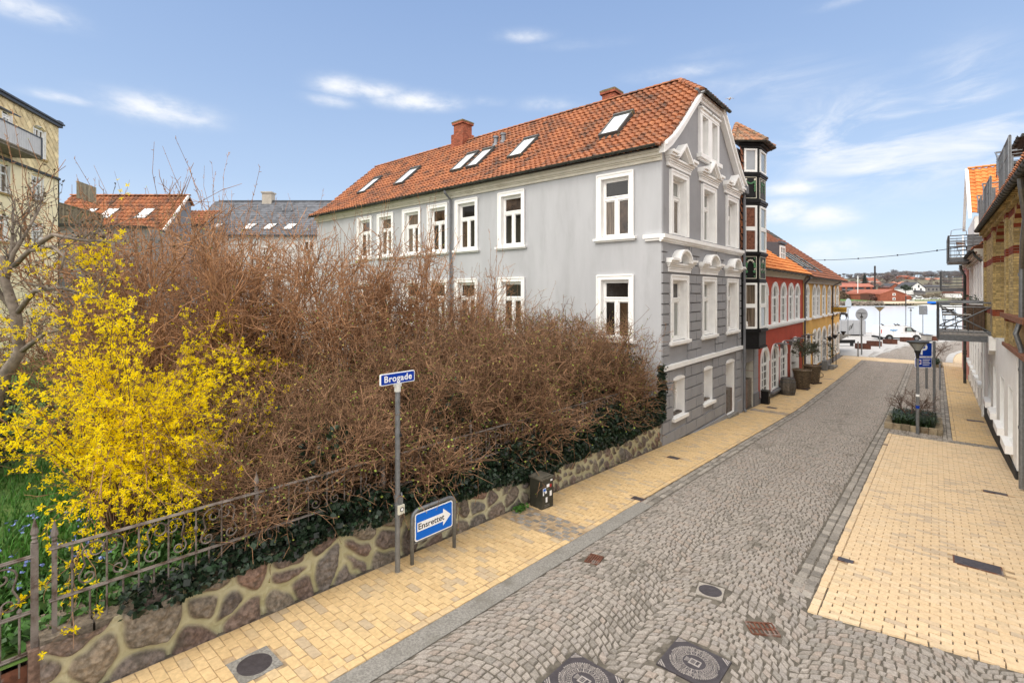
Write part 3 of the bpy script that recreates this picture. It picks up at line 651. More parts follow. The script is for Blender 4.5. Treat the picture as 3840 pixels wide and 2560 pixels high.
# ---------------------------------------------------------------- the grey corner house
X0, Y0, Y1, YM, ZR = -6.33, 14.337, 22.29, 18.35, 8.02
XW = -27.2
gh = thing('corner_house', 'long pale grey house with white trim and red tiled roof behind the brown hedge', 'house', (X0, Y0, -5.2))
FS = Fr((X0, 0, 0), (0, 1, 0), (0, 0, 1), (1, 0, 0))          # street gable: u = y, outwards = +x
FL = Fr((0, Y0, 0), (1, 0, 0), (0, 0, 1), (0, -1, 0))         # garden side: u = x, outwards = -y
OPU = [(15.07, 16.19), (17.82, 18.94), (20.53, 21.65)]         # gable window openings
up_holes = [(a, b, 1.86, 3.70) for a, b in OPU]; mid_holes = [(a, b, -1.52, .40) for a, b in OPU]
g_holes = [(15.13, 16.15, -3.98, -2.80), (17.83, 18.83, -3.98, -2.80)]; d_hole = (20.36, 21.46, -4.90, -2.82)
LW = [(-8.40, -7.39), (-12.84, -11.83), (-15.29, -14.28), (-17.11, -16.10), (-18.93, -17.92), (-20.98, -19.98), (-22.78, -21.78)]
l_holes = [(a, b, 1.80, 3.72) for a, b in LW] + [(a, b, -1.50, .42) for a, b in LW]
mb = MB(FL); wall_grid(mb, XW, X0, -5.4, 4.35, l_holes)
mb2 = MB(Fr((0, Y1, 0), (1, 0, 0), (0, 0, 1), (0, 1, 0))); wall_grid(mb2, XW, X0, -5.4, 4.35, [])
mb3 = MB(Fr((XW, 0, 0), (0, 1, 0), (0, 0, 1), (-1, 0, 0))); mb3.poly([(Y0, -5.4, 0), (Y1, -5.4, 0), (Y1, 4.35, 0), (YM, 7.9, 0), (Y0, 4.35, 0)])
for q in (mb2, mb3): mb.raw(q.v, q.f)
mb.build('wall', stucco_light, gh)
# gable wall with its swept outline
low = [(14.32, 4.32), (14.66, 4.50), (15.03, 4.78), (15.35, 5.02), (15.63, 5.26), (16.14, 5.72), (16.68, 6.22), (17.18, 6.66)]
gprof = low + [(2 * YM - y, z) for y, z in reversed(low)]
mb = MB(FS); wall_grid(mb, Y0, Y1, -5.6, 4.32, up_holes + mid_holes + g_holes + [d_hole])
att = (17.42, 19.34, 4.88, 6.30)
for i in range(len(gprof) - 1):                     # strips from v = 4.32 up to the outline
    (a, za), (b, zb) = gprof[i], gprof[i + 1]
    if i in (7,):                                   # the middle strip holds the attic window
        mb.quad((a, 4.32, 0), (att[0], 4.32, 0), (att[0], 6.66, 0), (a, 6.66, 0)); mb.quad((att[1], 4.32, 0), (b, 4.32, 0), (b, 6.66, 0), (att[1], 6.66, 0))
        mb.quad((att[0], 4.32, 0), (att[1], 4.32, 0), (att[1], att[2], 0), (att[0], att[2], 0)); mb.quad((att[0], att[3], 0), (att[1], att[3], 0), (att[1], 6.66, 0), (att[0], 6.66, 0))
    else: mb.quad((a, 4.32, 0), (b, 4.32, 0), (b, zb, 0), (a, za, 0))
# rusticated blocks between the string courses and on the street storey
def blocks(v0, v1, hc, avoid, wid=.92, proud=.05, gap=.042):
    n = int(round((v1 - v0) / hc)); hc = (v1 - v0) / n
    for j in range(n):
        a, b = v0 + j * hc + gap / 2, v0 + (j + 1) * hc - gap / 2
        segs = [(Y0, Y1)]
        for (u0, u1, w0, w1) in avoid:
            if w0 < b - .02 and w1 > a + .02:
                ns = []
                for (p, q) in segs:
                    if u1 <= p or u0 >= q: ns.append((p, q)); continue
                    if u0 - p > .06: ns.append((p, u0))
                    if q - u1 > .06: ns.append((u1, q))
                segs = ns
        for (p, q) in segs:
            x = Y0 - (wid / 2 if j % 2 else 0); cuts = [p]
            while x < q:
                if p + .12 < x < q - .12: cuts.append(x)
                x += wid
            cuts.append(q)
            for c, d in zip(cuts[:-1], cuts[1:]): mb.box(c + (gap / 2 if c > p else 0), d - (gap / 2 if d < q else 0), a, b, 0, proud)
av = [(a - .18, b + .18, -2.3, .96) for a, b in OPU] + [(a - .32, b + .32, .66, 1.36) for a, b in OPU]
blocks(-2.26, 1.56, .32, av)
av2 = [(15.13, 16.15, -4.1, -2.55), (17.83, 18.83, -4.1, -2.55), (20.30, 21.60, -5.5, -2.5), (15.0, 15.13, -4.12, -3.98), (16.15, 16.28, -4.12, -3.98)]
blocks(-4.72, -2.44, .38, av2)
mb.box(Y0, 20.30, -5.6, -4.78, 0, .08); mb.box(21.62, Y1, -5.6, -4.52, 0, .09)
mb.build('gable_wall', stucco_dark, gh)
mb = MB(FS); mb.box(Y0, Y0 + .12, 1.6, 4.30, 0, .012); mb.build('corner_strip', stucco_light, gh)
# string courses and cornice
mb = MB(FS); moulding(mb, Y0 - .13, Y1 + .04, [(1.66, 1.78, .17), (1.60, 1.66, .12), (1.55, 1.60, .06)]); mb.build('string_course', white, gh)
mb = MB(FL); mb.box(X0 - .55, X0 - .001, 1.66, 1.78, 0, .128); mb.box(X0 - .5, X0 - .001, 1.59, 1.66, 0, .085); mb.build('string_course_return', white, gh)
mb = MB(FS); moulding(mb, Y0 - .02, Y1 + .04, [(-2.39, -2.25, .12)]); mb.build('plinth_band', white, gh)
mb = MB(FL); moulding(mb, XW, X0 + .03, [(4.02, 4.12, .06), (4.12, 4.17, .10), (4.17, 4.27, .15), (4.27, 4.35, .20)]); mb.build('cornice', mat('cornice_paint', (.66, .62, .53), .7, .06, 3, col2=(.5, .45, .36), c2scale=2.5, c2lo=.5, c2hi=.8), gh)
# windows on the garden side
pk = [[glass_cur, glass_brown, glass], [glass, glass, glass_brown], [glass_brown, glass, glass], [glass, glass, glass_brown], [glass_cur, glass, glass_cur], [glass_cur, glass_cur, glass_cur], [glass_brown, glass_brown, glass_brown]]
for i, (a, b) in enumerate(LW):
    dannebrog(FL, gh, (a, b, 1.80, 3.72), panes=pk[i]); dannebrog(FL, gh, (a, b, -1.50, .42), panes=[glass, glass_brown, glass])
# windows on the gable
def hood(fr, w, um, hw, v, kind):
    mb = MB(fr)
    mb.box(um - hw + .1, um + hw - .1, v - .30, v - .08, 0, .075); mb.box(um - hw + .1, um + hw - .1, v - .20, v - .17, .075, .10)
    mb.box(um - hw + .02, um + hw - .02, v - .08, v - .02, 0, .17); mb.box(um - hw + .06, um + hw - .06, v - .14, v - .08, 0, .12)
    if kind == 'tri':
        for sg in (-1, 1):
            for n1, o_, i_ in ((.30, .0, .11), (.22, .11, .24)):
                q = [(um + sg * (.66 - o_), v - .02), (um, v + .52 - o_ * .8), (um, v + .52 - i_ * .8), (um + sg * (.66 - i_), v - .02)]; mb.prism(q if sg < 0 else q[::-1], 0, n1)
            a, b = sorted((um + sg * .60, um + sg * (hw + .02))); mb.box(a, b, v - .02, v + .06, 0, .24); mb.box(a, b, v + .06, v + .14, 0, .30)
    else:
        A = [math.pi * k / 14 for k in range(15)]
        for n1, r0, r1 in ((.30, .46, .54), (.23, .37, .46)):
            for k in range(14): mb.prism([(um + r * math.cos(t), v + r * .80 * math.sin(t)) for r, t in ((r0, A[k]), (r1, A[k]), (r1, A[k + 1]), (r0, A[k + 1]))], 0, n1)
        for sg in (-1, 1): a, b = sorted((um + sg * .46, um + sg * (hw + .02))); mb.box(a, b, v - .02, v + .05, 0, .22); mb.box(a, b, v + .05, v + .12, 0, .28)
    mb.build('hood', white, w)
gp = [[glass_pale, glass_cur, glass_pale], [glass_pale, glass_pale, glass_pale], [glass_pale, glass_pale, glass]]
for i, (a, b) in enumerate(OPU):
    w = dannebrog(FS, gh, (a, b, 1.86, 3.70), depth=.24, panes=gp[i], sill=False, proud=.07); hood(FS, w, (a + b) / 2, 1.02, 4.24, 'tri')
    w = dannebrog(FS, gh, (a, b, -1.52, .40), depth=.24, panes=gp[2 - i], proud=.07, sillw=.12); hood(FS, w, (a + b) / 2, 1.02, .95, 'arch')
    mb = MB(FS)
for (a, b, v0, v1) in g_holes:
    mb = MB(FS); lining(mb, a, b, v0, v1, -.32, .01, .02); frame_rect(mb, a + .02, b - .02, v0 + .02, v1 - .02, .09, -.32, -.25)
    A = [math.pi * k / 8 for k in range(9)]; um = (a + b) / 2
    mb.prism([(um - (b - a) / 2 * math.cos(t), v1 + .12 * math.sin(t)) for t in A], -.30, .035)
    w = mb.build('window', white, gh)
    mb = MB(FS); mb.quad((a + .11, v0 + .11, -.29), (b - .11, v0 + .11, -.29), (b - .11, v1 - .11, -.29), (a + .11, v1 - .11, -.29)); mb.build('pane', glass_blind, w)
    mb = MB(FS); mb.prism([(a - .04, v0 - .10), (b + .12, v0 - .10), (b + .12, v0), (a - .04, v0)], -.2, .12); mb.build('sill', white, w)
# street door in the gable
a, b, v0, v1 = d_hole; mb = MB(FS); lining(mb, a, b, v0, v1, -.40, .01, .02)
mb.prism([((a + b) / 2 - (b - a) / 2 * math.cos(math.pi * k / 8), v1 + .13 * math.sin(math.pi * k / 8)) for k in range(9)], -.30, .035)
frame_rect(mb, a + .02, b - .02, v0 + .02, v1 - .02, .07, -.40, -.32); mb.box(a + .09, b - .09, v1 - .50, v1 - .43, -.40, -.30)
mb.prism([(a + .30, v1 - .42), (b - .30, v1 - .42), ((a + b) / 2, v1 - .16)], -.38, -.30)
mb.box(a + .09, b - .09, v0 + .05, v0 + .2, -.40, -.33); mb.box(a + .09, b - .09, v0 + .30, v0 + .72, -.40, -.34); mb.box(a + .2, b - .2, v0 + .38, v0 + .64, -.34, -.31)
mb.box(a + .05, b - .05, v0 + .82, v0 + .92, -.40, -.27); mb.box(a + .09, a + .24, v0 + .92, v1 - .5, -.40, -.34); mb.box(b - .24, b - .09, v0 + .92, v1 - .5, -.40, -.34)
dr = mb.build('door', white, gh)
mb = MB(FS); mb.quad((a + .24, v0 + .92, -.36), (b - .24, v0 + .92, -.36), (b - .24, v1 - .5, -.36), (a + .24, v1 - .5, -.36)); mb.quad((a + .09, v1 - .43, -.36), (b - .09, v1 - .43, -.36), (b - .09, v1 - .09, -.36), (a + .09, v1 - .09, -.36))
mb.build('pane', glass_cur, dr); mb = MB(FS); mb.box(a + .09, b - .09, v0 + .2, v0 + .3, -.41, -.36); mb.box(a + .09, b - .09, v0 + .72, v0 + .82, -.41, -.36); mb.build('grey_rail', stucco_plain, dr)
mb = MB(FS); mb.tube([(a + .17, v0 + 1.02, -.34), (a + .17, v0 + 1.02, -.26), (a + .29, v0 + 1.02, -.26)], .012, 6); mb.build('handle', black_plain, dr)
mb = MB(FS); mb.box(a - .04, b + .12, v0 - .35, v0 - .012, -.3, .16); mb.build('doorstep', concrete, gh)
# attic pair
u0, u1, v0, v1 = att; um = (u0 + u1) / 2; mb = MB(FS)
for (a, b) in ((u0, um - .03), (um + .03, u1)):
    frame_rect(mb, a - .03, b + .03, v0 - .02, v1 + .16, .2, 0, .09, .06); lining(mb, a + .17, b - .17, v0 + .04, v1 - .04, -.18, .0)
    mb.box(a - .06, b + .06, v1 + .16, v1 + .22, 0, .16); mb.box(a - .03, b + .03, v1 + .02, v1 + .06, .09, .11)
    frame_rect(mb, a + .18, b - .18, v0 + .05, v1 - .05, .05, -.18, -.12)
w = mb.build('window', white, gh)
mb = MB(FS)
for (a, b) in ((u0, um - .03), (um + .03, u1)): mb.quad((a + .22, v0 + .1, -.15), (b - .22, v0 + .1, -.15), (b - .22, v1 - .1, -.15), (a + .22, v1 - .1, -.15))
mb.build('pane', glass_pale, w)
mb = MB(FS); mb.box(u0 - .16, u1 + .16, v0 - .16, v0 - .02, 0, .17); mb.box(u0 - .1, u1 + .1, v0 - .22, v0 - .16, 0, .1); mb.build('sill', white, w)
# barge boards following the sweep, and the short eaves board of the half hip
def sweep(mb, line, w, n0, n1):
    for (a, b) in zip(line[:-1], line[1:]): mb.prism([a, b, (b[0], b[1] + w), (a[0], a[1] + w)], n0, n1)
mb = MB(FS); half = [(14.16, 4.20), (14.40, 4.34), (14.72, 4.53), (15.05, 4.79), (15.35, 5.03), (15.63, 5.27), (16.14, 5.73), (16.68, 6.23), (17.22, 6.69)]
sweep(mb, half, .24, 0, .20); sweep(mb, [(2 * YM - y, z) for y, z in reversed(half)], .24, 0, .20)
sweep(mb, [(y + .03, z + .24) for y, z in half], .09, 0, .27); sweep(mb, [(2 * YM - y - .03, z + .24) for y, z in reversed(half)], .09, 0, .27)
mb.box(17.22, 2 * YM - 17.22, 6.68, 6.80, 0, .10); mb.box(17.22, 2 * YM - 17.22, 6.80, 6.92, 0, .2); mb.build('barge_board', white, gh)
# roof: two swept slopes of pantiles, half hip to the street
EV = 13.98
prof = [(EV, 4.40), (14.4, 4.66), (14.75, 4.89), (15.05, 5.12), (15.35, 5.36), (15.65, 5.63)] + [(y, 5.63 + (ZR - 5.63) * (y - 15.65) / (YM - 15.65)) for y in (16.5, 17.4, YM)]
xr = lambda z: X0 + .17 if z < 6.93 else X0 + .17 - (z - 6.93) * (1.17 / (ZR - 6.93))
mb = MB(); pantiles(mb, prof, XW - .15, X0 + .17, keep=lambda x, z: x < xr(z) + .02, seed=3)
pantiles(mb, [(2 * YM - y, z) for y, z in prof], XW - .15, X0 + .17, keep=lambda x, z: x < xr(z) + .02, seed=4, res=3)
hp = [(X0 + .30, 6.93), (X0 - 1.02, ZR)]
pantiles(mb, hp, 17.2 - .1, 2 * YM - 17.2 + .1, seed=5, res=4, along=lambda V: np.stack([V[:, 1], V[:, 0], V[:, 2]], 1), keep=lambda y, z: abs(y - YM) < (1.17) * (ZR - z) / (ZR - 6.93) + .08)
rf = mb.build('roof', tile, gh, smooth=False)
mb = MB(); ridge_tiles(mb, (XW - .1, YM, ZR + .05), (X0 - 1.0, YM, ZR + .05))
for sg in (-1, 1): ridge_tiles(mb, (X0 + .24, YM + sg * 1.24, 6.99), (X0 - 1.02, YM, ZR + .06), .115)
mb.build('ridge_tiles', tile, rf)
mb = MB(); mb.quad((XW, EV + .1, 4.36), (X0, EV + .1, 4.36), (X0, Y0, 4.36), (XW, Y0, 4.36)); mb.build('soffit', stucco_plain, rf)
mb = MB(); gutter(mb, (XW - .1, EV - .08, 4.36), (X0 + .02, EV - .08, 4.43)); gutter(mb, (X0 + .36, 17.0, 6.92), (X0 + .36, 2 * YM - 16.95, 6.92), .07, .5); mb.build('gutter', zinc_dark, gh)
mb = MB(); mb.tube([(X0 + .36, 17.05, 6.86), (X0 + .22, 16.98, 6.82), (X0 + .20, 16.80, 6.90), (X0 + .22, 16.6, 6.84)], .045, 8); mb.build('gutter_spout', galv, gh)
dp = mat('grey_downpipe', (.15, .155, .17), .6, .1, 3)
mb = MB(); x = -15.68; mb.tube([(x, EV - .08, 4.30), (x, EV - .06, 4.2), (x, Y0 - .11, 3.95), (x, Y0 - .11, -3.9)], .05, 8)
for z in (3.3, 1.2, -1): mb.tube([(x, Y0 - .11, z), (x, Y0 - .11, z + .05)], .062, 8)
mb.build('downpipe', dp, gh)
mb = MB(); y = Y1 + .12; mb.tube([(X0 + .14, y, 4.2), (X0 + .14, y, -4.95), (X0 + .2, y, -5.06)], .055, 10)
for z in (3.0, .4, -2.6, -2.75): mb.tube([(X0 + .14, y, z), (X0 + .14, y, z + .06)], .068, 10)
mb.box(X0 + .0, X0 + .28, y - .17, y + .17, 4.2, 4.5); mb.build('downpipe', dp, gh)
# chimneys, roof windows and vent pipes
def bricks_box(mb, x0, x1, y0, y1, z0, z1, bh=.085, bl=.24, joint=.012):
    """a brick body: recessed core plus individual bricks on the four faces"""
    nz = max(1, int(round((z1 - z0) / bh))); bh = (z1 - z0) / nz
    for k in range(nz):
        za, zb = z0 + k * bh + joint / 2, z0 + (k + 1) * bh - joint / 2; off = (k % 2) * bl / 2
        for (p0, p1, ax) in ((x0, x1, 0), (y0, y1, 1)):
            e = p0 - off
            while e < p1 - .01:
                a, b = max(e, p0) + joint / 2, min(e + bl, p1) - joint / 2; e += bl
                if b - a < .03: continue
                if ax == 0: mb.box(a, b, y0 - .008, y0 + .03, za, zb); mb.box(a, b, y1 - .03, y1 + .008, za, zb)
                else: mb.box(x0 - .008, x0 + .03, a, b, za, zb); mb.box(x1 - .03, x1 + .008, a, b, za, zb)
def chimney(xc, yc, hw, hd, zb, zt, capw, root, stepz=None):
    mb = MB(); bricks_box(mb, xc - hw, xc + hw, yc - hd, yc + hd, zb, zt)
    if stepz: bricks_box(mb, xc - hw - .1, xc + hw + .1, yc - hd - .1, yc + hd + .1, zb, stepz)
    bricks_box(mb, xc - hw - .07, xc + hw + .07, yc - hd - .07, yc + hd + .07, zt, zt + .10)
    c = mb.build('chimney', brick_red, root)
    mb = MB(); mb.box(xc - hw + .004, xc + hw - .004, yc - hd + .004, yc + hd - .004, zb, zt)
    if stepz: mb.box(xc - hw - .09, xc + hw + .09, yc - hd - .09, yc + hd + .09, zb, stepz - .004)
    mb.build('mortar', mortar_grey, c)
    mb = MB(); mb.box(xc - hw - capw, xc + hw + capw, yc - hd - capw, yc + hd + capw, zt + .10, zt + .17); mb.box(xc - hw - .02, xc + hw + .02, yc - hd - .02, yc + hd + .02, zt + .17, zt + .21)
    mb.build('cap', mat('mossy_cap', (.16, .12, .065), .95, .3, 8, .4, 50, col2=(.24, .17, .06), c2scale=6), c)
chimney(-19.24, 18.35, .34, .34, 7.6, 8.93, .09, gh, 8.42); chimney(-10.5, 18.75, .29, .29, 7.6, 8.40, .08, gh)
slp = (ZR - 5.63) / (YM - 15.65)
RFx = Fr((0, 15.65, 5.63), (1, 0, 0), tuple(np.array((0, 1, slp)) / math.hypot(1, slp)), tuple(np.array((0, -slp, 1)) / math.hypot(1, slp)))
for (xa, xb) in [(-9.16, -8.38), (-13.52, -12.74), (-15.98, -15.27), (-17.02, -16.28), (-21.38, -20.58), (-24.78, -24.02)]:
    mb = MB(RFx); v0, v1 = -.22, 1.28
    frame_rect(mb, xa, xb, v0, v1, .06, -.02, .18); mb.box(xa - .02, xb + .02, v1, v1 + .12, -.01, .21); mb.box(xa - .08, xb + .08, v0 - .14, v0, .02, .055)
    w = mb.build('roof_window', mat('roof_window_frame', (.07, .072, .07), .5, .15, 4, col2=(.2, .17, .08), c2scale=3, c2lo=.55, c2hi=.7), rf)
    mb = MB(RFx); mb.quad((xa + .06, v0 + .06, .15), (xb - .06, v0 + .06, .15), (xb - .06, v1 - .06, .15), (xa + .06, v1 - .06, .15)); mb.build('pane', glass_sky, w)
for x, y in ((-15.68, 17.1), (-15.30, 17.2)):
    z = 5.63 + slp * (y - 15.65); mb = MB(); mb.lathe([(.19, -.1), (.17, .05), (.1, .10), (.1, .34), (.14, .34), (.14, .42), (.02, .46)], (x, y, z), 12); mb.build('vent_pipe', zinc, rf)
# ---------------------------------------------------------------- the gateway house with the black oriel
oh = thing('gateway_house', 'narrow house with a black timber oriel tower above a grey gateway arch', 'house', (X0, 24.0, -5.2))
FS2 = Fr((X0, 0, 0), (0, 1, 0), (0, 0, 1), (1, 0, 0))
ya, yb = Y1 + .30, 26.56
mb = MB(FS2); gx0, gx1 = 22.95, 24.30
wall_grid(mb, ya - .3, 25.05, -5.6, -2.3, [(gx0, gx1, -5.6, -3.1)])
for i in range(12):                                     # spandrels of the gateway arch
    t0, t1 = math.pi * i / 12, math.pi * (i + 1) / 12; um = (gx0 + gx1) / 2; r = (gx1 - gx0) / 2
    mb.quad((um - r * math.cos(t0), -3.1 + .62 * math.sin(t0), .004), (um - r * math.cos(t1), -3.1 + .62 * math.sin(t1), .004), (um - r * math.cos(t1), -2.35, .004), (um - r * math.cos(t0), -2.35, .004))
for k in range(5):
    a, b = -5.0 + k * .52 + .012, -4.48 + k * .52 - .012
    mb.box(24.32, 25.03, a, b, 0, .03)
mb.build('wall', stucco_dark, oh)
mb = MB(FS2); mb.box(24.28, 25.05, -5.6, -4.62, 0, .07); mb.build('plinth', stucco_plain, oh)
mb = MB(FS2)                                             # pale blocks lining the passage
for k in range(4): mb.box(24.30, 24.34, -4.62 + k * .52 + .01, -4.10 + k * .52 - .01, -1.5, -.005)
mb.box(24.30, 24.36, -5.6, -4.62, -1.5, -.005); mb.box(gx0, 24.30, -2.52, -2.40, -1.5, -.005); mb.build('passage_lining', mat('ivory_wall_paint', (.66, .63, .55), .8, .06, 3), oh)
mb = MB(FS2)
for i in range(11):                                      # gate leaf of vertical boards with a diagonal pattern
    a = gx0 + .03 + i * .06; mb.box(a, a + .052, -5.25, -2.75 + .35 * math.sin(math.pi * (i + 1) / 22), -.55 - i * .012, -.5 - i * .012)
for k in range(14): mb.prism([(gx0 + .03, -5.1 + k * .17), (gx0 + .7, -4.75 + k * .17), (gx0 + .7, -4.70 + k * .17), (gx0 + .03, -5.05 + k * .17)], -.5, -.47)
mb.build('gate', mat('ivory_gate_paint', (.62, .58, .46), .7, .08, 3), oh)
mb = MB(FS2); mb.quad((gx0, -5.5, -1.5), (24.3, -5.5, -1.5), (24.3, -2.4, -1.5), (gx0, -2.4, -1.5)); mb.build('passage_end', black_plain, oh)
# wall above, hung with tiles
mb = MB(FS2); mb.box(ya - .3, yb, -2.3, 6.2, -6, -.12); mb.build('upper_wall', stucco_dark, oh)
mb = MB()
pantiles(mb, [(0, 0), (.001, 4.9)], ya - .32, 24.9, course=.3, wave=.02, along=lambda V: np.stack([X0 - .02 + V[:, 1] * -1.0 + .0, V[:, 0], V[:, 2] + 1.35], 1), seed=9)
mb.build('tile_hanging', tile, oh)
# oriel: three facets on a 45 degree plan
p = .55; PL = [(X0, 22.50), (X0 + p, 23.05), (X0 + p, 24.20), (X0, 24.75)]
def offs(d): return [(X0 - .05, 22.50 - d * 1.0 - .05), (X0 + p + d, 23.05 - d * .41), (X0 + p + d, 24.20 + d * .41), (X0 - .05, 24.75 + d * 1.0 + .05)]
def ring_band(mb, z0, z1, d):
    q = offs(d); mb.add([(x, y, z0) for x, y in q] + [(x, y, z1) for x, y in q], [(3, 2, 1, 0), (4, 5, 6, 7), (0, 1, 5, 4), (1, 2, 6, 5), (2, 3, 7, 6), (3, 0, 4, 7)])
mb = MB(); ring_band(mb, -2.42, 6.4, 0.0)
for (a, b, d) in [(-2.42, -2.34, .06), (-1.70, -1.58, .09), (.46, .54, .035), (1.64, 1.73, .09), (1.58, 1.64, .05), (3.88, 3.99, .09), (3.80, 3.88, .05), (5.08, 5.16, .09), (5.0, 5.08, .05), (6.22, 6.32, .06), (6.32, 6.40, .16)]: ring_band(mb, a, b, d)
body = mb.build('oriel', black_wood, oh)
FACE = []
for (a, b) in zip(PL[:-1], PL[1:]):
    d = np.array((b[0] - a[0], b[1] - a[1], 0)); L_ = np.linalg.norm(d); u = d / L_; n = np.array((u[1], -u[0], 0)); FACE.append((Fr((a[0], a[1], 0), u, (0, 0, 1), n), L_))
mb = MB()
for fr, L_ in FACE[1:2]:
    mb.fr = fr
    for k in range(9): mb.box(.03 + k * .122, .03 + k * .122 + .108, -2.3, -1.72, .004, .016)
mb.build('board_cladding', char_wood, oh)
def owin(fr, L_, z0, z1, split, g, m=.10):
    mb = MB(fr); fw = .085; frame_rect(mb, m, L_ - m, z0, z1, fw, 0.0, .05)
    cells = [(m + fw, L_ - m - fw, z0 + fw, z1 - fw)]
    if split:
        zm = (z0 + z1) / 2; mb.box(m + fw, L_ - m - fw, zm - .085, zm + .085, 0, .05); cells = [(m + fw, L_ - m - fw, z0 + fw, zm - .085), (m + fw, L_ - m - fw, zm + .085, z1 - fw)]
    w = mb.build('window', white_far, oh)
    for c, gg in zip(cells, g): mb = MB(fr); mb.quad((c[0], c[2], .012), (c[1], c[2], .012), (c[1], c[3], .012), (c[0], c[3], .012)); mb.build('pane', gg, w)
grn = mat('green_garland_paint', (.07, .19, .09), .6, .15, 8); ivory = mat('ivory_ornament_paint', (.66, .63, .52), .6, .08, 5); pane_grey = mat('painted_overcast_glass', (.30, .32, .35), .1, .06, 2, spec=.6)  # pane_grey: overcast sky reflection painted into its base colour
for k, (fr, L_) in enumerate(FACE):
    owin(fr, L_, -1.55, .42, True, [glass_cur, glass_cur] if k == 0 else [glass_pale, glass_pale])
    owin(fr, L_, 1.76, 3.74, True, [glass_tile, glass_tile] if k == 0 else [glass_pale, glass_pale])
    owin(fr, L_, 5.18, 6.18, False, [pane_grey] if k == 0 else [glass_pale])
    um = L_ / 2; w2 = L_ / 2 - .11
    mb = MB(fr); frame_rect(mb, um - w2, um + w2, 4.05, 4.97, .022, 0, .02); mb.build('painted_panel', ivory, oh); mb = MB(fr); frame_rect(mb, um - w2, um + w2, .60, 1.56, .022, 0, .02); pn = mb.build('painted_panel', ivory, oh)
    if k == 1:
        mb = MB(fr); mb.box(um - w2 + .03, um + w2 - .03, .63, 1.53, .002, .01); mb.box(um - w2 + .03, um + w2 - .03, 4.08, 4.94, .002, .01); mb.build('panel_boards', char_wood, pn)
    mb = MB(fr)
    for sg in (-1, 1):                                   # hanging garland: two leafy drops and a swag
        for j in range(7): mb.prism([(um + sg * .20 - .04 - .012 * (j % 2), 4.78 - j * .068), (um + sg * .20, 4.74 - j * .068), (um + sg * .20 + .04 + .012 * (j % 2), 4.78 - j * .068), (um + sg * .20, 4.83 - j * .068)], .012, .028 + .006 * (j % 2))
    for j in range(8):
        t = -1 + 2 * (j + .5) / 8; cx = um + t * .18; cy = 4.80 - .11 * (1 - t * t)
        mb.prism([(cx - .036, cy), (cx, cy - .045), (cx + .036, cy), (cx, cy + .03)], .012, .03)
    A = [math.radians(-30 + 240 * j / 12) for j in range(13)]
    for j in (0, 2, 3, 9, 10, 12):                       # green parts of the horseshoe wreath
        t = A[j]; cx, cy = um + .20 * math.cos(t), 1.07 + .33 * math.sin(t)
        mb.prism([(cx + .06 * math.cos(q), cy + .06 * math.sin(q)) for q in [2 * math.pi * i / 8 for i in range(8)]], .012, .034)
    for sx in (-1, 1):
        for zz in (.70, 1.47):
            mb.prism([(um + sx * (w2 - .09) + .035 * math.cos(q), zz + .035 * math.sin(q)) for q in [2 * math.pi * i / 8 for i in range(8)]], .012, .026)
    mb.build('garland', grn, pn)
    mb = MB(fr)
    for sg in (-1, 1): mb.prism([(um + sg * .20 + .045 * math.cos(q), 4.86 + .045 * math.sin(q)) for q in [2 * math.pi * i / 10 for i in range(10)]], .012, .032)
    for j in (1, 4, 5, 6, 7, 8, 11):
        t = A[j]; cx, cy = um + .20 * math.cos(t), 1.07 + .33 * math.sin(t)
        for r_ in (0, 1): mb.prism([(cx + (.062 * math.cos(q) if (i % 2) else .02 * math.cos(q)), cy + (.062 * math.sin(q) if (i % 2) else .02 * math.sin(q))) for i, q in enumerate([2 * math.pi * i / 8 + .2 for i in range(8)])], .013 + r_ * .004, .030 + r_ * .002)
    mb.build('rosette', ivory, pn)
mb = MB(); mb.lathe([(.05, .0), (.06, .1), (.035, .14), (.05, .2), (.0, .24)], tuple(FACE[0][0](L_ / 2 - .18, -1.46, .03)), 8); mb.build('figurine', white, oh)
# tower roof
ev = offs(.34); zb = 6.47; ap = np.array((-6.85, 23.62, 7.62)); evp = [np.array((x, y, zb)) for x, y in ev]
evp[0] = np.array((X0 - .25, 21.95, zb)); evp[3] = np.array((X0 - .25, 25.3, zb))
mb = MB()
for a, b in zip(evp[:-1], evp[1:]):
    nrow, ncol = 5, 8
    for r in range(nrow):
        for c in range(ncol):
            def q(i, j, lift): 
                f = j / nrow; e = (a * (1 - i / ncol) + b * (i / ncol)); pnt = e * (1 - f) + ap * f; return pnt + np.array((0, 0, lift))
            rr = random.random()
            for h in range(3):
                t0, t1 = c + h / 3, c + (h + 1) / 3; w0, w1 = .03 * math.sin(2 * math.pi * h / 3), .03 * math.sin(2 * math.pi * (h + 1) / 3)
                P_ = [q(t0, r - .08, .05 + w0), q(t1, r - .08, .05 + w1), q(t1, r + 1, w1), q(t0, r + 1, w0)]
                mb.raw(P_, [(0, 1, 2, 3)], [rr]); mb.raw([q(t0, r - .08, .0 + w0), q(t1, r - .08, .0 + w1), P_[1], P_[0]], [(0, 1, 2, 3)], [rr])
tr = mb.build('roof', tile_old, oh)
mb = MB()
for e in evp[1:3]: ridge_tiles(mb, e + np.array((0, 0, .06)), ap + np.array((0, 0, .06)), .10, .26)
ridge_tiles(mb, evp[0] + (0, 0, .05), ap + np.array((0, 0, .06)), .1, .26); mb.build('hip_tiles', tile_old, tr)
mb = MB()
for a, b in zip(evp[:-1], evp[1:]): gutter(mb, a + (0, 0, -.01), b + (0, 0, -.01), .065, .5)
mb.build('gutter', zinc_dark, oh)
mb = MB(); mb.poly([tuple(e + (0, 0, -.05)) for e in evp]); mb.build('eaves_boards', black_wood, tr)

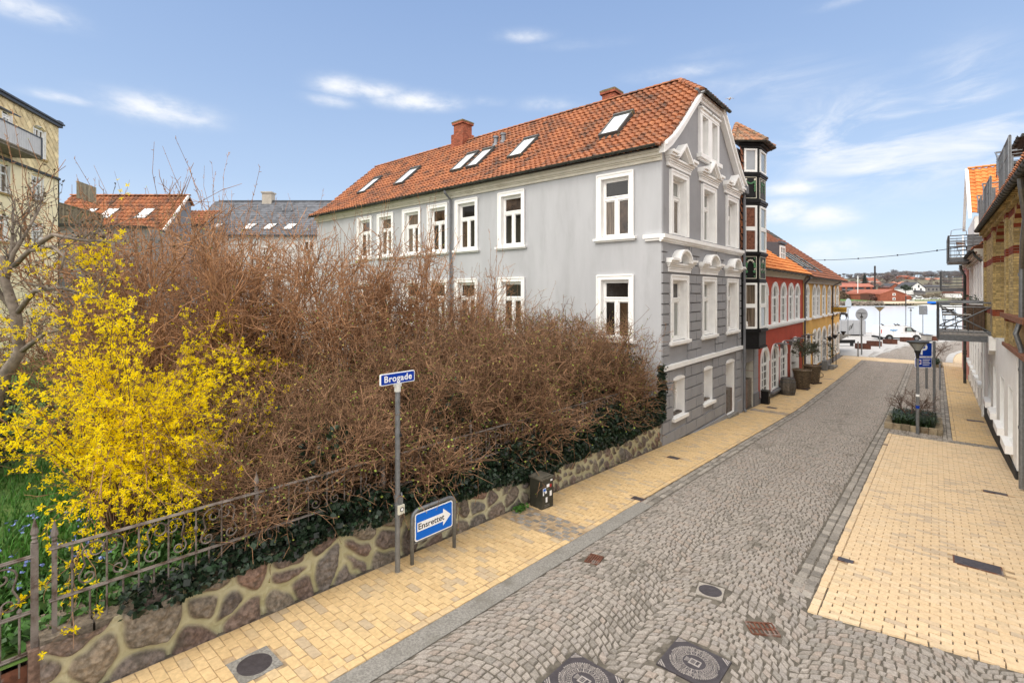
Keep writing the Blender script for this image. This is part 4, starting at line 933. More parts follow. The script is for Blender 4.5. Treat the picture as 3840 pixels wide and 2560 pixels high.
# ---------------------------------------------------------------- arched windows of the red and yellow houses
def arch_pts(um, r, v, rise, k=10): return [(um - r * math.cos(math.pi * i / k), v + rise * math.sin(math.pi * i / k)) for i in range(k + 1)]
def arched(fr, root, u0, u1, v0, vt, sur=.16, bars=(1, 4), sill=True, glassm=None, door=False, depth=.085, name='window', solid=None):
    """round-headed opening: surround with its arch, casements with bars, pane part, sill part; u0..vt are the outer edges of the surround"""
    um = (u0 + u1) / 2; R_ = (u1 - u0) / 2; rise = R_ * .95; vs = vt - rise; r = R_ - sur
    mb = MB(fr)
    mb.box(u0, u0 + sur, v0, vs, 0, .045); mb.box(u1 - sur, u1, v0, vs, 0, .045)
    o_, i_ = arch_pts(um, R_, vs, rise), arch_pts(um, r, vs, rise - sur)
    for k in range(10): mb.prism([i_[k], o_[k], o_[k + 1], i_[k + 1]][::-1], 0, .045)
    o2, i2 = arch_pts(um, R_ + .03, vs, rise + .03), arch_pts(um, R_ - .05, vs, rise - .05)
    for k in range(10): mb.prism([i2[k], o2[k], o2[k + 1], i2[k + 1]][::-1], .045, .065)
    a, b = u0 + sur, u1 - sur
    mb.box(a, a + .02, v0, vs, -depth, 0); mb.box(b - .02, b, v0, vs, -depth, 0); mb.box(a + .02, b - .02, v0, v0 + .02, -depth, 0)
    fw = .045; mb.box(a + .02, a + .02 + fw, v0 + .02, vs, -depth, -depth + .06); mb.box(b - .02 - fw, b - .02, v0 + .02, vs, -depth, -depth + .06)
    d0, d1 = -depth, -depth + .06
    lo = v0 + (.75 if door else .02)
    if door: mb.box(a + .09, b - .09, v0 + .02, lo, d0, d1 - .015)
    mb.box(um - .035, um + .035, lo, vs + (rise - sur) * .92, d0, d1)
    mb.box(a + .09, b - .09, lo, lo + .07, d0, d1 - .003)
    trn = vs - .12
    mb.box(a + .09, um - .05, trn - .06, trn + .06, d0, d1 + .02); mb.box(um + .05, b - .09, trn - .06, trn + .06, d0, d1 + .02)
    for k in range(1, bars[1]):
        z = lo + (trn - lo) * k / bars[1]; mb.box(a + .09, um - .05, z - .02, z + .02, d0, d1 - .01); mb.box(um + .05, b - .09, z - .02, z + .02, d0, d1 - .01)
    i3 = arch_pts(um, r - .07, vs, rise - sur - .07); i4 = arch_pts(um, r, vs, rise - sur)
    for k in range(10): mb.prism([i3[k], i4[k], i4[k + 1], i3[k + 1]][::-1], d0, d1)
    for k in range(10): mb.quad((*i_[k], 0), (*i_[k + 1], 0), (*i_[k + 1], -depth), (*i_[k], -depth))
    w = mb.build(name, white_far, root)
    mb = MB(fr); mb.poly([(a + .04, lo, d0 + .02), (b - .04, lo, d0 + .02), (b - .04, vs, d0 + .02)] + [(x, y, d0 + .02) for x, y in reversed(arch_pts(um, r - .02, vs, rise - sur - .02))][1:-1] + [(a + .04, vs, d0 + .02)])
    mb.build('panel' if solid else 'pane', solid or glassm or pane_dim, w)
    if sill: mb = MB(fr); mb.prism([(u0 - .06, v0 - .12), (u1 + .06, v0 - .12), (u1 + .06, v0), (u0 - .06, v0)], 0, .17); mb.build('sill', white_far, w)
    return w, (a, b, v0, vt - sur)
def arch_wall(fr, u0, u1, v0, v1, ops):
    """wall with round-headed holes: rectangle holes with the corners above the arch filled"""
    mb = MB(fr); wall_grid(mb, u0, u1, v0, v1, [o[:4] for o in ops])
    for (a, b, z0, z1, R_, sur) in ops:
        um = (a + b) / 2; rise = R_ * .95 - sur; vs = z1 - rise; q = arch_pts(um, (b - a) / 2, vs, rise)
        for k in range(10): mb.quad((*q[k], 0), (*q[k + 1], 0), (q[k + 1][0], z1, 0), (q[k][0], z1, 0))
    return mb
def wall_lamp(fr, u, v, root, m, inv=False):
    mb = MB(fr); mb.tube([(u, v - .08, 0), (u, v - .08, .12)], .05, 8); mb.tube([(u, v - .08, .05), (u, v - .2, .2), (u, v - .06, .36), (u, v, .38)], .018, 6)
    l = mb.build('wall_lamp', m, root); c = fr(u, v, .38); mb = MB()
    if inv: mb.lathe([(.03, -.26), (.07, -.2), (.2, .02), (.22, .06), (.0, .07)], tuple(c), 12)
    else: mb.lathe([(.06, -.22), (.09, -.1), (.07, -.02), (.30, .0), (.31, .035), (.05, .07), (.0, .08)], tuple(c), 12)
    mb.build('lamp_shade', m, l)

# ---------------------------------------------------------------- the red house
red_m = mat('red_stucco', (.42, .062, .03), .88, .1, 1.6, .2, 50, col2=(.35, .05, .025), c2scale=1.0)
rh = thing('red_house', 'red stuccoed house with white arched windows and an orange tiled roof', 'house', (X0, 30.5, -5.4))
RA, RB = 25.06, 35.40
ups = [(25.40, 26.82), (27.49, 28.90), (29.36, 30.77), (31.22, 32.58), (32.86, 34.28)]; lows = [(25.43, 27.0), (27.38, 28.96), (29.32, 30.92), (31.84, 34.0)]
def ophole(u0, u1, v0, vt, sur=.16): return (u0 + sur, u1 - sur, v0, vt - sur, (u1 - u0) / 2, sur)
ops = [ophole(a, b, -1.60, .54) for a, b in ups] + [ophole(a, b, -4.98, -2.63) for a, b in lows]
mb = arch_wall(FS2, RA, RB, -5.9, .82, ops)
mb.add([(RA, -5.9, -6), (RA, -5.9, 0), (RA, .82, 0), (RA, .82, -6)], [(0, 1, 2, 3)]); mb.add([(RB, -5.9, -6), (RB, -5.9, 0), (RB, .82, 0), (RB, .82, -6)], [(0, 3, 2, 1)])
mb.build('wall', red_m, rh)
for a, b in ups: arched(FS2, rh, a, b, -1.60, .54, glassm=pane_dim, sill=False, bars=(1, 3))
for i, (a, b) in enumerate(lows):
    if i < 3: arched(FS2, rh, a, b, -4.98, -2.63, bars=(1, 4), sill=False, door=(i == 9))
    else:
        w, _ = arched(FS2, rh, a, b, -5.2, -2.6, bars=(1, 1), sill=False, name='doorway', solid=white_far, depth=.6)
mb = MB(FS2); moulding(mb, RA, RB - .12, [(-1.82, -1.72, .09), (-1.72, -1.60, .17)]); mb.build('string_course', white_far, rh)
mb = MB(FS2); moulding(mb, RA, RB, [(.80, .86, .06), (.86, .93, .10), (.93, .99, .14), (.99, 1.10, .22), (1.10, 1.18, .30)]); mb.build('cornice', mat('stone_coloured_cornice', (.62, .57, .46), .7, .06, 3), rh)
mb = MB(FS2); mb.box(RA, 31.8, -6.0, -5.02, 0, .05); mb.box(34.05, RB, -6, -5.1, 0, .05); mb.build('plinth', stucco_plain, rh)
mb = MB(FS2); mb.box(27.2, 31.1, -5.08, -4.98, .02, .2); mb.build('door_sill', stucco_plain, rh)
rp = [(X0 + .36, 1.14), (X0 - 6.2, 1.14 + 6.56 * .775)]
cx = lambda V: np.stack([V[:, 1], V[:, 0], V[:, 2]], 1)
mb = MB(); pantiles(mb, rp, 24.6, 35.95, along=cx, seed=21, res=4, wave=.022); pantiles(mb, [(X0 - 12.8, 1.1), (X0 - 6.2, 1.14 + 6.56 * .775)], 24.6, 35.95, along=cx, seed=22, res=3, course=.5)
rf2 = mb.build('roof', tile_orange, rh)
mb = MB(); gutter(mb, (X0 + .40, 24.9, 1.12), (X0 + .40, 35.6, 1.08), .07, 1.0); mb.build('gutter', zinc_dark, rh)
mb = MB(FS2); y = RB + .1; mb.tube([(y - .1, .98, .40), (y - .1, .86, .38), (y, .55, .1), (y, -5.5, .1)], .055, 8); mb.build('downpipe', lead, rh)
mb = MB()                                               # zinc clad dormer
dz0 = 1.98; dx0, dx1 = -7.16, -9.0
mb.add([(dx0, 33.05, dz0 - .1), (dx0, 34.50, dz0 - .1), (dx0, 34.50, 3.05), (dx0, 33.05, 3.05), (dx1, 33.05, 3.2), (dx1, 34.50, 3.2), (dx1 + .02, 33.05, dz0 - .2), (dx1 + .02, 34.5, dz0 - .2)], [(0, 1, 2, 3), (3, 2, 5, 4), (0, 3, 4, 6), (1, 7, 5, 2)])
mb.box(dx0 - .05, dx0 + .12, 32.98, 34.57, 2.98, 3.10); mb.box(dx0 - .9, dx0 - .86, 33.02, 33.06, 1.9, 3.1); mb.build('dormer', lead, rf2)
FD = Fr((dx0, 0, 0), (0, 1, 0), (0, 0, 1), (1, 0, 0)); mb = MB(FD); frame_rect(mb, 33.12, 34.43, 1.98, 2.86, .12, 0, .06); mb.box(33.72, 33.83, 2.1, 2.74, 0, .05); mb.box(33.24, 33.72, 2.38, 2.44, 0, .04); mb.box(33.83, 34.31, 2.38, 2.44, 0, .04); w = mb.build('dormer_window', white_far, rf2)
mb = MB(FD); mb.quad((33.24, 2.1, .01), (34.31, 2.1, .01), (34.31, 2.74, .01), (33.24, 2.74, .01)); mb.build('pane', glass_pale, w)
for u in (28.06, 30.08, 32.14, 35.02): wall_lamp(FS2, u, -2.62, rh, galv)

# ---------------------------------------------------------------- the yellow house
yel_m = mat('yellow_stucco', (.68, .40, .10), .88, .07, 1.4, .15, 50, col2=(.60, .35, .10), c2scale=.9)
yh_ = thing('yellow_house', 'yellow stuccoed corner house with arched windows and a brown tiled roof', 'house', (X0, 43, -5.6))
YA, YB = 35.50, 50.86
yu = [(35.86, 37.26), (38.36, 39.74), (39.84, 41.24), (42.12, 43.55), (44.52, 46.0), (46.72, 48.05), (48.72, 50.2)]; yl = [(35.98, 37.66), (38.50, 39.92), (40.03, 41.58), (42.0, 44.0), (44.70, 46.25), (46.95, 48.35), (48.78, 50.42)]
hts = [-4.99, -5.0, -5.0, -5.45, -5.15, -5.12, -5.12]
ops = [ophole(a, b, -1.65, .54) for a, b in yu] + [ophole(a, b, h, -2.50 if i else -2.65) for i, ((a, b), h) in enumerate(zip(yl, hts))]
mb = arch_wall(FS2, YA, YB, -6.1, .72, ops); mb.add([(YB, -6.1, -12), (YB, -6.1, 0), (YB, .72, 0), (YB, .72, -12)], [(0, 3, 2, 1)]); mb.add([(YB, .72, 0), (YB, .72, -12), (YB, 5.4, -6.2)], [(0, 2, 1)])
mb.build('wall', yel_m, yh_)
for a, b in yu: arched(FS2, yh_, a, b, -1.65, .54, bars=(1, 4), glassm=pane_dim)
for i, ((a, b), h) in enumerate(zip(yl, hts)): arched(FS2, yh_, a, b, h, -2.50 if i else -2.65, bars=(1, 3), sill=False, name='doorway' if i in (0, 3) else 'window', solid=white_far if i == 0 else (black_plain if i == 3 else None), glassm=pane_dim)
mb = MB(FS2); mb.box(YA + .6, 41.9, -6.2, -5.1, 0, .06); mb.box(44.2, YB + .02, -6.2, -5.2, 0, .06); mb.build('plinth', stucco_plain, yh_)
mb = MB(FS2); mb.prism([(YA, .60), (YB + .1, .60), (YB + .1, .98), (YA, .98)], 0, .16); mb.box(YA, YB + .2, .90, .99, .16, .42); mb.build('soffit', mat('grey_soffit_paint', (.42, .38, .32), .8, .06, 3), yh_)
rp = [(X0 + .46, 1.0), (X0 - 6.3, 1.0 + 6.76 * .775)]
mb = MB(); pantiles(mb, rp, 35.95, 51.9, along=cx, seed=31, res=4, wave=.022, keep=lambda y, z: y < 52.0); pantiles(mb, [(X0 - 13, .96), (X0 - 6.3, 1.0 + 6.76 * .775)], 35.95, 51.9, along=cx, seed=32, res=3, course=.5)
rf3 = mb.build('roof', tile_brown, yh_)
mb = MB(); ridge_tiles(mb, (X0 - 6.3, 35.9, 6.29), (X0 - 6.3, 51.9, 6.29)); mb.build('ridge_tiles', tile_brown, rf3)
mb = MB(); gutter(mb, (X0 + .50, 35.6, .97), (X0 + .50, 51.9, .94), .07, 1.0); mb.build('gutter', zinc_dark, yh_)
mb = MB(FS2); y = 46.5; mb.tube([(y + 1.2, .9, .48), (y + 1.1, .8, .46), (y + .2, .55, .12), (y, .3, .1), (y, -5.62, .1)], .05, 8); mb.build('downpipe', mat('brown_downpipe', (.06, .045, .035), .6, .2, 3), yh_)
sl_ = np.array((-1, 0, .775)) / math.hypot(1, .775)
FRY = Fr((X0 + .46, 0, 1.0), (0, 1, 0), tuple(sl_), (.775 / math.hypot(1, .775), 0, 1 / math.hypot(1, .775)))
for (y, v0, v1) in [(37.0, .95, 2.6), (38.6, .95, 3.1), (40.0, .9, 3.0), (42.3, .85, 3.0), (48.2, 6.2, 7.4), (49.9, 6.2, 7.4)]:
    mb = MB(FRY); frame_rect(mb, y, y + .8, v0, v1, .07, 0, .13); w = mb.build('roof_window', zinc_dark, rf3)
    mb = MB(FRY); mb.quad((y + .07, v0 + .07, .1), (y + .73, v0 + .07, .1), (y + .73, v1 - .07, .1), (y + .07, v1 - .07, .1)); mb.build('pane', pane_bright, w)
    mb = MB(FRY); mb.box(y - .08, y + .88, v0 - .16, v0, .03, .07); mb.build('flashing', zinc, w)
for u in (36.73, 43.13, 45.47, 50.09): wall_lamp(FS2, u, -3.34, yh_, black_plain, True)
mb = MB(FS2); mb.box(42.2, 44.1, -5.9, -5.42, 0, .75); mb.build('doorstep', concrete, yh_)
# hanging shop sign on an ornate bracket
ks = thing('hanging_shop_sign', 'yellow hanging shop sign reading Karikatur on a scrolled iron bracket', 'sign', (X0, 46.5, -1.4))
FK = Fr((0, 46.5, 0), (1, 0, 0), (0, 0, 1), (0, -1, 0))
mb = MB(FK); pts = [(-6.50 + .205, -1.53), (-5.3, -1.53), (-5.3, -1.17), (-6.50 + .205, -1.17)]; mb.prism(pts, -.03, .03)
for i in range(9): mb.prism([(-6.28 + i * .122, -1.17), (-6.24 + i * .122, -1.135), (-6.2 + i * .122, -1.17)], -.02, .02); mb.prism([(-6.28 + i * .122, -1.53), (-6.2 + i * .122, -1.53), (-6.24 + i * .122, -1.565)], -.02, .02)
bd = mb.build('board', mat('ochre_sign_board', (.42, .24, .02), .5, .1, 4), ks)
text_mesh('Karikatur', .27, FK, -5.80, -1.355, .034, 'lettering', mat('dark_brown_lettering', (.03, .015, .008), .6, .1, 4), bd, sx=.92)
def scroll(cx, cy, r, turns, a0, k=18, s=1): return [(cx + r * (1 - .8 * i / k) * math.cos(a0 + s * 2 * math.pi * turns * i / k), cy + r * (1 - .8 * i / k) * math.sin(a0 + s * 2 * math.pi * turns * i / k), 0) for i in range(k + 1)]
mb = MB(FK); mb.tube([(-6.34, -1.14, 0), (-5.05, -1.14, 0)], .02, 6); mb.tube([(-6.34, -.75, 0), (-6.34, -2.2, 0)], .022, 6); mb.tube([(-6.34, -2.1, 0), (-6.0, -1.75, 0), (-5.75, -1.6, 0)], .016, 6)
for c in [(-6.16, -.98, .15, 1.2, 0), (-5.92, -1.0, .12, 1.2, 3), (-6.2, -1.78, .14, 1.3, 1), (-5.95, -1.74, .12, 1.2, 4), (-6.22, -2.05, .1, 1.2, 2), (-5.66, -1.68, .1, 1.1, 1), (-6.24, -.82, .08, 1.1, 4), (-5.5, -1.66, .07, 1.1, 2)]: mb.tube(scroll(*c), .014, 5)
for i in range(10): a = random.uniform(0, 6.28); c = (-6.1 + random.uniform(-.2, .5), -1.82 + random.uniform(-.18, .12)); mb.prism([(c[0] + .06 * math.cos(a), c[1] + .06 * math.sin(a)), (c[0] + .03 * math.cos(a + 2.2), c[1] + .03 * math.sin(a + 2.2)), (c[0] + .03 * math.cos(a - 2.2), c[1] + .03 * math.sin(a - 2.2))], -.01, .01)
mb.build('bracket', mat('dark_wrought_iron', (.03, .02, .018), .6, .2, 4), ks)
# ---------------------------------------------------------------- right-hand side of the street
XR = 1.60
FR_ = Fr((XR, 0, 0), (0, 1, 0), (0, 0, 1), (-1, 0, 0))
bh = thing('brick_house', 'yellow brick house with dark red bands above a white ground floor', 'house', (XR, 22, -4.9))
wht = mat('white_limewash_wall', (.80, .79, .765), .9, .04, 1.5, .12, 50, col2=(.60, .58, .54), c2scale=1.2, c2lo=.55, c2hi=.85)
# narrow ground floor windows: deep white reveals
gw = [(19.15, 20.31), (21.45, 22.71), (23.98, 25.17), (26.30, 27.48)]
mb = MB(FR_); hol = [(a, b, -4.20, -2.66) for a, b in gw]; wall_grid(mb, 18.3, 29.2, -5.6, -1.58, hol); mb.quad((18.3, -5.4, 0), (18.3, -1.58, 0), (18.3, -1.58, -.9), (18.3, -5.4, -.9))
wall_grid(mb, 8.0, 18.3, -5.4, -1.58, [], -.9)
mb.prism([(24.3, -1.58), (24.9, -1.58), (24.9, -2.25), (24.3, -2.05)], 0, .16)
mb.build('ground_floor_wall', wht, bh)
mb = MB(FR_); wall_grid(mb, 18.24, 29.2, -5.8, -4.62, [], .03); mb.quad((18.24, -5.8, .03), (18.24, -4.62, .03), (18.24, -4.62, -.9), (18.24, -5.8, -.9)); mb.quad((18.24, -4.62, .03), (29.2, -4.62, .03), (29.2, -4.62, 0), (18.24, -4.62, 0)); mb.build('plinth', mat('black_tarred_plinth', (.022, .022, .022), .8, .2, 3), bh)
for a, b in gw:
    mb = MB(FR_); lining(mb, a, b, -4.20, -2.66, -.42, .004, .02); frame_rect(mb, a + .02, b - .02, -4.18, -2.68, .09, -.40, -.33); mb.box((a + b) / 2 - .04, (a + b) / 2 + .04, -4.09, -2.77, -.40, -.34); w = mb.build('window', white_far, bh)
    mb = MB(FR_); mb.quad((a + .11, -4.09, -.37), (b - .11, -4.09, -.37), (b - .11, -2.77, -.37), (a + .11, -2.77, -.37)); mb.build('pane', glass, w)
    mb = MB(FR_); mb.prism([(a - .04, -4.42), (b + .10, -4.42), (b + .10, -4.20), (a - .04, -4.20)], -.3, .16); mb.build('sill', white, w)
    mb = MB(FR_)
    for z in (-2.95, -3.35, -4.0): mb.box(b - .16, b - .10, z, z + .09, -.33, -.30)
    mb.build('hinge', black_plain, w)
# brick upper wall: bands, two arched niches seen edge on, pilasters
def brick_face(mby, mbr, fr, u0, u1, v0, v1, bands, n=0.0, bh_=.075, bl=.235):
    k = int(round((v1 - v0) / bh_))
    for j in range(k):
        za, zb = v0 + j * (v1 - v0) / k + .006, v0 + (j + 1) * (v1 - v0) / k - .006; off = (j % 2) * bl / 2; e = u0 - off
        tgt = mbr if any(a - .02 <= (za + zb) / 2 <= b + .02 for a, b in bands) else mby
        while e < u1 - .01:
            a, b = max(e, u0) + .006, min(e + bl, u1) - .006; e += bl
            if b - a > .02: tgt.fr = fr; tgt.box(a, b, za, zb, n - .03, n + .006)
BD = [(2.17, 2.42), (1.06, 1.25), (-.84, -.60)]
my, mr, mm = MB(), MB(), MB()
BA = -1.58; BT = 2.72
spans = [(24.2, 29.15, 0.0), (19.0, 20.9, 0.0), (9, 15.6, 0.0)]
for a, b, n in spans: brick_face(my, mr, FR_, a, b, BA, BT, BD, n)
mm.fr = FR_
for a, b, n in spans: mm.box(a, b, BA, BT, -.6, n - .006)
back = .42
for a, b in ((20.9, 24.2), (15.6, 19.0)):
    brick_face(my, mr, FR_, a, b, BA + (.0), BT, [(x[0] - .02, x[1] - .02) for x in BD], -back); mm.box(a, b, BA, BT, -.8, -back - .006)
    fe = Fr((0, b, 0), (1, 0, 0), (0, 0, 1), (0, -1, 0)); brick_face(my, mr, fe, XR, XR + back, BA, BT, BD, 0.0)
    # arch head of the niche in the wall plane
    um, r = (a + b) / 2, (b - a) / 2
    for k in range(14):
        t0, t1 = math.pi * k / 14, math.pi * (k + 1) / 14
        q = [(um - r * math.cos(t0), 1.75 + .55 * math.sin(t0)), (um - r * math.cos(t1), 1.75 + .55 * math.sin(t1))]
        (mr if k % 2 else my).fr = FR_; (mr if k % 2 else my).prism([q[0], q[1], (q[1][0], q[1][1] + .24), (q[0][0], q[0][1] + .24)], -.30, .0)
        my.fr = FR_; my.prism([(q[0][0], q[0][1] + .24), (q[1][0], q[1][1] + .24), (q[1][0], BT), (q[0][0], BT)], -.2, -.01)
for (u, w, d) in ((24.25, .55, .07), (28.4, .6, .06), (20.2, .5, .05)):
    brick_face(my, mr, FR_, u, u + w, BA, BT - .1, BD, d); fe = Fr((0, u, 0), (1, 0, 0), (0, 0, 1), (0, -1, 0)); brick_face(my, mr, fe, XR - d, XR + .02, BA, BT - .1, BD, 0.0); mm.fr = FR_; mm.box(u + .01, u + w - .01, BA, BT - .1, 0, d - .008)
my.fr = FR_
for u in np.arange(9, 29, .34): my.box(u, u + .16, 2.40, 2.56, .0, .20); my.box(u, u + .16, 2.30, 2.40, .0, .11)
my.box(9, 29.15, 2.56, 2.72, 0.006, .22)
uw = my.build('upper_wall', brick_yel, bh); mr.build('brick_band', brick_band, uw); mm.build('joint', mortar_grey, uw)
mb = MB(Fr((XR + .20, 0, 0), (0, 1, 0), (0, 0, 1), (-1, 0, 0)))                    # terracotta balustrade in the niche
mb.box(15.7, 20.8, -.72, -.60, -.08, .34); mb.box(15.7, 20.8, -1.56, -1.46, -.08, .30)
bl_ = mb.build('balustrade', mat('terracotta', (.20, .085, .045), .9, .25, 9, .2, 50), bh)
mb = MB()
for u in np.arange(15.9, 20.8, .24): mb.lathe([(.07, 0), (.07, .08), (.04, .14), (.09, .3), (.05, .5), (.035, .6), (.07, .68), (.07, .74)], (XR + .08, u, -1.46), 8)
mb.build('baluster', mat('pale_terracotta', (.27, .18, .09), .9, .25, 9), bl_)
# eaves gutter, downpipe, roof with steel balconies
mb = MB(); gutter(mb, (XR - .29, 8, 2.40), (XR - .29, 28.6, 2.60), .085, .42); mb.build('gutter', zinc_dark, bh)
mb = MB(); mb.quad((XR - .2, 8, 2.46), (XR + .1, 8, 2.60), (XR + .1, 28.5, 2.66), (XR - .2, 28.5, 2.60)); mb.quad((XR - .22, 8, 2.40), (XR - .22, 28.5, 2.55), (XR + .02, 28.5, 2.66), (XR + .02, 8, 2.5)); mb.build('soffit', mat('weathered_soffit', (.13, .10, .07), .9, .3, 5), bh)
mb = MB(); mb.tube([(XR - .26, 14.75, 2.40), (XR - .24, 14.8, 2.2), (XR - .12, 15.4, 1.6), (XR - .10, 16.0, 1.2), (XR - .02, 17.05, .6), (XR - .02, 17.12, -.6), (XR - .12, 17.12, -1.0), (XR - .02, 17.12, -1.4), (XR - .02, 17.12, -4.75)], .055, 10)
for z in (.4, -1.9, -3.3): mb.tube([(XR - .02, 17.12, z), (XR - .02, 17.12, z + .07)], .068, 10)
mb.build('downpipe', galv, bh)
mb = MB(); pantiles(mb, [(XR - .22, 2.66), (XR + 4.6, 7.2)], 8, 28.5, along=cx, seed=41, res=4); rfb = mb.build('roof', tile, bh)
def roof_balcony(yf, yn, name):
    """steel balcony let into the roof: floor, front rail with bars, a sheet metal end screen, a fan of curved bars"""
    x0 = XR - .24; z0, z1 = 2.86, 3.80
    mb = MB(); mb.box(x0, XR + 1.2, yn, yf, z0 - .1, z0); fl = mb.build(name, galv, bh)
    mb = MB(); mb.box(x0, x0 + .30, yf, yf + .03, z0 - .15, z1 + .05)
    for k in range(3): mb.box(x0 + .05 + k * .1, x0 + .07 + k * .1, yf - .012, yf, z0 - .15, z1 + .05)
    mb.build('end_screen', galv, fl)
    mb = MB(); mb.tube([(x0, yn, z1), (x0, yf, z1), (x0 - .02, yf + .75, z1 + .35), (XR + .2, yf + .75, z1 + .35)], .022, 6); mb.tube([(x0, yn, z0 + .55), (x0, yf, z0 + .55)], .016, 6)
    for k in range(int((yf - yn) / .14)): y = yn + k * .14; mb.tube([(x0, y, z0 - .05), (x0, y, z1)], .009, 4)
    for k in range(int((yf - yn) / 1.1)): y = yn + k * 1.1; mb.box(x0 - .03, x0 + .03, y, y + .05, z0 - .15, z1)
    for k in range(9):
        e = k / 8; mb.tube([(x0 + .02, yf + .04 + .03 * e, z1 - .5 + .45 * e), (x0 - .02, yf + .32, z1 - .34 + .55 * e), (x0 + .0, yf + .70, z1 - .40 + .72 * e), (XR + .3, yf + .74, z1 - .42 + .75 * e)], .013, 5)
    mb.build('railing', galv, fl)
    mb = MB(); mb.box(XR + .75, XR + 3.2, yn, yf, z0, 4.9); d = mb.build('dormer_wall', mat('grey_brown_dormer_cladding', (.20, .165, .14), .8, .12, 3), fl)
    mb = MB(); mb.box(XR + .45, XR + 3.3, yn - .2, yf + .15, 4.9, 5.0); gutter(mb, (XR + .42, yn - .2, 4.96), (XR + .42, yf + .15, 4.96), .07, .6); mb.build('dormer_roof', zinc_dark, d)
    mb = MB(); mb.box(XR + .735, XR + .752, yn + .3, yf - .3, z0 + .05, 4.7); mb.build('glazed_door', glass, d)
    mb = MB(); mb.box(XR + .70, XR + .735, yf - .5, yf - .38, z0 + .05, 4.7); mb.box(XR + .70, XR + .735, yn + .3, yn + .4, z0, 4.7); mb.build('door_frame', white_far, d)
roof_balcony(19.7, 16.9, 'roof_balcony'); roof_balcony(25.2, 22.4, 'roof_balcony'); roof_balcony(28.3, 26.9, 'roof_balcony')
# steel balconies hung on the facades, over the pavement
def hung_balcony(root, y0, y1, x0, z0, h, deck=True, cross=True, fr_back=XR):
    mb = MB(); mb.box(x0, fr_back, y0, y1, z0 - .24, z0 - .02); bal = mb.build('balcony', steel_dark, root)
    mb = MB()
    for k in range(int((fr_back - x0 - .06) / .14)): a = x0 + .04 + k * .14; mb.box(a, a + .128, y0 + .03, y1 - .03, z0 - .02, z0 + .015)
    mb.build('deck', mat('weathered_deck_boards', (.27, .25, .23), .85, .2, 9, .2, 40), bal)
    mb = MB(); zt = z0 + h
    for (a, b) in (((x0 + .03, y0), (fr_back - .05, y0)), ((x0 + .03, y1), (fr_back - .05, y1)), ((x0, y0), (x0, y1))):
        for z, r in ((zt, .034), (zt - .16, .026), (z0 + .12, .03)): mb.tube([(*a, z), (*b, z)], r, 6)
        d = math.hypot(b[0] - a[0], b[1] - a[1]); npost = max(1, int(round(d / 1.2)))
        for k in range(npost + 1): e = k / npost; q = (a[0] + (b[0] - a[0]) * e, a[1] + (b[1] - a[1]) * e); mb.box(q[0] - .03, q[0] + .03, q[1] - .03, q[1] + .03, z0 - .16, zt)
        if cross:
            for k in range(npost):
                e0, e1 = (k + .04) / npost, (k + .96) / npost; L = lambda e, z: (a[0] + (b[0] - a[0]) * e, a[1] + (b[1] - a[1]) * e, z)
                mb.tube([L(e0, z0 + .15), L(e1, zt - .18)], .026, 5); mb.tube([L(e1, z0 + .15), L(e0, zt - .18)], .026, 5)
        else:
            for k in range(1, 4): z = z0 + .12 + (h - .24) * k / 4; mb.tube([(*a, z), (*b, z)], .02, 5)
        for k in range(1, npost * 3): e = k / (npost * 3); mb.tube([(a[0] + (b[0] - a[0]) * e, a[1] + (b[1] - a[1]) * e, z0 + .12), (a[0] + (b[0] - a[0]) * e, a[1] + (b[1] - a[1]) * e, zt - .12)], .007, 4)
    mb.build('railing', steel_dark, bal); return bal
b1 = hung_balcony(bh, 25.0, 28.8, .05, -1.58, 1.20)
mb = MB(); mb.box(XR - .62, XR - .06, 28.2, 28.5, -1.56, -.55)
for k in range(6): mb.box(XR - .62 + k * .093, XR - .54 + k * .093, 28.17, 28.2, -1.54, -.55)
mb.build('timber_screen', mat('brown_slat_screen', (.09, .055, .035), .8, .3, 8), b1)
# folding table and chairs standing on the lower balcony
iron_d = mat('dark_steel_frame', (.03, .03, .032), .5, .2, 4)
def bistro_table(loc, label, h=.72):
    t = thing('balcony_table', label, 'table', loc); local(t)
    mb = MB(); mb.box(-.42, .42, -.3, .3, h - .03, h); mb.build('table_top', mat('grey_table_slats', (.30, .28, .25), .7, .2, 6), t)
    for sx in (-.34, .34):
        mb = MB(); mb.tube([(sx, -.24, 0), (sx, .24, h - .03)], .013, 5); mb.tube([(sx, .24, 0), (sx, -.24, h - .03)], .013, 5); mb.tube([(sx, -.27, .01), (sx, -.2, .01)], .014, 5); mb.build('leg_frame', iron_d, t)
    return t
def bistro_chair(loc, rz, label, m):
    t = thing('balcony_chair', label, 'chair', loc, None, rz); local(t)
    mb = MB()
    for k in range(5): mb.box(-.2, .2, -.19 + k * .08, -.125 + k * .08, .43, .45)
    mb.build('seat', m, t); mb = MB()
    for k in range(3): mb.box(-.2, .2, .19 + k * .015, .205 + k * .015, .62 + k * .1, .69 + k * .1)
    mb.build('backrest', m, t)
    for sx in (-.2, .2):
        mb = MB(); mb.tube([(sx, -.22, 0), (sx, .08, .43), (sx, .24, .9)], .012, 5); mb.tube([(sx, .25, 0), (sx, -.16, .43)], .012, 5); mb.build('leg_frame', iron_d, t)
    return t
bistro_table((.62, 26.2, -1.565), 'slatted folding table on the lower steel balcony of the brick house')
c1 = bistro_chair((.45, 27.1, -1.565), .3, 'dark folding chair behind the table on the lower steel balcony', iron_d)
bx = thing('balcony_planter', 'planter box of leaves on the railing of the lower steel balcony', 'planter', (1.0, 28.75, -.42)); local(bx)
mb = MB(); mb.box(-.5, .4, -.1, .1, -.05, .1); mb.build('box', zinc, bx)
mb = MB()
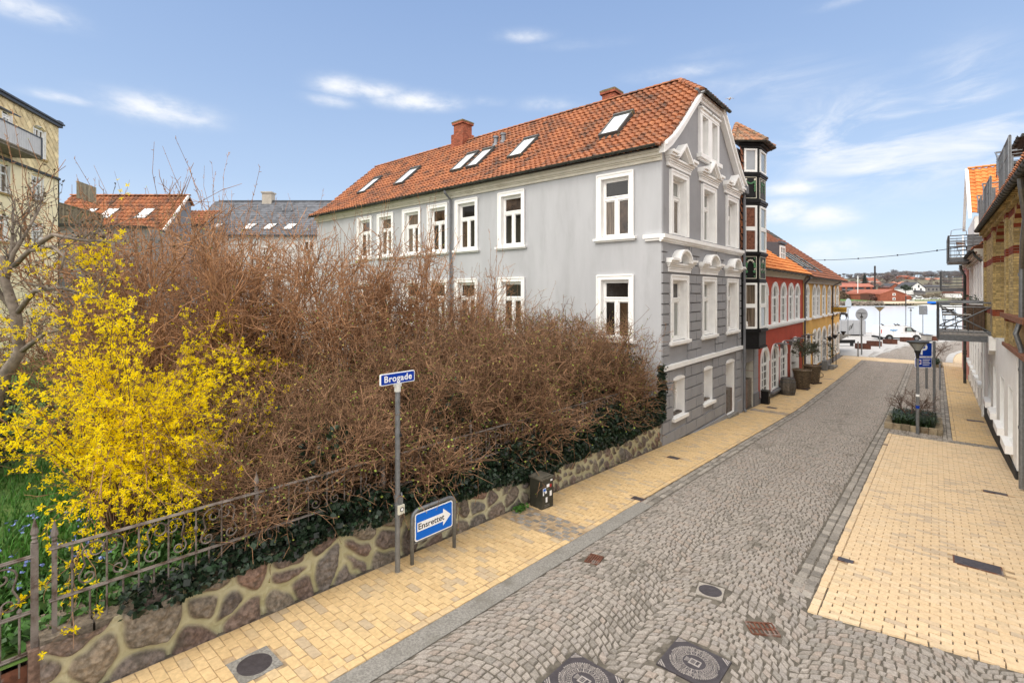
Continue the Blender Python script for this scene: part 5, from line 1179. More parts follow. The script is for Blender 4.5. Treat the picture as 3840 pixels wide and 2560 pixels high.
for i in range(120): p = np.array((random.uniform(-.5, .4), random.uniform(-.12, .12), random.uniform(.08, .25))); d = rng.normal(0, .05, 3); e = rng.normal(0, .04, 3); mb.raw([p, p + d, p + d + e], [(0, 1, 2)])
mb.build('leaves', evergreen, bx)
# ---------------------------------------------------------------- white and grey panelled house beyond
wh = thing('panelled_house', 'white rendered house with grey window panels beyond the brick house', 'house', (XR, 36, -5.4))
mb = MB(FR_); wall_grid(mb, 29.25, 42.9, -6.0, 1.9, [], -.02); mb.quad((29.25, -1.5, -.02), (29.25, 1.9, -.02), (29.25, 1.9, -3), (29.25, -1.5, -3)); mb.add([(36.8, 1.9, -.6), (42.9, 1.9, -.6), (42.9, 4.6, -.6), (36.8, 4.6, -.6)], [(0, 1, 2, 3)])
mb.build('wall', wht, wh)
gp_ = mat('grey_panel_paint', (.26, .255, .265), .8, .05, 2)
for k in range(6):
    a = 30.0 + k * 2.1
    mb = MB(FR_); mb.box(a, a + 1.35, -5.15, -2.75, -.02, .02); mb.box(a, a + 1.35, -.2, 1.35, -.02, .02); w = mb.build('window_panel', gp_, wh)
    mb = MB(FR_); mb.box(a + .15, a + 1.2, -4.0, -2.9, .02, .026); mb.box(a + .15, a + 1.2, -.05, 1.2, .02, .026); mb.build('pane', glass_pale, w)
    mb = MB(FR_); mb.box(a - .05, a + 1.4, -4.2, -4.05, .02, .18); mb.build('sill', white_far, w)
    mb = MB(FR_); mb.box(a - .3, a - .06, -5.3, 1.5, -.02, .07); mb.build('pilaster', wht, w)
mb = MB(FR_); moulding(mb, 29.3, 43.0, [(1.45, 1.55, .07), (1.55, 1.66, .14), (1.66, 1.78, .24), (1.78, 1.90, .34)]); mb.box(29.25, 43, -6.1, -5.25, 0, .04); mb.build('cornice', mat('pale_cornice', (.50, .46, .40), .8, .08, 3), wh)
mb = MB(); gutter(mb, (XR - .40, 29.3, 1.86), (XR - .40, 43.1, 1.92), .075, .5); mb.tube([(XR - .38, 29.6, 1.85), (XR - .3, 29.5, 1.6), (XR - .1, 29.35, 1.35)], .05, 8); mb.build('gutter', zinc_dark, wh); mb = MB(); mb.tube([(XR - .06, 29.32, 1.35), (XR - .06, 29.32, -5.4)], .045, 8); mb.build('downpipe', white_far, wh)
mb = MB(); pantiles(mb, [(XR - .3, 1.95), (XR + 3.5, 4.6)], 29.3, 43, along=cx, seed=51, res=3); mb.build('roof', tile, wh)
b2 = hung_balcony(wh, 35.9, 39.6, .52, 1.90, 1.18, cross=False, fr_back=XR + .9)
mb = MB(); mb.tube([(.62, 36.0, 3.08), (.64, 36.0, 3.36), (.8, 36.0, 3.42), (XR - .5, 36.0, 3.42), (XR - .35, 36.0, 3.3), (XR - .35, 36.0, 3.08)], .018, 6); mb.box(XR - .32, XR + .3, 36.0, 36.03, 1.9, 3.1); mb.build('hoop_rail', galv, b2)
wood_c = mat('brown_chair_slats', (.16, .08, .04), .7, .2, 6)
c2 = bistro_chair((1.15, 37.0, 1.92), 2.6, 'brown slatted chair on the upper steel balcony across the cable', wood_c)
t2 = bistro_table((1.0, 38.2, 1.92), 'slatted table on the upper steel balcony across the cable')
# tall orange roofed gable behind
tg = thing('tall_gable_house', 'tall white gabled house with a bright orange tiled roof behind the steel balconies', 'house', (3, 41, -5))
mb = MB(); mb.box(1.75, 8, 40.2, 48, -5, 4.55); mb.build('wall', wht, tg)
mb = MB(); pantiles(mb, [(40.0, 4.75), (44.0, 8.05)], 1.62, 8, course=.42, tw=.3, wave=.035, up=.05, seed=61); rt = mb.build('roof', tile_orange, tg)
mb = MB(Fr((1.62, 0, 0), (0, 1, 0), (0, 0, 1), (-1, 0, 0))); mb.prism([(39.9, 4.4), (44.0, 7.8), (44.0, 8.12), (39.9, 4.72)], 0, .16); mb.prism([(44.0, 7.8), (48.2, 4.4), (48.2, 4.72), (44.0, 8.12)], 0, .16); mb.build('barge_board', white_far, rt)
mb = MB(); ridge_tiles(mb, (1.6, 44.0, 8.12), (8, 44.0, 8.12), .14); mb.build('ridge_tiles', tile_orange, rt)
mb = MB()
for z in (2.6, 3.2): mb.box(1.73, 1.752, 41.6, 42.1, z - .6, z - .1); mb.box(1.73, 1.752, 43.6, 44.1, z - .6, z - .1)
mb.build('window', glass_brown, tg)
# pink house at the corner
ph = thing('pink_house', 'pink rendered house with a downpipe at the far end of the right pavement', 'house', (XR, 46, -5.6))
pk_m = mat('pink_render', (.56, .27, .23), .9, .06, 2)
mb = MB(FR_); mb.box(43.0, 50.0, -6.0, 1.7, -6, .10); mb.build('wall', pk_m, ph)
mb = MB(FR_); moulding(mb, 43.0, 50.2, [(1.7, 1.85, .3)]); mb.build('cornice', white_far, ph)
mb = MB(); mb.tube([(XR - .45, 41.0, 1.7), (XR - .42, 41.0, 1.4), (XR - .26, 40.7, 1.0), (XR - .26, 40.7, -5.5)], .075, 8)
for z in (-3.6, -3.75): mb.tube([(XR - .26, 40.7, z), (XR - .26, 40.7, z + .1)], .1, 8)
mb.build('downpipe', zinc_dark, ph)
b3 = hung_balcony(ph, 44.5, 47.5, .25, .32, 1.1, cross=False, fr_back=XR)
mb = MB(); mb.box(.3, .34, 44.6, 47.4, .45, 1.3); mb.build('glass_screen', glass_pale, b3)
mb = MB(); mb.box(2.2, 2.8, 47, 47.6, 2.4, 4.0); mb.box(2.1, 2.9, 46.9, 47.7, 4.0, 4.15); mb.build('chimney', brick_red, ph)
mb = MB(); mb.add([(1.5, 43, 1.8), (1.5, 50, 1.8), (5, 50, 4.4), (5, 43, 4.4)], [(0, 1, 2, 3)]); mb.build('roof', tile, ph)
# cable across the street
cb = MB(); pts = [(-6.2, 31.0)]
P0 = np.array((-6.05, 33.0, 1.9)); P1 = np.array((1.45, 27.2, 1.95))
seg = []
for i in range(33): e = i / 32; q = P0 * (1 - e) + P1 * e; q[2] -= .55 * 4 * e * (1 - e) * .35; seg.append(tuple(q))
cb.tube(seg, .014, 6)
for e in (6, 13, 20, 26): cb.tube([np.array(seg[e]) + (0, 0, -.03), np.array(seg[e]) + (0, 0, .04)], .03, 6)
tag(cb.build('overhead_cable', rubber), 'thin black cable strung across the street between the roofs', 'cable')
# ---------------------------------------------------------------- houses across the gardens on the left
cream = mat('cream_painted_brick', (.90, .79, .53), .9, .05, 2, .3, 40, col2=(.82, .71, .46), c2scale=1.2)
shingle = mat('cream_slate_cladding', (.76, .62, .36), .85, .15, 6, .2, 40, attr=.2, col2=(.62, .48, .27), c2scale=1.5)
ch = thing('apartment_building', 'cream apartment building with diamond shingle cladding and a white balcony', 'building', (-36.4, 4.3, -4))
ud = np.array((-3.9, 2.45, 0)); ud = -ud / np.linalg.norm(ud)      # along the facade, towards us
nd = np.array((ud[1], -ud[0], 0)); nd = nd if np.dot(nd, (-1 * -36.4, -4.3, 0)) > 0 else -nd
FC = Fr((-36.45, 4.29, 0), ud, (0, 0, 1), nd)                       # u = 0 at the far corner, u grows towards the viewer
def cpx(px, py, n=0.0):                                                     # a pixel on that facade -> (u, v)
    r = ray(px, py); d = (np.dot(FC.o, nd) + n) / np.dot(r, nd); q = r * d - FC.o; return float(np.dot(q, ud)), float(q[2])
U1 = 14.0
wins = [(0, 605, 38, 725, 0), (118, 650, 164, 752, 0), (0, 792, 30, 905, 0), (118, 823, 160, 930, 0), (122, 473, 170, 592, 0), (4, 414, 44, 480, 0)]
holes = []; WIN = []
for (x0, y0, x1, y1, _) in wins:
    ua, va = cpx(x1, (y0 + y1) / 2); ub, vb = cpx(max(x0, 0), (y0 + y1) / 2); cx_ = (x0 + x1) / 2
    vt = cpx(cx_, y0)[1]; vb_ = cpx(cx_, y1)[1]; WIN.append((ua, ub if x0 > 0 else ua + 1.25, vb_, vt)); 
mb = MB(FC); wall_grid(mb, 0, U1, -4.5, 6.22, [w for w in WIN if w[3] < 6.2]); mb.quad((0, -4.5, 0), (0, 9.0, 0), (0, 9.0, -9), (0, -4.5, -9)); mb.build('wall', cream, ch)
mb = MB(FC)
hs = .46
holes2 = [w for w in WIN if w[3] >= 6.2]
wall_grid(mb, 0, U1, 6.22, 9.02, holes2, .03)
for i in range(int(U1 / hs * 2) + 1):
    for j in range(13):
        cxu, cyv = i * hs / 2, 6.3 + j * hs / 2
        if (i + j) % 2: continue
        q = [(cxu, cyv - hs / 2), (cxu + hs / 2, cyv), (cxu, cyv + hs / 2), (cxu - hs / 2, cyv)]
        if any(a - .12 < cxu < b + .12 and c - .1 < cyv < d + .1 for a, b, c, d in holes2) or cyv + hs / 2 > 9.1 or cxu - hs / 2 < -.02: continue
        mb.add([(q[0][0], q[0][1], .058), (q[1][0], q[1][1], .042), (q[2][0], q[2][1], .034), (q[3][0], q[3][1], .042)], [(0, 1, 2, 3)])
mb.build('shingle_cladding', shingle, ch)
for (a, b, c, d) in WIN:
    um = (a + b) / 2; top = d - .16
    n = .03 if d > 6.2 else 0
    mb = MB(FC); lining(mb, a, b, c, d, -.2 + n, n + .005, .03); frame_rect(mb, a + .03, b - .03, c + .03, top, .06, -.18 + n, -.11 + n)
    vt = c + (d - c) * .62
    for uu in (a + (b - a) * .36, a + (b - a) * .66): mb.box(uu - .035, uu + .035, c + .09, top - .06, -.18 + n, -.10 + n)
    mb.box(a + .09, b - .09, vt - .04, vt + .04, -.18 + n, -.09 + n)
    w = mb.build('window', white_far, ch)
    mb = MB(FC); mb.quad((a + .09, c + .09, -.16 + n), (b - .09, c + .09, -.16 + n), (b - .09, top - .06, -.16 + n), (a + .09, top - .06, -.16 + n)); mb.build('pane', glass_pale if random.random() < .55 else glass_cur, w)
    mb = MB(FC); mb.prism([(a - .06, c - .1), (b + .06, c - .1), (b + .06, c), (a - .06, c)], -.05, .1); mb.build('sill', mat('ochre_sill', (.36, .25, .10), .9, .1, 4), w)
    mb = MB(FC)                                          # shallow arched head in the wall colour
    for k in range(8):
        t0, t1 = k / 8, (k + 1) / 8; h0, h1 = .16 * (1 - (2 * t0 - 1) ** 2), .16 * (1 - (2 * t1 - 1) ** 2); x0_, x1_ = a + (b - a) * t0, a + (b - a) * t1
        mb.prism([(x0_, d - .16 + h0), (x1_, d - .16 + h1), (x1_, d + .004), (x0_, d + .004)], n - .12, n + .012)
    mb.build('window_head', cream if d < 6.2 else shingle, w)
mb = MB(FC); mb.box(-.1, U1, 9.02, 9.16, -9, .18); mb.box(-.15, U1, 9.16, 9.24, -.3, .26); mb.box(-.12, .3, 9.24, 9.34, -.4, .2); mb.build('roof_edge', lead, ch)
mb = MB(FC); mb.box(-.06, U1, 6.14, 6.26, 0, .1); mb.box(-.10, -.02, -4, 6.2, -.1, .02); mb.build('trim', zinc_dark, ch)
ub, vb = cpx(155, 598, 1.14); vt = cpx(155, 522, 1.14)[1]
mb = MB(FC); mb.box(ub, U1, vb, vb + .1, .02, 1.12); mb.box(ub, U1, vb + .1, vb + .17, 1.10, 1.16); bal = mb.build('balcony', mat('balcony_boards', (.20, .17, .13), .85, .2, 5), ch)
mb = MB(FC)
for k in range(60): mb.box(ub + .02 + k * .16, ub + .17 + k * .16, vb + .17, vt, 1.12, 1.14)
for k in range(7): mb.box(ub, ub + .02, vb + .17, vt, .04 + k * .155, .19 + k * .155)
mb.build('parapet_boards', mat('pale_grey_boards', (.52, .52, .53), .7, .06, 3), bal)
mb = MB(FC); mb.box(ub - .01, U1, vt, vt + .06, 1.08, 1.16); mb.box(ub - .02, ub + .05, vt, vt + .06, 0, 1.08); mb.box(ub - .04, ub + .04, vb, vt + .06, 1.08, 1.18); mb.build('rail', lead, bal)
mb = MB(FC); mb.add([(ub + 1.2, 8.35, .02), (U1, 8.35, .02), (U1, 7.98, 1.0), (ub + 1.2, 7.98, 1.0), (ub + 1.2, 8.40, .02), (U1, 8.40, .02), (U1, 8.03, 1.0), (ub + 1.2, 8.03, 1.0)], [(0, 3, 2, 1), (4, 5, 6, 7), (0, 1, 5, 4), (1, 2, 6, 5), (2, 3, 7, 6), (3, 0, 4, 7)]); mb.build('canopy', lead, bal)
# camera-facing buildings farther back: frames whose u runs left to right in the view
fwd = np.array((-SI, CO, 0)); rgt = np.array((CO, SI, 0))
def back_frame(depth): return Fr(fwd * depth, rgt, (0, 0, 1), -fwd)
def bx(px, d): return (px - 1920) / FPX * d
def bz(py, d): return -(py - YH) / FPX * d
def house_roof(fr, mb, u0, u1, ve, vr, nrow, depth_, tw, course, wave, up, seed, n0=.25, flat=False):
    rows = [(-n0, ve), (depth_, vr)]
    pantiles(mb, rows, u0, u1, tw=tw, course=course, wave=wave, up=up, seed=seed, res=2 if flat else 4, along=lambda V: fr.o + np.outer(V[:, 0], fr.u) + np.outer(V[:, 2], fr.v) - np.outer(V[:, 1], fr.n))
def mk_roof_window(fr, root, u, v0, w, h, n_at, tilt):
    """a roof window lying in a slope: n_at(v) gives the depth of the slope at height v"""
    q = [(u, v0), (u + w, v0), (u + w + tilt, v0 + h), (u + tilt, v0 + h)]
    mb = MB(fr); off = .10
    V = [(a, b, -n_at(b) + off) for a, b in q] + [(a, b - .06, -n_at(b) - .05) for a, b in q]
    mb.add(V, [(0, 1, 2, 3), (0, 4, 5, 1), (1, 5, 6, 2), (2, 6, 7, 3), (3, 7, 4, 0)]); w_ = mb.build('roof_window', zinc_dark, root)
    c = np.array(q).mean(0); mb = MB(fr); mb.add([(c[0] + (a - c[0]) * .86, c[1] + (b - c[1]) * .86, -n_at(c[1] + (b - c[1]) * .86) + off + .012) for a, b in q], [(0, 1, 2, 3)]); mb.build('pane', glass_sky, w_)
# red tiled house with grey walls
D1 = 38.0; f1 = back_frame(D1); u0, u1 = bx(150, D1), bx(612, D1); ve, vr = bz(868, D1), bz(735, D1 + 2.7)
r1 = thing('tiled_back_house', 'grey back house with a long red tiled roof and three roof windows', 'house', tuple(f1((u0 + u1) / 2, -4, 0)))
mb = MB(f1); mb.box(u0, u1, -4.5, ve + .1, -3.3, 0); mb.poly([(u1, ve + .1, 0), (u1, ve + .1, -3.3), (u1, vr - .5, -3.3), (u1, vr - .1, -2.7)]); mb.build('wall', mat('slate_grey_render', (.19, .20, .225), .9, .08, 1.5), r1)
mb = MB(); house_roof(f1, mb, u0, u1 + .25, ve, vr, 10, 2.7, .34, .42, .05, .06, 71); house_roof(f1, mb, u0, u1 + .25, vr + .02, vr - .7, 10, 3.4, .4, .6, .03, .03, 72, n0=-2.7); rr = mb.build('roof', tile, r1)
mb = MB(f1); mb.add([(u1 + .26, ve - .15, .3), (u1 + .26, vr - .12, -2.7), (u1 + .26, vr + .16, -2.7), (u1 + .26, ve + .13, .3), (u1 + .16, ve - .15, .3), (u1 + .16, vr - .12, -2.7), (u1 + .16, vr + .16, -2.7), (u1 + .16, ve + .13, .3)], [(0, 1, 2, 3), (7, 6, 5, 4), (0, 3, 7, 4), (3, 2, 6, 7)]); mb.box(u0, u1 + .1, ve - .32, ve - .04, 0, .22); mb.build('barge_board', white_far, rr)
mb = MB(); ridge_tiles(mb, f1(u0, vr + .06, -2.7), f1(u1 + .3, vr + .06, -2.7), .14, .4); mb.build('ridge_tiles', tile, rr)
sl1 = 2.95 / (vr - ve)
for px in (318, 388, 523): mk_roof_window(f1, rr, bx(px, D1 + 1.4), bz(822, D1 + 1.2), .95 if px != 318 else .7, .95, lambda v: (v - ve) * sl1 - .25, .35)
for (a, b) in ((415, 455), (478, 518), (540, 580)):
    mb = MB(f1); frame_rect(mb, bx(a, D1), bx(b, D1), bz(925, D1), bz(897, D1), .12, 0, .05); w = mb.build('window', white_far, r1)
    mb = MB(f1); mb.box(bx(a, D1) + .12, bx(b, D1) - .12, bz(925, D1) + .12, bz(897, D1) - .12, .0, .012); mb.build('pane', glass, w)
mb = MB(f1); mb.tube([f1.o * 0 + (u1 - .3, ve - .2, .15), (u1 - .25, ve - .5, .1), (u1 - .25, -4, .1)], .06, 6); mb.build('downpipe', lead, r1)
# low annex with a board-fenced roof terrace, between the cream building and the tiled house
D2 = 31.0; f2 = back_frame(D2)
an = thing('terrace_annex', 'low grey annex with a weathered board fence round its roof terrace', 'building', tuple(f2(bx(300, D2), -4, 0)))
A0 = np.array((bx(216, D2), 0.0)); A1 = np.array((bx(385, 36.0), -5.0))
dd = A1 - A0; L2 = np.linalg.norm(dd); uu = (f2.u * dd[0] + f2.n * dd[1]) / L2; nn = np.cross(uu, (0, 0, 1)); nn = nn if np.dot(nn, fwd) < 0 else -nn
f3 = Fr(f2(A0[0], 0, 0), uu, (0, 0, 1), nn)
zt0, zt1 = bz(842, D2), bz(885, 36.0); zt = (zt0 + zt1) / 2
mb = MB(f3); mb.box(0, L2, -4.5, zt, -5, 0); mb.build('wall', mat('dull_grey_render', (.27, .26, .245), .9, .1, 1.2), an)
mb = MB(f3); mb.box(-.2, L2 + .2, zt, zt + .14, -5, .12); mb.build('flat_roof_edge', zinc_dark, an)
mb = MB(f3); k = int(L2 / .19)
for i in range(k): a = i * L2 / k; mb.box(a, a + L2 / k - .015, zt + .14, zt + 1.42 - .0, -.06 - .01 * (i % 2), -.02)
mb.box(0, L2, zt + 1.42, zt + 1.48, -.1, .02); mb.build('board_fence', mat('weathered_fence_boards', (.24, .20, .13), .9, .25, 6, .2, 40, attr=.25, col2=(.14, .15, .05), c2scale=2), an)
mb = MB(f3)
for i in range(9): mb.box(-3.1 + i * .22, -3.1 + i * .22 + .2, zt + 1.3, zt + 2.3, -2.6, -2.55)
mb.build('terrace_fence', mat('grey_fence_boards', (.27, .23, .16), .9, .2, 6, attr=.25), an)
for (a, b, c, d) in ((.75, 1.6, -.2, .75), (3.6, 4.3, -3.4, .5)):
    mb = MB(f3); frame_rect(mb, a, b, c + zt - 1.2, d + zt - 1.2, .1, 0, .05); w = mb.build('window', white_far, an); mb = MB(f3); mb.box(a + .1, b - .1, c + zt - 1.1, d + zt - 1.3, 0, .012); mb.build('pane', glass_pale, w)
# short tiled link
D3 = 43.0; f4 = back_frame(D3); u0, u1 = bx(640, D3), bx(770, D3); ve, vr = bz(842, D3), bz(788, D3 + 2)
lk = thing('tiled_link_building', 'short link building with a small red tiled roof between the tiled and slate roofs', 'building', tuple(f4((u0 + u1) / 2, -4, 0)))
mb = MB(f4); mb.box(u0, u1, -4.5, ve, -3, 0); mb.build('wall', mat('dull_grey_render', (.3,) * 3), lk)
mb = MB(); house_roof(f4, mb, u0, u1, ve, vr, 5, 2.2, .34, .42, .05, .06, 73); mb.build('roof', tile, lk)
for (a, b) in ((668, 690), (705, 722)):
    mb = MB(f4); frame_rect(mb, bx(a, D3), bx(b, D3), bz(884, D3), bz(860, D3), .1, 0, .05); w = mb.build('window', white_far, lk); mb = MB(f4); mb.box(bx(a, D3) + .1, bx(b, D3) - .1, bz(882, D3), bz(864, D3), 0, .01); mb.build('pane', glass, w)
# slate roofed white house
D4 = 45.0; f5 = back_frame(D4); u0, u1 = bx(715, D4), bx(1330, D4); ve, vr = bz(880, D4), bz(755, D4 + 3)
sh = thing('slate_roof_house', 'white house with a grey slate roof and four slanted roof windows', 'house', tuple(f5((u0 + u1) / 2, -4, 0)))
mb = MB(f5); mb.box(u0 + .2, u1, -4.5, ve, -6, 0); mb.build('wall', mat('white_render_wall', (.66, .65, .62), .9, .04, 1.5), sh)
mb = MB(); kk = 3.3 / (vr - ve)
uL = bx(822, D4 + 3)
pantiles(mb, [(-.3, ve), (3.0, vr)], u0 - .3, u1, tw=.3, course=.27, wave=.004, up=.022, seed=74, res=2, keep=lambda x, z: x > u0 - .35 + (uL - u0) * (z - ve) / (vr - ve), along=lambda V: f5.o + np.outer(V[:, 0], f5.u) + np.outer(V[:, 2], f5.v) - np.outer(V[:, 1], f5.n)); rs = mb.build('roof', slate, sh)
mb = MB(f5); mb.add([(u0 - .3, ve, .3), (uL, vr, -3), (uL + .5, ve, -6.3)], [(0, 2, 1)]); mb.box(uL, u1, vr - .02, vr + .09, -3.1, -2.9); mb.box(u0 - .3, u1, ve - .12, ve, .28, .4); mb.build('ridge_flashing', lead, rs)
for px in (800, 925, 1000, 1075): mk_roof_window(f5, rs, bx(px - 6, D4 + .8), bz(862, D4 + .6), .85, .62, lambda v: (v - ve) * kk - .3, .45)
mb = MB(f5); c0 = bx(988, D4 + 3); mb.box(c0, c0 + .9, vr - .3, vr + .75, -3.5, -2.7); mb.box(c0 - .08, c0 + .98, vr + .75, vr + .88, -3.6, -2.6); mb.build('chimney', mat('beige_render', (.42, .38, .33), .9, .1, 3), rs)
for px in (1060, 1092): mb = MB(); mb.lathe([(.1, 0), (.1, .5), (.16, .52), (.16, .62), (0, .66)], tuple(f5(bx(px, D4 + 1.8), bz(790, D4 + 1.8), -1.9)), 8); mb.build('vent_pipe', zinc, rs)
for (a, b, c, d) in ((1140, 1178, 940, 902), (1140, 1178, 1030, 992), (985, 1010, 960, 925)):
    mb = MB(f5); frame_rect(mb, bx(a, D4), bx(b, D4), bz(c, D4), bz(d, D4), .12, 0, .05); um = (bx(a, D4) + bx(b, D4)) / 2; mb.box(um - .07, um + .07, bz(c, D4) + .12, bz(d, D4) - .12, 0, .05); w = mb.build('window', white_far, sh); mb = MB(f5); mb.box(bx(a, D4) + .12, bx(b, D4) - .12, bz(c, D4) + .12, bz(d, D4) - .12, 0, .012); mb.build('pane', glass, w)
# garden wall of dark brick behind the shrubs
gw_ = thing('garden_wall', 'low grey garden wall in front of the tiled back house', 'wall', tuple(back_frame(29)(bx(500, 29), -3.5, 0)))
mb = MB(back_frame(29)); mb.box(bx(200, 29), bx(760, 29), -3.6, .9, -.2, 0); mb.build('wall_body', mat('slate_grey_render', (.2,) * 3), gw_)

# ---------------------------------------------------------------- street furniture
# street name sign on its post
sp = thing('street_name_sign', 'blue street name sign reading Brogade on a grey post', 'street sign', (-5.98, 4.39, zgf(4.39))); local(sp)
mb = MB(); mb.tube([(0, 0, -.1), (.0, .0, 2.72)], .038, 12); mb.tube([(0, 0, 1.0), (0, 0, 1.04)], .046, 12); mb.build('post', galv, sp, smooth=False)
ang = R(90); fb = Fr((0, 0, 2.86), (math.cos(ang), math.sin(ang), 0), (0, 0, 1), (math.sin(ang), -math.cos(ang), 0))
def rrect(w, h, r, k=5):
    out = []
    for cx_, cy_, a0 in ((w - r, h - r, 0), (-w + r, h - r, 90), (-w + r, -h + r, 180), (w - r, -h + r, 270)):
        out += [(cx_ + r * math.cos(R(a0 + 90 * i / k)), cy_ + r * math.sin(R(a0 + 90 * i / k))) for i in range(k + 1)]
    return out
mb = MB(fb); mb.prism(rrect(.302, .082, .02), -.012, .012); pb = mb.build('plate', sign_white, sp)
mb = MB(fb); mb.prism(rrect(.290, .071, .014), .012, .0145); mb.prism(rrect(.290, .071, .014), -.0145, -.012); mb.build('blue_face', blue_sign, pb)
text_mesh('Brogade', .128, fb, 0, .0, .016, 'lettering', sign_white, pb, depth=.0015, bold=.003, space=1.12, width=.485)
mb = MB(fb); mb.box(-.05, .05, -.125, -.085, -.03, .03); mb.tube([(0, -.2, 0), (0, -.09, 0)], .046, 10); mb.build('clamp', mat('pale_sign_clamp', (.6, .6, .56), .6, .1, 4), sp)
mb = MB(fb); mb.box(-.03, .07, -1.98, -1.85, .04, .075); bxp = mb.build('badge', mat('cream_plastic_badge', (.62, .60, .50), .6, .08, 4), sp)
mb = MB(fb); mb.prism([(.022 + .034 * math.cos(t), -1.91 + .034 * math.sin(t)) for t in [2 * math.pi * i / 16 for i in range(16)]], .075, .078); mb.build('round_mark', black_plain, bxp)
mb = MB(fb); mb.prism([(.022 + .022 * math.cos(t), -1.91 + .022 * math.sin(t)) for t in [2 * math.pi * i / 16 for i in range(16)]], .078, .080); mb.build('round_centre', sign_white, bxp)
mb = MB(fb); mb.box(-.02, .06, -1.84, -1.72, .03, .05); mb.tube([(.04, -1.72, .05), (.04, -1.68, .03)], .012, 6); mb.tube([(0, -1.76, .0), (0, -1.72, 0)], .05, 10); mb.build('bracket', galv, sp)
mb = MB(fb); mb.box(.02, .042, -.86, -.82, .0, .05); mb.build('black_tag', black_plain, sp)
# one way sign in its tube frame
e0, e1 = np.array((-6.0, 4.67)), np.array((-5.96, 5.49)); du = (e1 - e0) / np.linalg.norm(e1 - e0); zc = zgf(5.08)
ew = thing('one_way_sign', 'blue and white arrow sign reading Ensrettet in a bent steel tube frame', 'traffic sign', (float(e0[0] + e1[0]) / 2, 5.08, zc)); local(ew)
W2 = .412; fe = Fr((0, 0, 0), (du[0], du[1], 0), (0, 0, 1), (du[1], -du[0], 0))
pts = [(-W2, -.05, 0), (-W2, .72, 0)] + [(-W2 + .12 - .12 * math.cos(t), .72 + .12 * math.sin(t), 0) for t in [R(a) for a in (25, 50, 75, 90)]] + [(W2 - .12 + .12 * math.sin(t), .72 + .12 * math.cos(t), 0) for t in [R(a) for a in (0, 25, 50, 75)]] + [(W2, .72, 0), (W2, -.12, 0)]
mb = MB(fe); mb.tube(pts, .030, 10); mb.build('tube_frame', galv, ew, smooth=True)
mb = MB(fe); pc = .575; mb.prism([(x, y + pc) for x, y in rrect(.368, .212, .035)], .0, .012); pl_ = mb.build('plate', sign_white, ew)
mb = MB(fe); mb.prism([(x, y + pc) for x, y in rrect(.350, .194, .028)], .012, .0145); mb.build('blue_face', blue_bright, pl_)
mb = MB(fe); h = .068; mb.prism([(-.325, pc - h), (.17, pc - h), (.17, pc - .135), (.325, pc), (.17, pc + .135), (.17, pc + h), (-.325, pc + h)], .0145, .017); mb.build('arrow', sign_white, pl_)
text_mesh('Ensrettet', .128, fe, -.062, pc - .002, .0185, 'lettering', black_plain, pl_, depth=.001, bold=.0015, width=.50)
mb = MB(fe); mb.tube([(-W2, pc - .235, -.01), (W2, pc - .235, -.01)], .016, 6); mb.build('crossbar', galv, ew)
# cable cabinet with stickers
cbx = thing('cable_cabinet', 'dark green cable cabinet covered in stickers against the stone wall', 'cabinet', (-6.02, 7.92, zgf(7.92))); local(cbx)
cg = mat('dark_cabinet_green', (.035, .034, .024), .6, .25, 4, .05, 40, col2=(.06, .058, .045), c2scale=3)
cf = Fr((0, 0, 0), (math.sin(R(5)), math.cos(R(5)), 0), (0, 0, 1), (math.cos(R(5)), -math.sin(R(5)), 0))
mb = MB(cf); mb.prism([(-.17, -.05), (.17, -.05), (.17, .60), (-.17, .60)], -.16, .16); mb.build('body', cg, cbx)
mb = MB(cf); mb.prism([(-.19, .60), (.19, .60), (.19, .63), (-.19, .63)], -.18, .18); mb.prism([(-.16, .63), (.16, .63), (.13, .66), (-.13, .66)], -.15, .15); mb.build('lid', mat('mossy_cabinet_lid', (.09, .08, .06), .9, .3, 8), cbx)
mb = MB(cf); mb.prism([(-.155, .13), (.155, .13), (.155, .59), (-.155, .59)], .16, .166); dr = mb.build('door', cg, cbx)
mb = MB(cf)
for (a, b, c, d) in ((-.03, .05, .44, .50), (-.14, -.05, .37, .44), (-.14, -.11, .30, .36), (.06, .12, .25, .35), (-.06, -.01, .15, .25), (-.08, -.03, .33, .38), (.08, .14, .54, .575)): mb.prism([(a, c), (b, c), (b, d), (a, d)], .166, .168)
mb.build('sticker', sign_white, dr)
mb = MB(cf); mb.prism([(.085 + .035 * math.cos(t), .455 + .035 * math.sin(t)) for t in [2 * math.pi * i / 14 for i in range(14)]], .168, .170); mb.build('round_sticker', mat('red_sticker', (.35, .02, .02), .5, .1, 4), dr)
mb = MB(cf); mb.prism([(-.13, .38), (-.06, .38), (-.06, .43), (-.13, .43)], .168, .1695); mb.build('blue_sticker', blue_bright, dr)
for zz in (.06, .09): mb = MB(cf); mb.prism([(-.09, zz), (.06, zz), (.06, zz + .012), (-.09, zz + .012)], .16, .163); mb.build('vent_slot', galv, cbx)
# barrel, wicker baskets with olive trees, small things along the red house
bz_ = zgf(29.0)
ba = thing('wooden_barrel', 'weathered oak barrel with iron hoops in front of the red house', 'barrel', (-5.88, 29.0, bz_)); local(ba)
oak = mat('weathered_barrel_oak', (.13, .11, .09), .85, .25, 10, .3, 50, attr=.35)
mb = MB(); n = 22
prof = [(.30, 0), (.345, .12), (.385, .32), (.395, .45), (.385, .58), (.345, .78), (.30, .90)]
for k in range(n):
    t0, t1 = 2 * math.pi * k / n + .02, 2 * math.pi * (k + 1) / n - .02
    V = [(r * math.cos(t), r * math.sin(t), z) for r, z in prof for t in (t0, t1)]
    mb.add(V, [(2 * i, 2 * i + 1, 2 * i + 3, 2 * i + 2) for i in range(len(prof) - 1)])
mb.lathe([(.0, .84), (.295, .84)], (0, 0, 0), 22); mb.build('staves', oak, ba)
mb = MB()
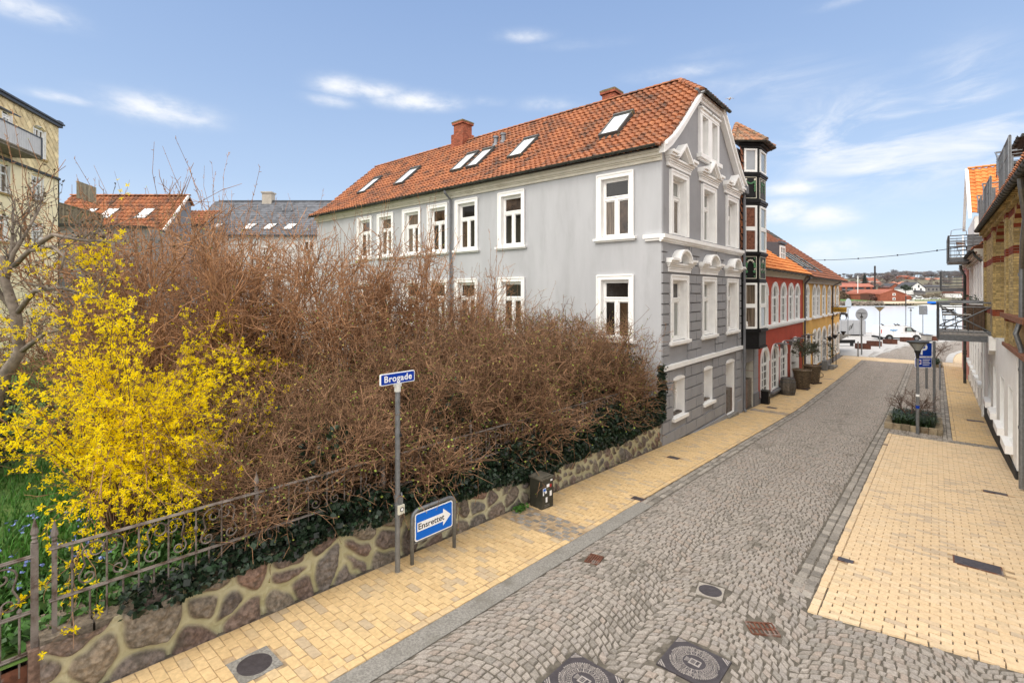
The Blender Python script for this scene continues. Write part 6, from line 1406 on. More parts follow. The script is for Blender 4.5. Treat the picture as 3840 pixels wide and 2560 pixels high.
for z, r in ((.05, .330), (.20, .372), (.70, .372), (.85, .330)): mb.lathe([(r - .02, z - .022), (r, z - .02), (r + .004, z + .02), (r - .02, z + .022)], (0, 0, 0), 26)
mb.build('hoop', mat('barrel_hoop_iron', (.10, .10, .10), .6, .3, 9, metal=.4), ba)
wick = mat('wicker_weave', (.13, .095, .06), .9, .3, 14, .3, 60, attr=.5)
def basket(x, y, label):
    t = thing('wicker_basket', label, 'basket', (x, y, zgf(y)), 'tall wicker baskets'); local(t)
    mb = MB(); H, n, rows = .98, 30, 30
    for r in range(rows):
        z0, z1 = .10 + H * r / rows, .10 + H * (r + 1) / rows
        for k in range(n):
            w = .010 if (k + r) % 2 else -.006; t0, t1 = 2 * math.pi * k / n, 2 * math.pi * (k + 1) / n
            f = lambda z: .36 + .10 * (z - .1) / H
            a, b = f(z0) + w, f(z1) + w
            mb.add([(a * math.cos(t0), a * math.sin(t0), z0 + .004), (a * math.cos(t1), a * math.sin(t1), z0 + .004), (b * math.cos(t1), b * math.sin(t1), z1 - .004), (b * math.cos(t0), b * math.sin(t0), z1 - .004)], [(0, 1, 2, 3)])
    mb.lathe([(.34, .1), (.345, .6), (.44, 1.06)], (0, 0, 0), 24); mb.build('weave', wick, t)
    mb = MB(); mb.tube([(.465 * math.cos(q), .465 * math.sin(q), 1.08 + .01 * math.sin(6 * q)) for q in [2 * math.pi * i / 24 for i in range(25)]], .03, 6); mb.build('rim', wick, t)
    mb = MB()
    for sg in (-1, 1): mb.tube([(.1, sg * .44, .75), (.12, sg * .60, .66), (.12, sg * .60, .50), (.1, sg * .40, .42)], .02, 5)
    mb.build('handle', wick, t)
    mb = MB(); mb.box(-.36, .36, -.36, .36, .045, .10); mb.build('trolley', mat('dark_trolley_board', (.05, .035, .03), .8, .2, 5), t)
    for sx in (-.3, .3):
        for sy in (-.3, .3): mb = MB(); mb.tube([(sx - .02, sy, .03), (sx + .02, sy, .03)], .03, 8); mb.build('castor', rubber, t)
    mb = MB(); mb.lathe([(0, 1.0), (.42, 1.0)], (0, 0, 0), 20); mb.build('soil', soil, t); return t
bk = basket(-5.68, 31.5, 'tall wicker basket on castors next to the oak barrel'); bk2 = copy_tree(bk, (-5.62, 34.15, zgf(34.15)), 1.1, 'tall wicker basket on castors beyond the barrel, nearest the yellow house')
# ---------------------------------------------------------------- more street furniture and the harbour end
bb = thing('black_bin_box', 'narrow black box bin standing by the plinth of the red house', 'bin', (-6.10, 25.5, zgf(25.5))); local(bb)
mb = MB(); mb.box(-.16, .16, -.17, .17, 0, .62); mb.build('body', black_wood, bb); mb = MB(); mb.box(-.18, .18, -.19, .19, .62, .66); mb.build('lid', zinc_dark, bb); mb = MB(); mb.box(.161, .17, -.1, .1, .4, .5); mb.build('slot', galv, bb)
ac = thing('air_conditioning_unit', 'pale metal air conditioning unit beside the doorstep of the yellow house', 'air conditioner', (-6.0, 41.4, zgf(41.4))); local(ac)
mb = MB(); mb.box(-.16, .16, -.42, .42, .06, .72); mb.box(-.14, .14, -.36, -.28, 0, .06); mb.box(-.14, .14, .28, .36, 0, .06); mb.build('case', galv, ac)
mb = MB()
for k in range(9): mb.box(.16, .17, -.36, .36, .14 + k * .06, .165 + k * .06)
mb.build('grille', zinc, ac)
pp = thing('potted_plant', 'slender potted plant by the doorstep of the yellow house', 'plant', (-5.75, 42.0, zgf(42))); local(pp)
mb = MB(); mb.lathe([(.14, 0), (.19, .32), (.21, .34), (.17, .33)], (0, 0, 0), 14); mb.build('pot', mat('grey_clay_pot', (.2, .2, .2), .8, .1, 4), pp)
mb = MB(); mb.tube([(0, 0, .3), (.03, .02, 1.2), (0, .05, 1.9)], .016, 5)
for i in range(150): p = np.array((0, .04, random.uniform(.9, 2.0))) + rng.normal(0, .14, 3); d = rng.normal(0, .06, 3); e = rng.normal(0, .05, 3); mb.raw([p, p + d, p + d + e], [(0, 1, 2)])
mb.build('foliage', evergreen, pp)
hr = thing('stair_handrail', 'black handrail beside the doorstep of the yellow house', 'handrail', (-5.7, 43.9, zgf(43.9))); local(hr)
mb = MB(); mb.tube([(-.6, -.6, 1.75), (-.5, -.5, 1.75), (0, 0, 1.2), (.03, .02, 1.1), (.03, .02, 0)], .025, 6); mb.tube([(-.55, -.55, .9), (-.55, -.55, 1.72)], .02, 6); mb.build('rail', iron_d, hr)
# park lamps: cone lens under a flat disc
def lamp(x, y, h, label, kind='cone', z=None, group='street lamps'):
    t = thing('street_lamp', label, 'street lamp', (x, y, zgf(y) if z is None else z), group); local(t)
    mb = MB(); mb.tube([(0, 0, -.1), (0, 0, h * .55)], .055, 10); mb.tube([(0, 0, h * .55), (0, 0, h - .42)], .042, 10); mb.build('pole', galv, t)
    if kind == 'cone':
        mb = MB(); mb.lathe([(.045, h - .62), (.055, h - .48), (.10, h - .36), (.10, h - .33), (.03, h - .30)], (0, 0, 0), 14); mb.build('collar', black_plain, t)
        mb = MB(); mb.lathe([(.09, h - .33), (.28, h - .05), (.0, h - .05)], (0, 0, 0), 18); mb.build('lens', mat('lamp_lens', (.30, .32, .31), .15, .1, 4, spec=.7), t)
        mb = MB()
        for k in range(4): q = math.pi / 4 + k * math.pi / 2; mb.tube([(.09 * math.cos(q), .09 * math.sin(q), h - .33), (.29 * math.cos(q), .29 * math.sin(q), h - .04)], .010, 4)
        mb.lathe([(.30, h - .06), (.335, h - .03), (.335, h), (.1, h + .03), (0, h + .035)], (0, 0, 0), 20); mb.build('cap', zinc_dark, t)
    elif kind == 'bowl':
        mb = MB(); mb.lathe([(.06, h - .45), (.14, h - .36), (.40, h - .06), (.42, h - .04)], (0, 0, 0), 18); mb.build('shade', mat('amber_lamp_glass', (.33, .24, .12), .25, .2, 4), t)
        mb = MB(); mb.lathe([(.40, h - .05), (.45, h - .02), (.45, h), (0, h + .03)], (0, 0, 0), 20); mb.build('cap', zinc_dark, t)
    else:
        mb = MB(); mb.lathe([(.05, h - .45), (.14, h - .40), (.05, h - .25), (.03, h - .2), (.03, h - .06)], (0, 0, 0), 12); mb.lathe([(.33, h - .05), (.34, h), (0, h + .02)], (0, 0, 0), 18); mb.build('disc_head', zinc_dark, t)
    return t
l1 = lamp(-.50, 23.26, 3.38, 'street lamp with a conical lens in the planted bed, before the blue parking sign')
mb = MB(); mb.tube([(0, 0, .95), (0, 0, 1.05)], .06, 10); mb.build('blue_band', blue_sign, l1); mb = MB(); mb.tube([(0, 0, 1.38), (0, 0, 1.46)], .059, 10); mb.build('white_band', sign_white, l1)
lamp(-4.50, 65.0, 4.4, 'tall street lamp with an amber funnel shade among the rusted planters', 'bowl')
lamp(-2.5, 84.0, 4.3, 'slim street lamp with a flat disc head at the front of the white van', 'disc')
lamp(-5.14, 55.1, 3.85, 'slim street lamp with a flat disc head behind the round sign', 'disc')
t = thing('lantern_post', 'grey post carrying a square glass lantern beyond the parking sign', 'street lamp', (-.40, 36.78, zgf(36.8))); local(t)
mb = MB(); mb.tube([(0, 0, -.1), (0, 0, 2.75)], .06, 8); mb.build('pole', galv, t); mb = MB(); mb.lathe([(.10, 2.70), (.26, 2.74), (.26, 2.78)], (0, 0, 0), 4); mb.lathe([(.24, 3.05), (.30, 3.09), (0, 3.14)], (0, 0, 0), 4); mb.build('lantern_frame', zinc, t)
mb = MB(); mb.lathe([(.22, 2.78), (.25, 3.05)], (0, 0, 0), 4); mb.build('lantern_glass', mat('pale_lantern_glass', (.62, .62, .60), .2, .05, 4), t)
t = thing('bollard_post', 'thin dark steel post at the edge of the parking cobbles', 'post', (.18, 36.8, zgf(36.8))); local(t)
mb = MB(); mb.tube([(0, 0, -.1), (0, 0, 1.42)], .045, 10); mb.build('shaft', zinc, t); mb = MB(); mb.lathe([(.05, 1.42), (.05, 1.48), (0, 1.52)], (0, 0, 0), 10); mb.build('cap', galv, t)
# parking sign
ps = thing('parking_sign', 'blue parking sign with a white P above a second blue panel, on a grey pole', 'traffic sign', (-.41, 27.53, zgf(27.53))); local(ps)
mb = MB(); mb.tube([(.36, 0, -.1), (.36, 0, 3.25)], .05, 10); mb.build('pole', galv, ps)
fp = Fr((0, 0, 0), (CO, SI, 0), (0, 0, 1), (SI, -CO, 0)); fp.o = np.array((.0, -.08, 0))
for (vc, hh, nm) in ((2.88, .30, 'panel'), (2.33, .22, 'panel')):
    mb = MB(fp); mb.prism([(x, y + vc) for x, y in rrect(.365, hh, .05)], 0, .02); pn = mb.build(nm, sign_white, ps)
    mb = MB(fp); mb.prism([(x, y + vc) for x, y in rrect(.345, hh - .02, .04)], .02, .024); mb.build('blue_face', blue_sign, pn)
    if hh > .25: text_mesh('P', .62, fp, 0.0, vc - .02, .026, 'lettering', sign_white, pn, depth=.002, bold=.012)
    else:
        mb = MB(fp); mb.prism([(-.29, vc - .08), (-.10, vc - .08), (-.10, vc + .12), (-.29, vc + .12)], .024, .027); ns = mb.build('symbol_plate', sign_white, pn)
        mb = MB(fp); mb.prism([(-.195 + .075 * math.cos(q), vc + .025 + .075 * math.sin(q)) for q in [2 * math.pi * i / 18 for i in range(18)]], .027, .029); mb.build('red_ring', mat('sign_red', (.5, .02, .02), .4, .05, 4), ns)
        mb = MB(fp); mb.prism([(-.195 + .056 * math.cos(q), vc + .025 + .056 * math.sin(q)) for q in [2 * math.pi * i / 18 for i in range(18)]], .029, .031); mb.build('blue_disc', blue_bright, ns)
        mb = MB(fp); 
        for k in range(4): mb.prism([(-.04, vc + .11 - k * .075), (.29 - .05 * (k % 2), vc + .11 - k * .075), (.29 - .05 * (k % 2), vc + .135 - k * .075), (-.04, vc + .135 - k * .075)], .024, .026)
        mb.build('text_line', sign_white, pn)
# planted beds with stone kerbs
def bed(x0, x1, y0, y1, label, h=.22):
    zz = lambda y: zgf(y); t = thing('planting_bed', label, 'planting bed', ((x0 + x1) / 2, (y0 + y1) / 2, zgf((y0 + y1) / 2)), 'kerbed planting beds')
    mb = MB(); st = mat('bed_kerb_stone', (.25, .20, .13), .9, .25, 8, .3, 50, attr=.3, col2=(.13, .085, .05), c2scale=4)
    def stones(a, b, fixed, ax, w):
        e = a
        while e < b - .05:
            l = min(random.uniform(.22, .3), b - e); g = .008
            if ax == 'x': z = zgf(fixed); mb.box(e + g, e + l - g, fixed, fixed + w, z - .1, z + h + random.uniform(-.012, .012))
            else: z = zgf(e); mb.box(fixed, fixed + w, e + g, e + l - g, z - .1, z + h + random.uniform(-.012, .012))
            e += l
    stones(x0, x1, y0, 'x', .17); stones(x0, x1, y1 - .17, 'x', .17); stones(y0 + .18, y1 - .18, x0, 'y', .22); stones(y0 + .18, y1 - .18, x1 - .22, 'y', .22)
    mb.build('kerb', st, t)
    mb = MB(); zb = zgf(y0); mb.quad((x0 + .2, y0 + .16, zgf(y0) + h - .06), (x1 - .2, y0 + .16, zgf(y0) + h - .06), (x1 - .2, y1 - .16, zgf(y1) + h - .06), (x0 + .2, y1 - .16, zgf(y1) + h - .06)); mb.build('soil', soil, t); return t
bed(-1.50, .20, 23.55, 26.4, 'stone kerbed bed of green leaves around the near street lamp'); bed(-1.05, .38, 48.9, 51.8, 'stone kerbed bed with a leafless shrub at the far end of the parking strip')
def strap_leaves(x0, x1, y0, y1, n, hh, name, label):
    mb = MB()
    for i in range(n):
        x, y = random.uniform(x0, x1), random.uniform(y0, y1); z = zgf(y) + .14; a = random.uniform(0, 6.28); l = hh * random.uniform(.6, 1.2); w = .018
        dx, dy = math.cos(a), math.sin(a); px_, py_ = -dy * w, dx * w; P = [(x, y, z), (x + dx * l * .3, y + dy * l * .3, z + l * .75), (x + dx * l * .8, y + dy * l * .8, z + l * .70 + random.uniform(-.1, .1) * l)]
        mb.raw([(P[0][0] - px_, P[0][1] - py_, P[0][2]), (P[0][0] + px_, P[0][1] + py_, P[0][2]), (P[1][0] + px_, P[1][1] + py_, P[1][2]), (P[1][0] - px_, P[1][1] - py_, P[1][2]), P[2]], [(0, 1, 2, 3), (3, 2, 4)])
    return tag(mb.build(name, evergreen), label, 'plants', None, 'stuff')
strap_leaves(-1.25, -.05, 23.8, 26.2, 1500, .42, 'bed_plants', 'dark green strap leaved plants filling the near kerbed bed')
strap_leaves(-.8, .15, 49.1, 51.6, 900, .45, 'bed_plants', 'dark green plants filling the far kerbed bed')
# plaza planters of rusted steel, bins, signs
def cplanter(x, y, rz, label, l=1.15, w=.85, h=.58):
    t = thing('rusted_planter', label, 'planter', (x, y, zgf(y)), 'rusted steel planters on the plaza', rz); local(t)
    mb = MB(); k = 7
    for i in range(k):
        a = -l / 2 + i * l / k; mb.box(a + .01, a + l / k - .01, -w / 2, -w / 2 + .03, .05, h); mb.box(a + .01, a + l / k - .01, w / 2 - .03, w / 2, .05, h)
    for i in range(5):
        b = -w / 2 + .03 + i * (w - .06) / 5; mb.box(-l / 2, -l / 2 + .03, b + .01, b + (w - .06) / 5 - .01, .05, h); mb.box(l / 2 - .03, l / 2, b + .01, b + (w - .06) / 5 - .01, .05, h)
    mb.build('side_plates', corten, t); mb = MB(); mb.box(-l / 2 + .035, l / 2 - .035, -w / 2 + .035, w / 2 - .035, .0, h - .12); mb.build('soil', soil, t); return t
pA = cplanter(-5.75, 62.6, .5, 'rusted steel planter by the foot of the round sign')
for (x, y, r_, lb) in ((-5.21, 68.0, .55, 'rusted steel planter just left of the amber street lamp'), (-4.1, 73.3, .6, 'rusted steel planter in front of the van rear wheel'), (-2.75, 79.3, .6, 'rusted steel planter in front of the van front door'), (-.45, 85.0, .6, 'rusted steel planter past the front of the van')):
    copy_tree(pA, (x, y, zgf(y)), r_, lb)
t = thing('plaza_bench', 'low black bench at the corner of the yellow house', 'bench', (-7.7, 65.2, zgf(65.2)), None, .75); local(t)
mb = MB(); mb.box(-1.1, 1.1, -.25, .25, .36, .50); mb.build('seat', black_wood, t); mb = MB(); mb.box(-1.1, 1.1, -.26, -.2, .50, .74); mb.build('backrest', black_wood, t)
for sx in (-.9, .9): mb = MB(); mb.box(sx - .06, sx + .06, -.2, .2, 0, .36); mb.build('leg', iron_d, t)
t = thing('dark_post', 'black post standing before the grey container', 'post', (-9.2, 66.5, zgf(66.5))); local(t)
mb = MB(); mb.tube([(0, 0, 0), (0, 0, 3.3)], .13, 8); mb.build('shaft', black_wood, t); mb = MB(); mb.box(-.6, .9, -.05, .05, 3.3, 3.45); mb.build('arm', white_far, t)
ct = thing('grey_container', 'grey graffiti marked container block standing on the quay', 'container', (-10.0, 88, zgf(88)), None, .84); local(ct)
mb = MB(); mb.box(-1.95, 1.95, -1.2, 1.2, .25, 2.3); mb.build('body', mat('grey_container_panels', (.34, .345, .36), .7, .06, 1), ct)
mb = MB()
for k in range(5): mb.box(-1.95 + k * .97, -1.93 + k * .97, -1.215, -1.2, .25, 2.3)
mb.build('panel_seam', zinc, ct)
mb = MB(); sp_ = [(-.6 + .25 * math.cos(a) + .1 * a * .4, -1.215, 1.1 + .4 * math.sin(a * 1.3) + a * .06) for a in np.linspace(0, 9, 40)]; mb.tube(sp_, .035, 4); mb.build('graffiti', zinc_dark, ct)
mb = MB(); mb.box(1.1, 1.8, -1.0, 1.0, 0, .25); mb.box(-1.8, -1.1, -1, 1, 0, .25); mb.build('foot', stucco_plain, ct)
# bull statue on top of the container: one continuous skinned body
def skin_body(name, verts, edges, radii, m, parent=None, sub=2):
    me = bpy.data.meshes.new(name); me.from_pydata(verts, edges, []); o = bpy.data.objects.new(name, me); COL.objects.link(o)
    md = o.modifiers.new('skin', 'SKIN'); md.use_smooth_shade = True
    for i, r_ in enumerate(radii): sv = me.skin_vertices[0].data[i]; sv.radius = r_ if isinstance(r_, tuple) else (r_, r_); sv.use_root = (i == 0)
    s_ = o.modifiers.new('sub', 'SUBSURF'); s_.levels = sub; s_.render_levels = sub; me.materials.append(m)
    if parent is not None: o.parent = parent
    ORG[o.name] = np.zeros(3); return o
g_st = at_depth(3163, 1200, 73.0)
bs = thing('animal_statue', 'dark bull statue on top of the grey container behind the hanging sign', 'statue', tuple(g_st), None, TH + 3.14); local(bs)
bs.scale = (.62,) * 3
V = [(0, 0, 1.55), (.55, 0, 1.62), (1.0, 0, 1.72), (1.35, 0, 1.95), (1.75, 0, 1.80), (-.5, 0, 1.52), (-.95, 0, 1.50), (-1.12, 0, 1.2), (-1.2, 0, .7),
     (.85, .22, 1.1), (.95, .22, .62), (.85, .22, .05), (.85, -.22, 1.1), (.7, -.22, .6), (.8, -.22, .05), (-.75, .24, 1.1), (-.98, .24, .62), (-.85, .24, .05), (-.75, -.24, 1.1), (-.9, -.24, .6), (-.72, -.24, .05),
     (1.45, .28, 2.25), (1.45, -.28, 2.25), (1.95, 0, 1.6)]
E_ = [(0, 1), (1, 2), (2, 3), (3, 4), (0, 5), (5, 6), (6, 7), (7, 8), (2, 9), (9, 10), (10, 11), (2, 12), (12, 13), (13, 14), (6, 15), (15, 16), (16, 17), (6, 18), (18, 19), (19, 20), (3, 21), (3, 22), (4, 23)]
RR_ = [.36, .40, .38, .26, .17, .34, .30, .06, .04, .17, .09, .08, .17, .09, .08, .2, .1, .08, .2, .1, .08, .03, .03, .11]
skin_body('body', V, E_, RR_, mat('dark_bronze', (.03, .026, .026), .5, .2, 4), bs)
def rod_sign(x, y, h, label, head):
    t = thing('harbour_sign', label, 'sign', (x, y, zgf(y))); local(t); mb = MB(); mb.tube([(0, 0, 0), (0, 0, h)], .05, 8); mb.build('pole', galv, t)
    f = Fr((0, 0, 0), rgt, (0, 0, 1), -fwd)
    if head == 'round': mb = MB(f); mb.prism([(.62 * math.cos(q), h + .45 + .62 * math.sin(q)) for q in [2 * math.pi * i / 22 for i in range(22)]], .05, .1); mb.build('round_plate', mat('sign_back_grey', (.25, .26, .28), .5, .08, 3), t)
    elif head == 'square': mb = MB(f); mb.prism([(-.6, h - 1.3), (.6, h - 1.3), (.6, h), (-.6, h)], .05, .09); mb.build('plate', zinc, t); mb = MB(f); mb.prism([(-.57, h - 1.27), (-.02, h - 1.27), (-.02, h - .03), (-.57, h - .03)], .09, .1); mb.build('face', galv, t)
    elif head == 'oval': mb = MB(f); mb.prism([(.42 * math.cos(q), h + .1 + .75 * math.sin(q)) for q in [2 * math.pi * i / 22 for i in range(22)]], .05, .08); mb.build('oval_plate', mat('pale_blue_grey_sign', (.42, .47, .52), .5, .06, 3), t)
    elif head == 'stripe': mb = MB(); mb.tube([(0, 0, h - 1.6), (0, 0, h)], .075, 8); mb.build('dark_sleeve', zinc_dark, t)
    return t
rod_sign(-5.85, 62.2, 3.15, 'grey round sign seen from behind on a dark post before the plaza', 'round')
rod_sign(-5.22, 53.13, 1.35, 'thin short post with a small round mark at the yellow crossing band', None)
rod_sign(-9.2, 82.0, 4.6, 'pale oval sign on a thin pole in front of the water', 'oval')
rod_sign(-1.4, 92, 4.6, 'grey square sign on a pole by the water beyond the van', 'square')
rod_sign(-3.4, 94.5, 6.0, 'thin pole with a dark upper sleeve by the water behind the van', 'stripe')
# the white van
van = thing('delivery_van', 'white delivery van with a pale blue logo parked by the quay', 'van', (-3.8, 82.7, zgf(82.7)), None, math.atan2(2.17, 3.12)); local(van)
vw = mat('van_white_paint', (.80, .80, .80), .28, .02, 2, spec=.5); FV = Fr((0, 0, 0), (1, 0, 0), (0, 0, 1), (0, -1, 0))
# side outline: rear at -2.62, nose at +2.65
side = [(-2.60, .42), (-2.66, 1.0), (-2.58, 1.82), (-2.40, 1.93), (.45, 1.95), (1.02, 1.80), (1.75, 1.22), (2.45, 1.02), (2.64, .80), (2.66, .42)]
mb = MB(); ny = [(-.95, 0), (-.90, 1), (.90, 1), (.95, 0)]
def vrow(y, inset): return [(x - inset * .06 * np.sign(x), y, z - (inset * .05 if z > 1.5 else 0)) for x, z in side]
rows = [vrow(-.88, 1), vrow(-.955, 0), vrow(.955, 0), vrow(.88, 1)]
V = [p for r_ in rows for p in r_]; k = len(side); F = []
for j in range(3): F += [(j * k + i, (j + 1) * k + i, (j + 1) * k + i + 1, j * k + i + 1) for i in range(k - 1)]
F += [tuple(range(k)), tuple(range(4 * k - 1, 3 * k - 1, -1))] + [(j * k, j * k + k - 1, (j + 1) * k + k - 1, (j + 1) * k) for j in range(3)]
mb.add(V, F); body = mb.build('body', vw, van)
wn = mat('van_window_glass', (.03, .045, .045), .06, .3, 2, spec=.7)
for sy, nm in ((-1, 'r'), (1, 'l')):
    f = Fr((0, 0, 0), (1, 0, 0), (0, 0, 1), (0, sy, 0))
    mb = MB(f); q = [(.28, 1.20), (1.55, 1.20), (1.02, 1.70), (.30, 1.75)]; mb.prism(q if sy < 0 else q[::-1], .945, .965); mb.build('side_window', black_plain, body)
    mb = MB(f); q = [(.48, 1.26), (1.18, 1.26), (.92, 1.64), (.5, 1.67)]; mb.prism(q if sy < 0 else q[::-1], .965, .972); mb.build('pane', mat('pale_van_glass', (.25, .30, .29), .1, .1, 3), body)
    mb = MB(f); q = [(-2.63, .32), (2.3, .22), (2.3, .34), (-2.63, .48)]; mb.prism(q if sy < 0 else q[::-1], .93, .975); mb.build('sill_trim', rubber, body)
    mb = MB(f); mb.prism([(1.25, 1.18), (1.5, 1.18), (1.5, 1.36), (1.25, 1.36)], .97, 1.12); mb.build('mirror', black_plain, body)
    mb = MB(f)
    for u in (-1.15, .15, 1.55): mb = MB(f); mb.prism([(u - .01, .5), (u + .01, .5), (u + .01, 1.75 if u < 1 else 1.15), (u - .01, 1.75 if u < 1 else 1.15)], .95, .958); mb.build('door_seam', mat('van_seam_grey', (.28, .28, .29), .5, .1, 3), body)
    mb = MB(f); mb.prism([(.0, 1.02), (-.2, 1.02), (-.2, 1.06), (0, 1.06)], .955, .975); mb.prism([(.5, 1.0), (.3, 1.0), (.3, 1.04), (.5, 1.04)], .955, .975); mb.build('door_handle', mat('van_seam_grey', (.28,) * 3), body)
    for xw in (-1.62, 1.66):
        mb = MB(f); mb.prism([(xw + .46 * math.cos(q), .34 + .46 * math.sin(q)) for q in [math.pi * i / 12 for i in range(13)]] + [(xw - .46, .2), (xw + .46, .2)], .80, .962); mb.build('wheel_arch', rubber, body)
        mb = MB(); mb.tube([(xw, sy * .78, .33), (xw, sy * .985, .33)], .335, 20); w = mb.build('wheel', rubber, van)
        mb = MB(); mb.tube([(xw, sy * .98, .33), (xw, sy * .995, .33)], .2, 14); mb.build('rim', galv, w)
mb = MB(FV); lg = mat('pale_blue_logo', (.12, .38, .72), .4, .15, 5)
for k in range(7): a = -1.55 + k * .12; mb.prism([(a, 1.28 + .07 * math.sin(k * 2.1)), (a + .22, 1.33 + .05 * math.cos(k)), (a + .18, 1.47 - .04 * (k % 3)), (a + .02, 1.43)], .957, .961)
mb.build('logo', lg, body); mb = MB(FV); mb.prism([(-2.66, .95), (-2.56, .95), (-2.52, 1.45), (-2.62, 1.45)], .93, .962); mb.build('tail_light', mat('tail_light_red', (.45, .01, .01), .3, .1, 3), body)
mb = MB(); mb.box(2.45, 2.72, -.9, .9, .28, .62); mb.box(-2.72, -2.55, -.93, .93, .30, .55); mb.build('bumper', rubber, body)
mb = MB(FV); mb.prism([(2.0, .86), (2.52, .78), (2.5, .95), (2.05, 1.05)], .88, .945); mb.build('headlight', mat('headlight_glass', (.2, .21, .22), .15, .2, 3), body)
mb = MB(); mb.add([(1.06, -.8, 1.80), (1.06, .8, 1.80), (1.74, .86, 1.26), (1.74, -.86, 1.26)], [(0, 3, 2, 1)]); o = mb.build('windscreen', wn, body); o.data.transform(__import__('mathutils').Matrix.Translation((.012, 0, .012)))
# three gulls resting on the van roof and one in the air
def gull(loc, rz, label, fly=False, sc=1.0):
    t = thing('gull', label, 'bird', loc, 'gulls by the harbour', rz); local(t); t.scale = (sc,) * 3
    gm = mat('gull_plumage', (.55, .55, .55) if fly else (.08, .08, .085), .8, .2, 9) if fly else mat('dark_gull_plumage', (.06, .06, .065), .8, .2, 9)
    V = [(0, 0, .16), (.12, 0, .19), (.2, 0, .27), (.28, 0, .27), (-.14, 0, .13), (-.3, 0, .11)]; E_ = [(0, 1), (1, 2), (2, 3), (0, 4), (4, 5)]; r_ = [.085, .075, .05, .012, .06, .02]
    if fly: V += [(0, .2, .24), (-.05, .5, .2), (0, -.2, .24), (-.05, -.5, .2)]; E_ += [(0, 6), (6, 7), (0, 8), (8, 9)]; r_ += [(.06, .02), (.03, .01), (.06, .02), (.03, .01)]
    else: V += [(.0, .03, .02), (.0, -.03, .02)]; E_ += [(0, 6), (0, 7)]; r_ += [.012, .012]
    skin_body('body', V, E_, r_, gm, t, 1); return t
c_, s_ = math.cos(van.rotation_euler[2]), math.sin(van.rotation_euler[2])
for (u, lb) in ((-2.2, 'dark gull on the rear edge of the van roof'), (-.62, 'dark gull standing on the middle of the van roof'), (-.25, 'dark gull on the van roof above the cab')):
    gull((-3.8 + u * c_ + .5 * s_, 82.7 + u * s_ - .5 * c_, zgf(82.7) + 1.9), 2.4, lb)
gull(tuple(at_depth(2737, 377, 40.0)), -1.0, 'pale gull flying in the sky to the right of the roof', True, .75)
# ---------------------------------------------------------------- the far shore
def far(px, py, d): return ray(px, py) * d
FB = lambda d: back_frame(d)
roof_far = mat('far_red_roof', (.29, .095, .058), .85, .15, .5, attr=.2); roof_salmon = mat('far_salmon_roof', (.42, .18, .125), .85, .1, .5); brick_far = mat('far_red_brick', (.27, .085, .05), .9, .15, .6); dark_roof = mat('far_dark_roof', (.07, .07, .08), .8, .2, .5); grey_far = mat('far_grey_brick', (.20, .19, .185), .9, .12, .5); win_far = mat('far_window_dark', (.03, .035, .045), .3, .2, 1)
def hp2(x, y): return (3060 + x / 4.3556, 950 + y / 4.3556)
def far_house(label, x0, x1, ytop, yeave, ybot, d, wallm, roofm, deep=9, gable=None, name='shore_house', wins=()):
    """a house on the far shore from its outline in the crop: ridge parallel to the view, or its gable towards us"""
    f = FB(d); a, b = bx(hp2(x0, 0)[0], d), bx(hp2(x1, 0)[0], d); vt, ve, vb = (bz(hp2(0, y)[1], d) for y in (ytop, yeave, ybot)); vb -= 1.5
    t = thing(name, label, 'house', tuple(f((a + b) / 2, vb, 0)))
    mb = MB(f)
    if gable: mb.prism([(a, vb), (b, vb), (b, ve), ((a + b) / 2, vt), (a, ve)], -deep, 0)
    else: mb.box(a, b, vb, ve, -deep, 0)
    mb.build('wall', wallm, t); mb = MB(f)
    if gable:
        m = (a + b) / 2; o_ = .4
        for p, q in (((a - o_, ve - .3), (m, vt + .25)), ((m, vt + .25), (b + o_, ve - .3))): mb.add([(p[0], p[1], o_), (q[0], q[1], o_), (q[0], q[1], -deep), (p[0], p[1], -deep), (p[0], p[1] - .35, o_), (q[0], q[1] - .35, o_), (q[0], q[1] - .35, -deep), (p[0], p[1] - .35, -deep)], [(0, 1, 2, 3), (4, 7, 6, 5), (0, 4, 5, 1), (3, 2, 6, 7), (0, 3, 7, 4), (1, 5, 6, 2)])
    else:
        n0, n1 = .5, -deep / 2; mb.add([(a - .3, ve - .1, n0), (b + .3, ve - .1, n0), (b + .3, vt, n1), (a - .3, vt, n1), (a - .3, ve - .1, -deep - .5), (b + .3, ve - .1, -deep - .5)], [(0, 1, 2, 3), (3, 2, 5, 4), (0, 3, 4), (1, 5, 2)])
    mb.build('roof', roofm, t)
    for (w0, w1, y0, y1) in wins:
        mb = MB(f); mb.box(bx(hp2(w0, 0)[0], d), bx(hp2(w1, 0)[0], d), bz(hp2(0, y1)[1], d), bz(hp2(0, y0)[1], d), .0, .12); mb.build('window', win_far, t)
    return t, f
grid = lambda xs_, ys_, w, h: [(x, x + w, y, y + h) for x in xs_ for y in ys_]
t, f = far_house('long red brick apartment block with balconies on the far shore lawn', 395, 962, 490, 545, 690, 400, brick_far, mat('far_pink_roof', (.36, .13, .09), .85, .1, .4), 14, name='apartment_block')
for y0 in (556, 604, 652):
    mb = MB(f); mb.box(bx(hp2(420, 0)[0], 400), bx(hp2(950, 0)[0], 400), bz(hp2(0, y0 + 32)[1], 400), bz(hp2(0, y0)[1], 400), 0, .2); mb.build('window_band', win_far, t)
    mb = MB(f); mb.box(bx(hp2(425, 0)[0], 400), bx(hp2(945, 0)[0], 400), bz(hp2(0, y0 + 44)[1], 400), bz(hp2(0, y0 + 30)[1], 400), .2, 1.6); mb.build('balcony', mat('far_grey_balcony', (.25, .25, .26), .8, .1, .5), t)
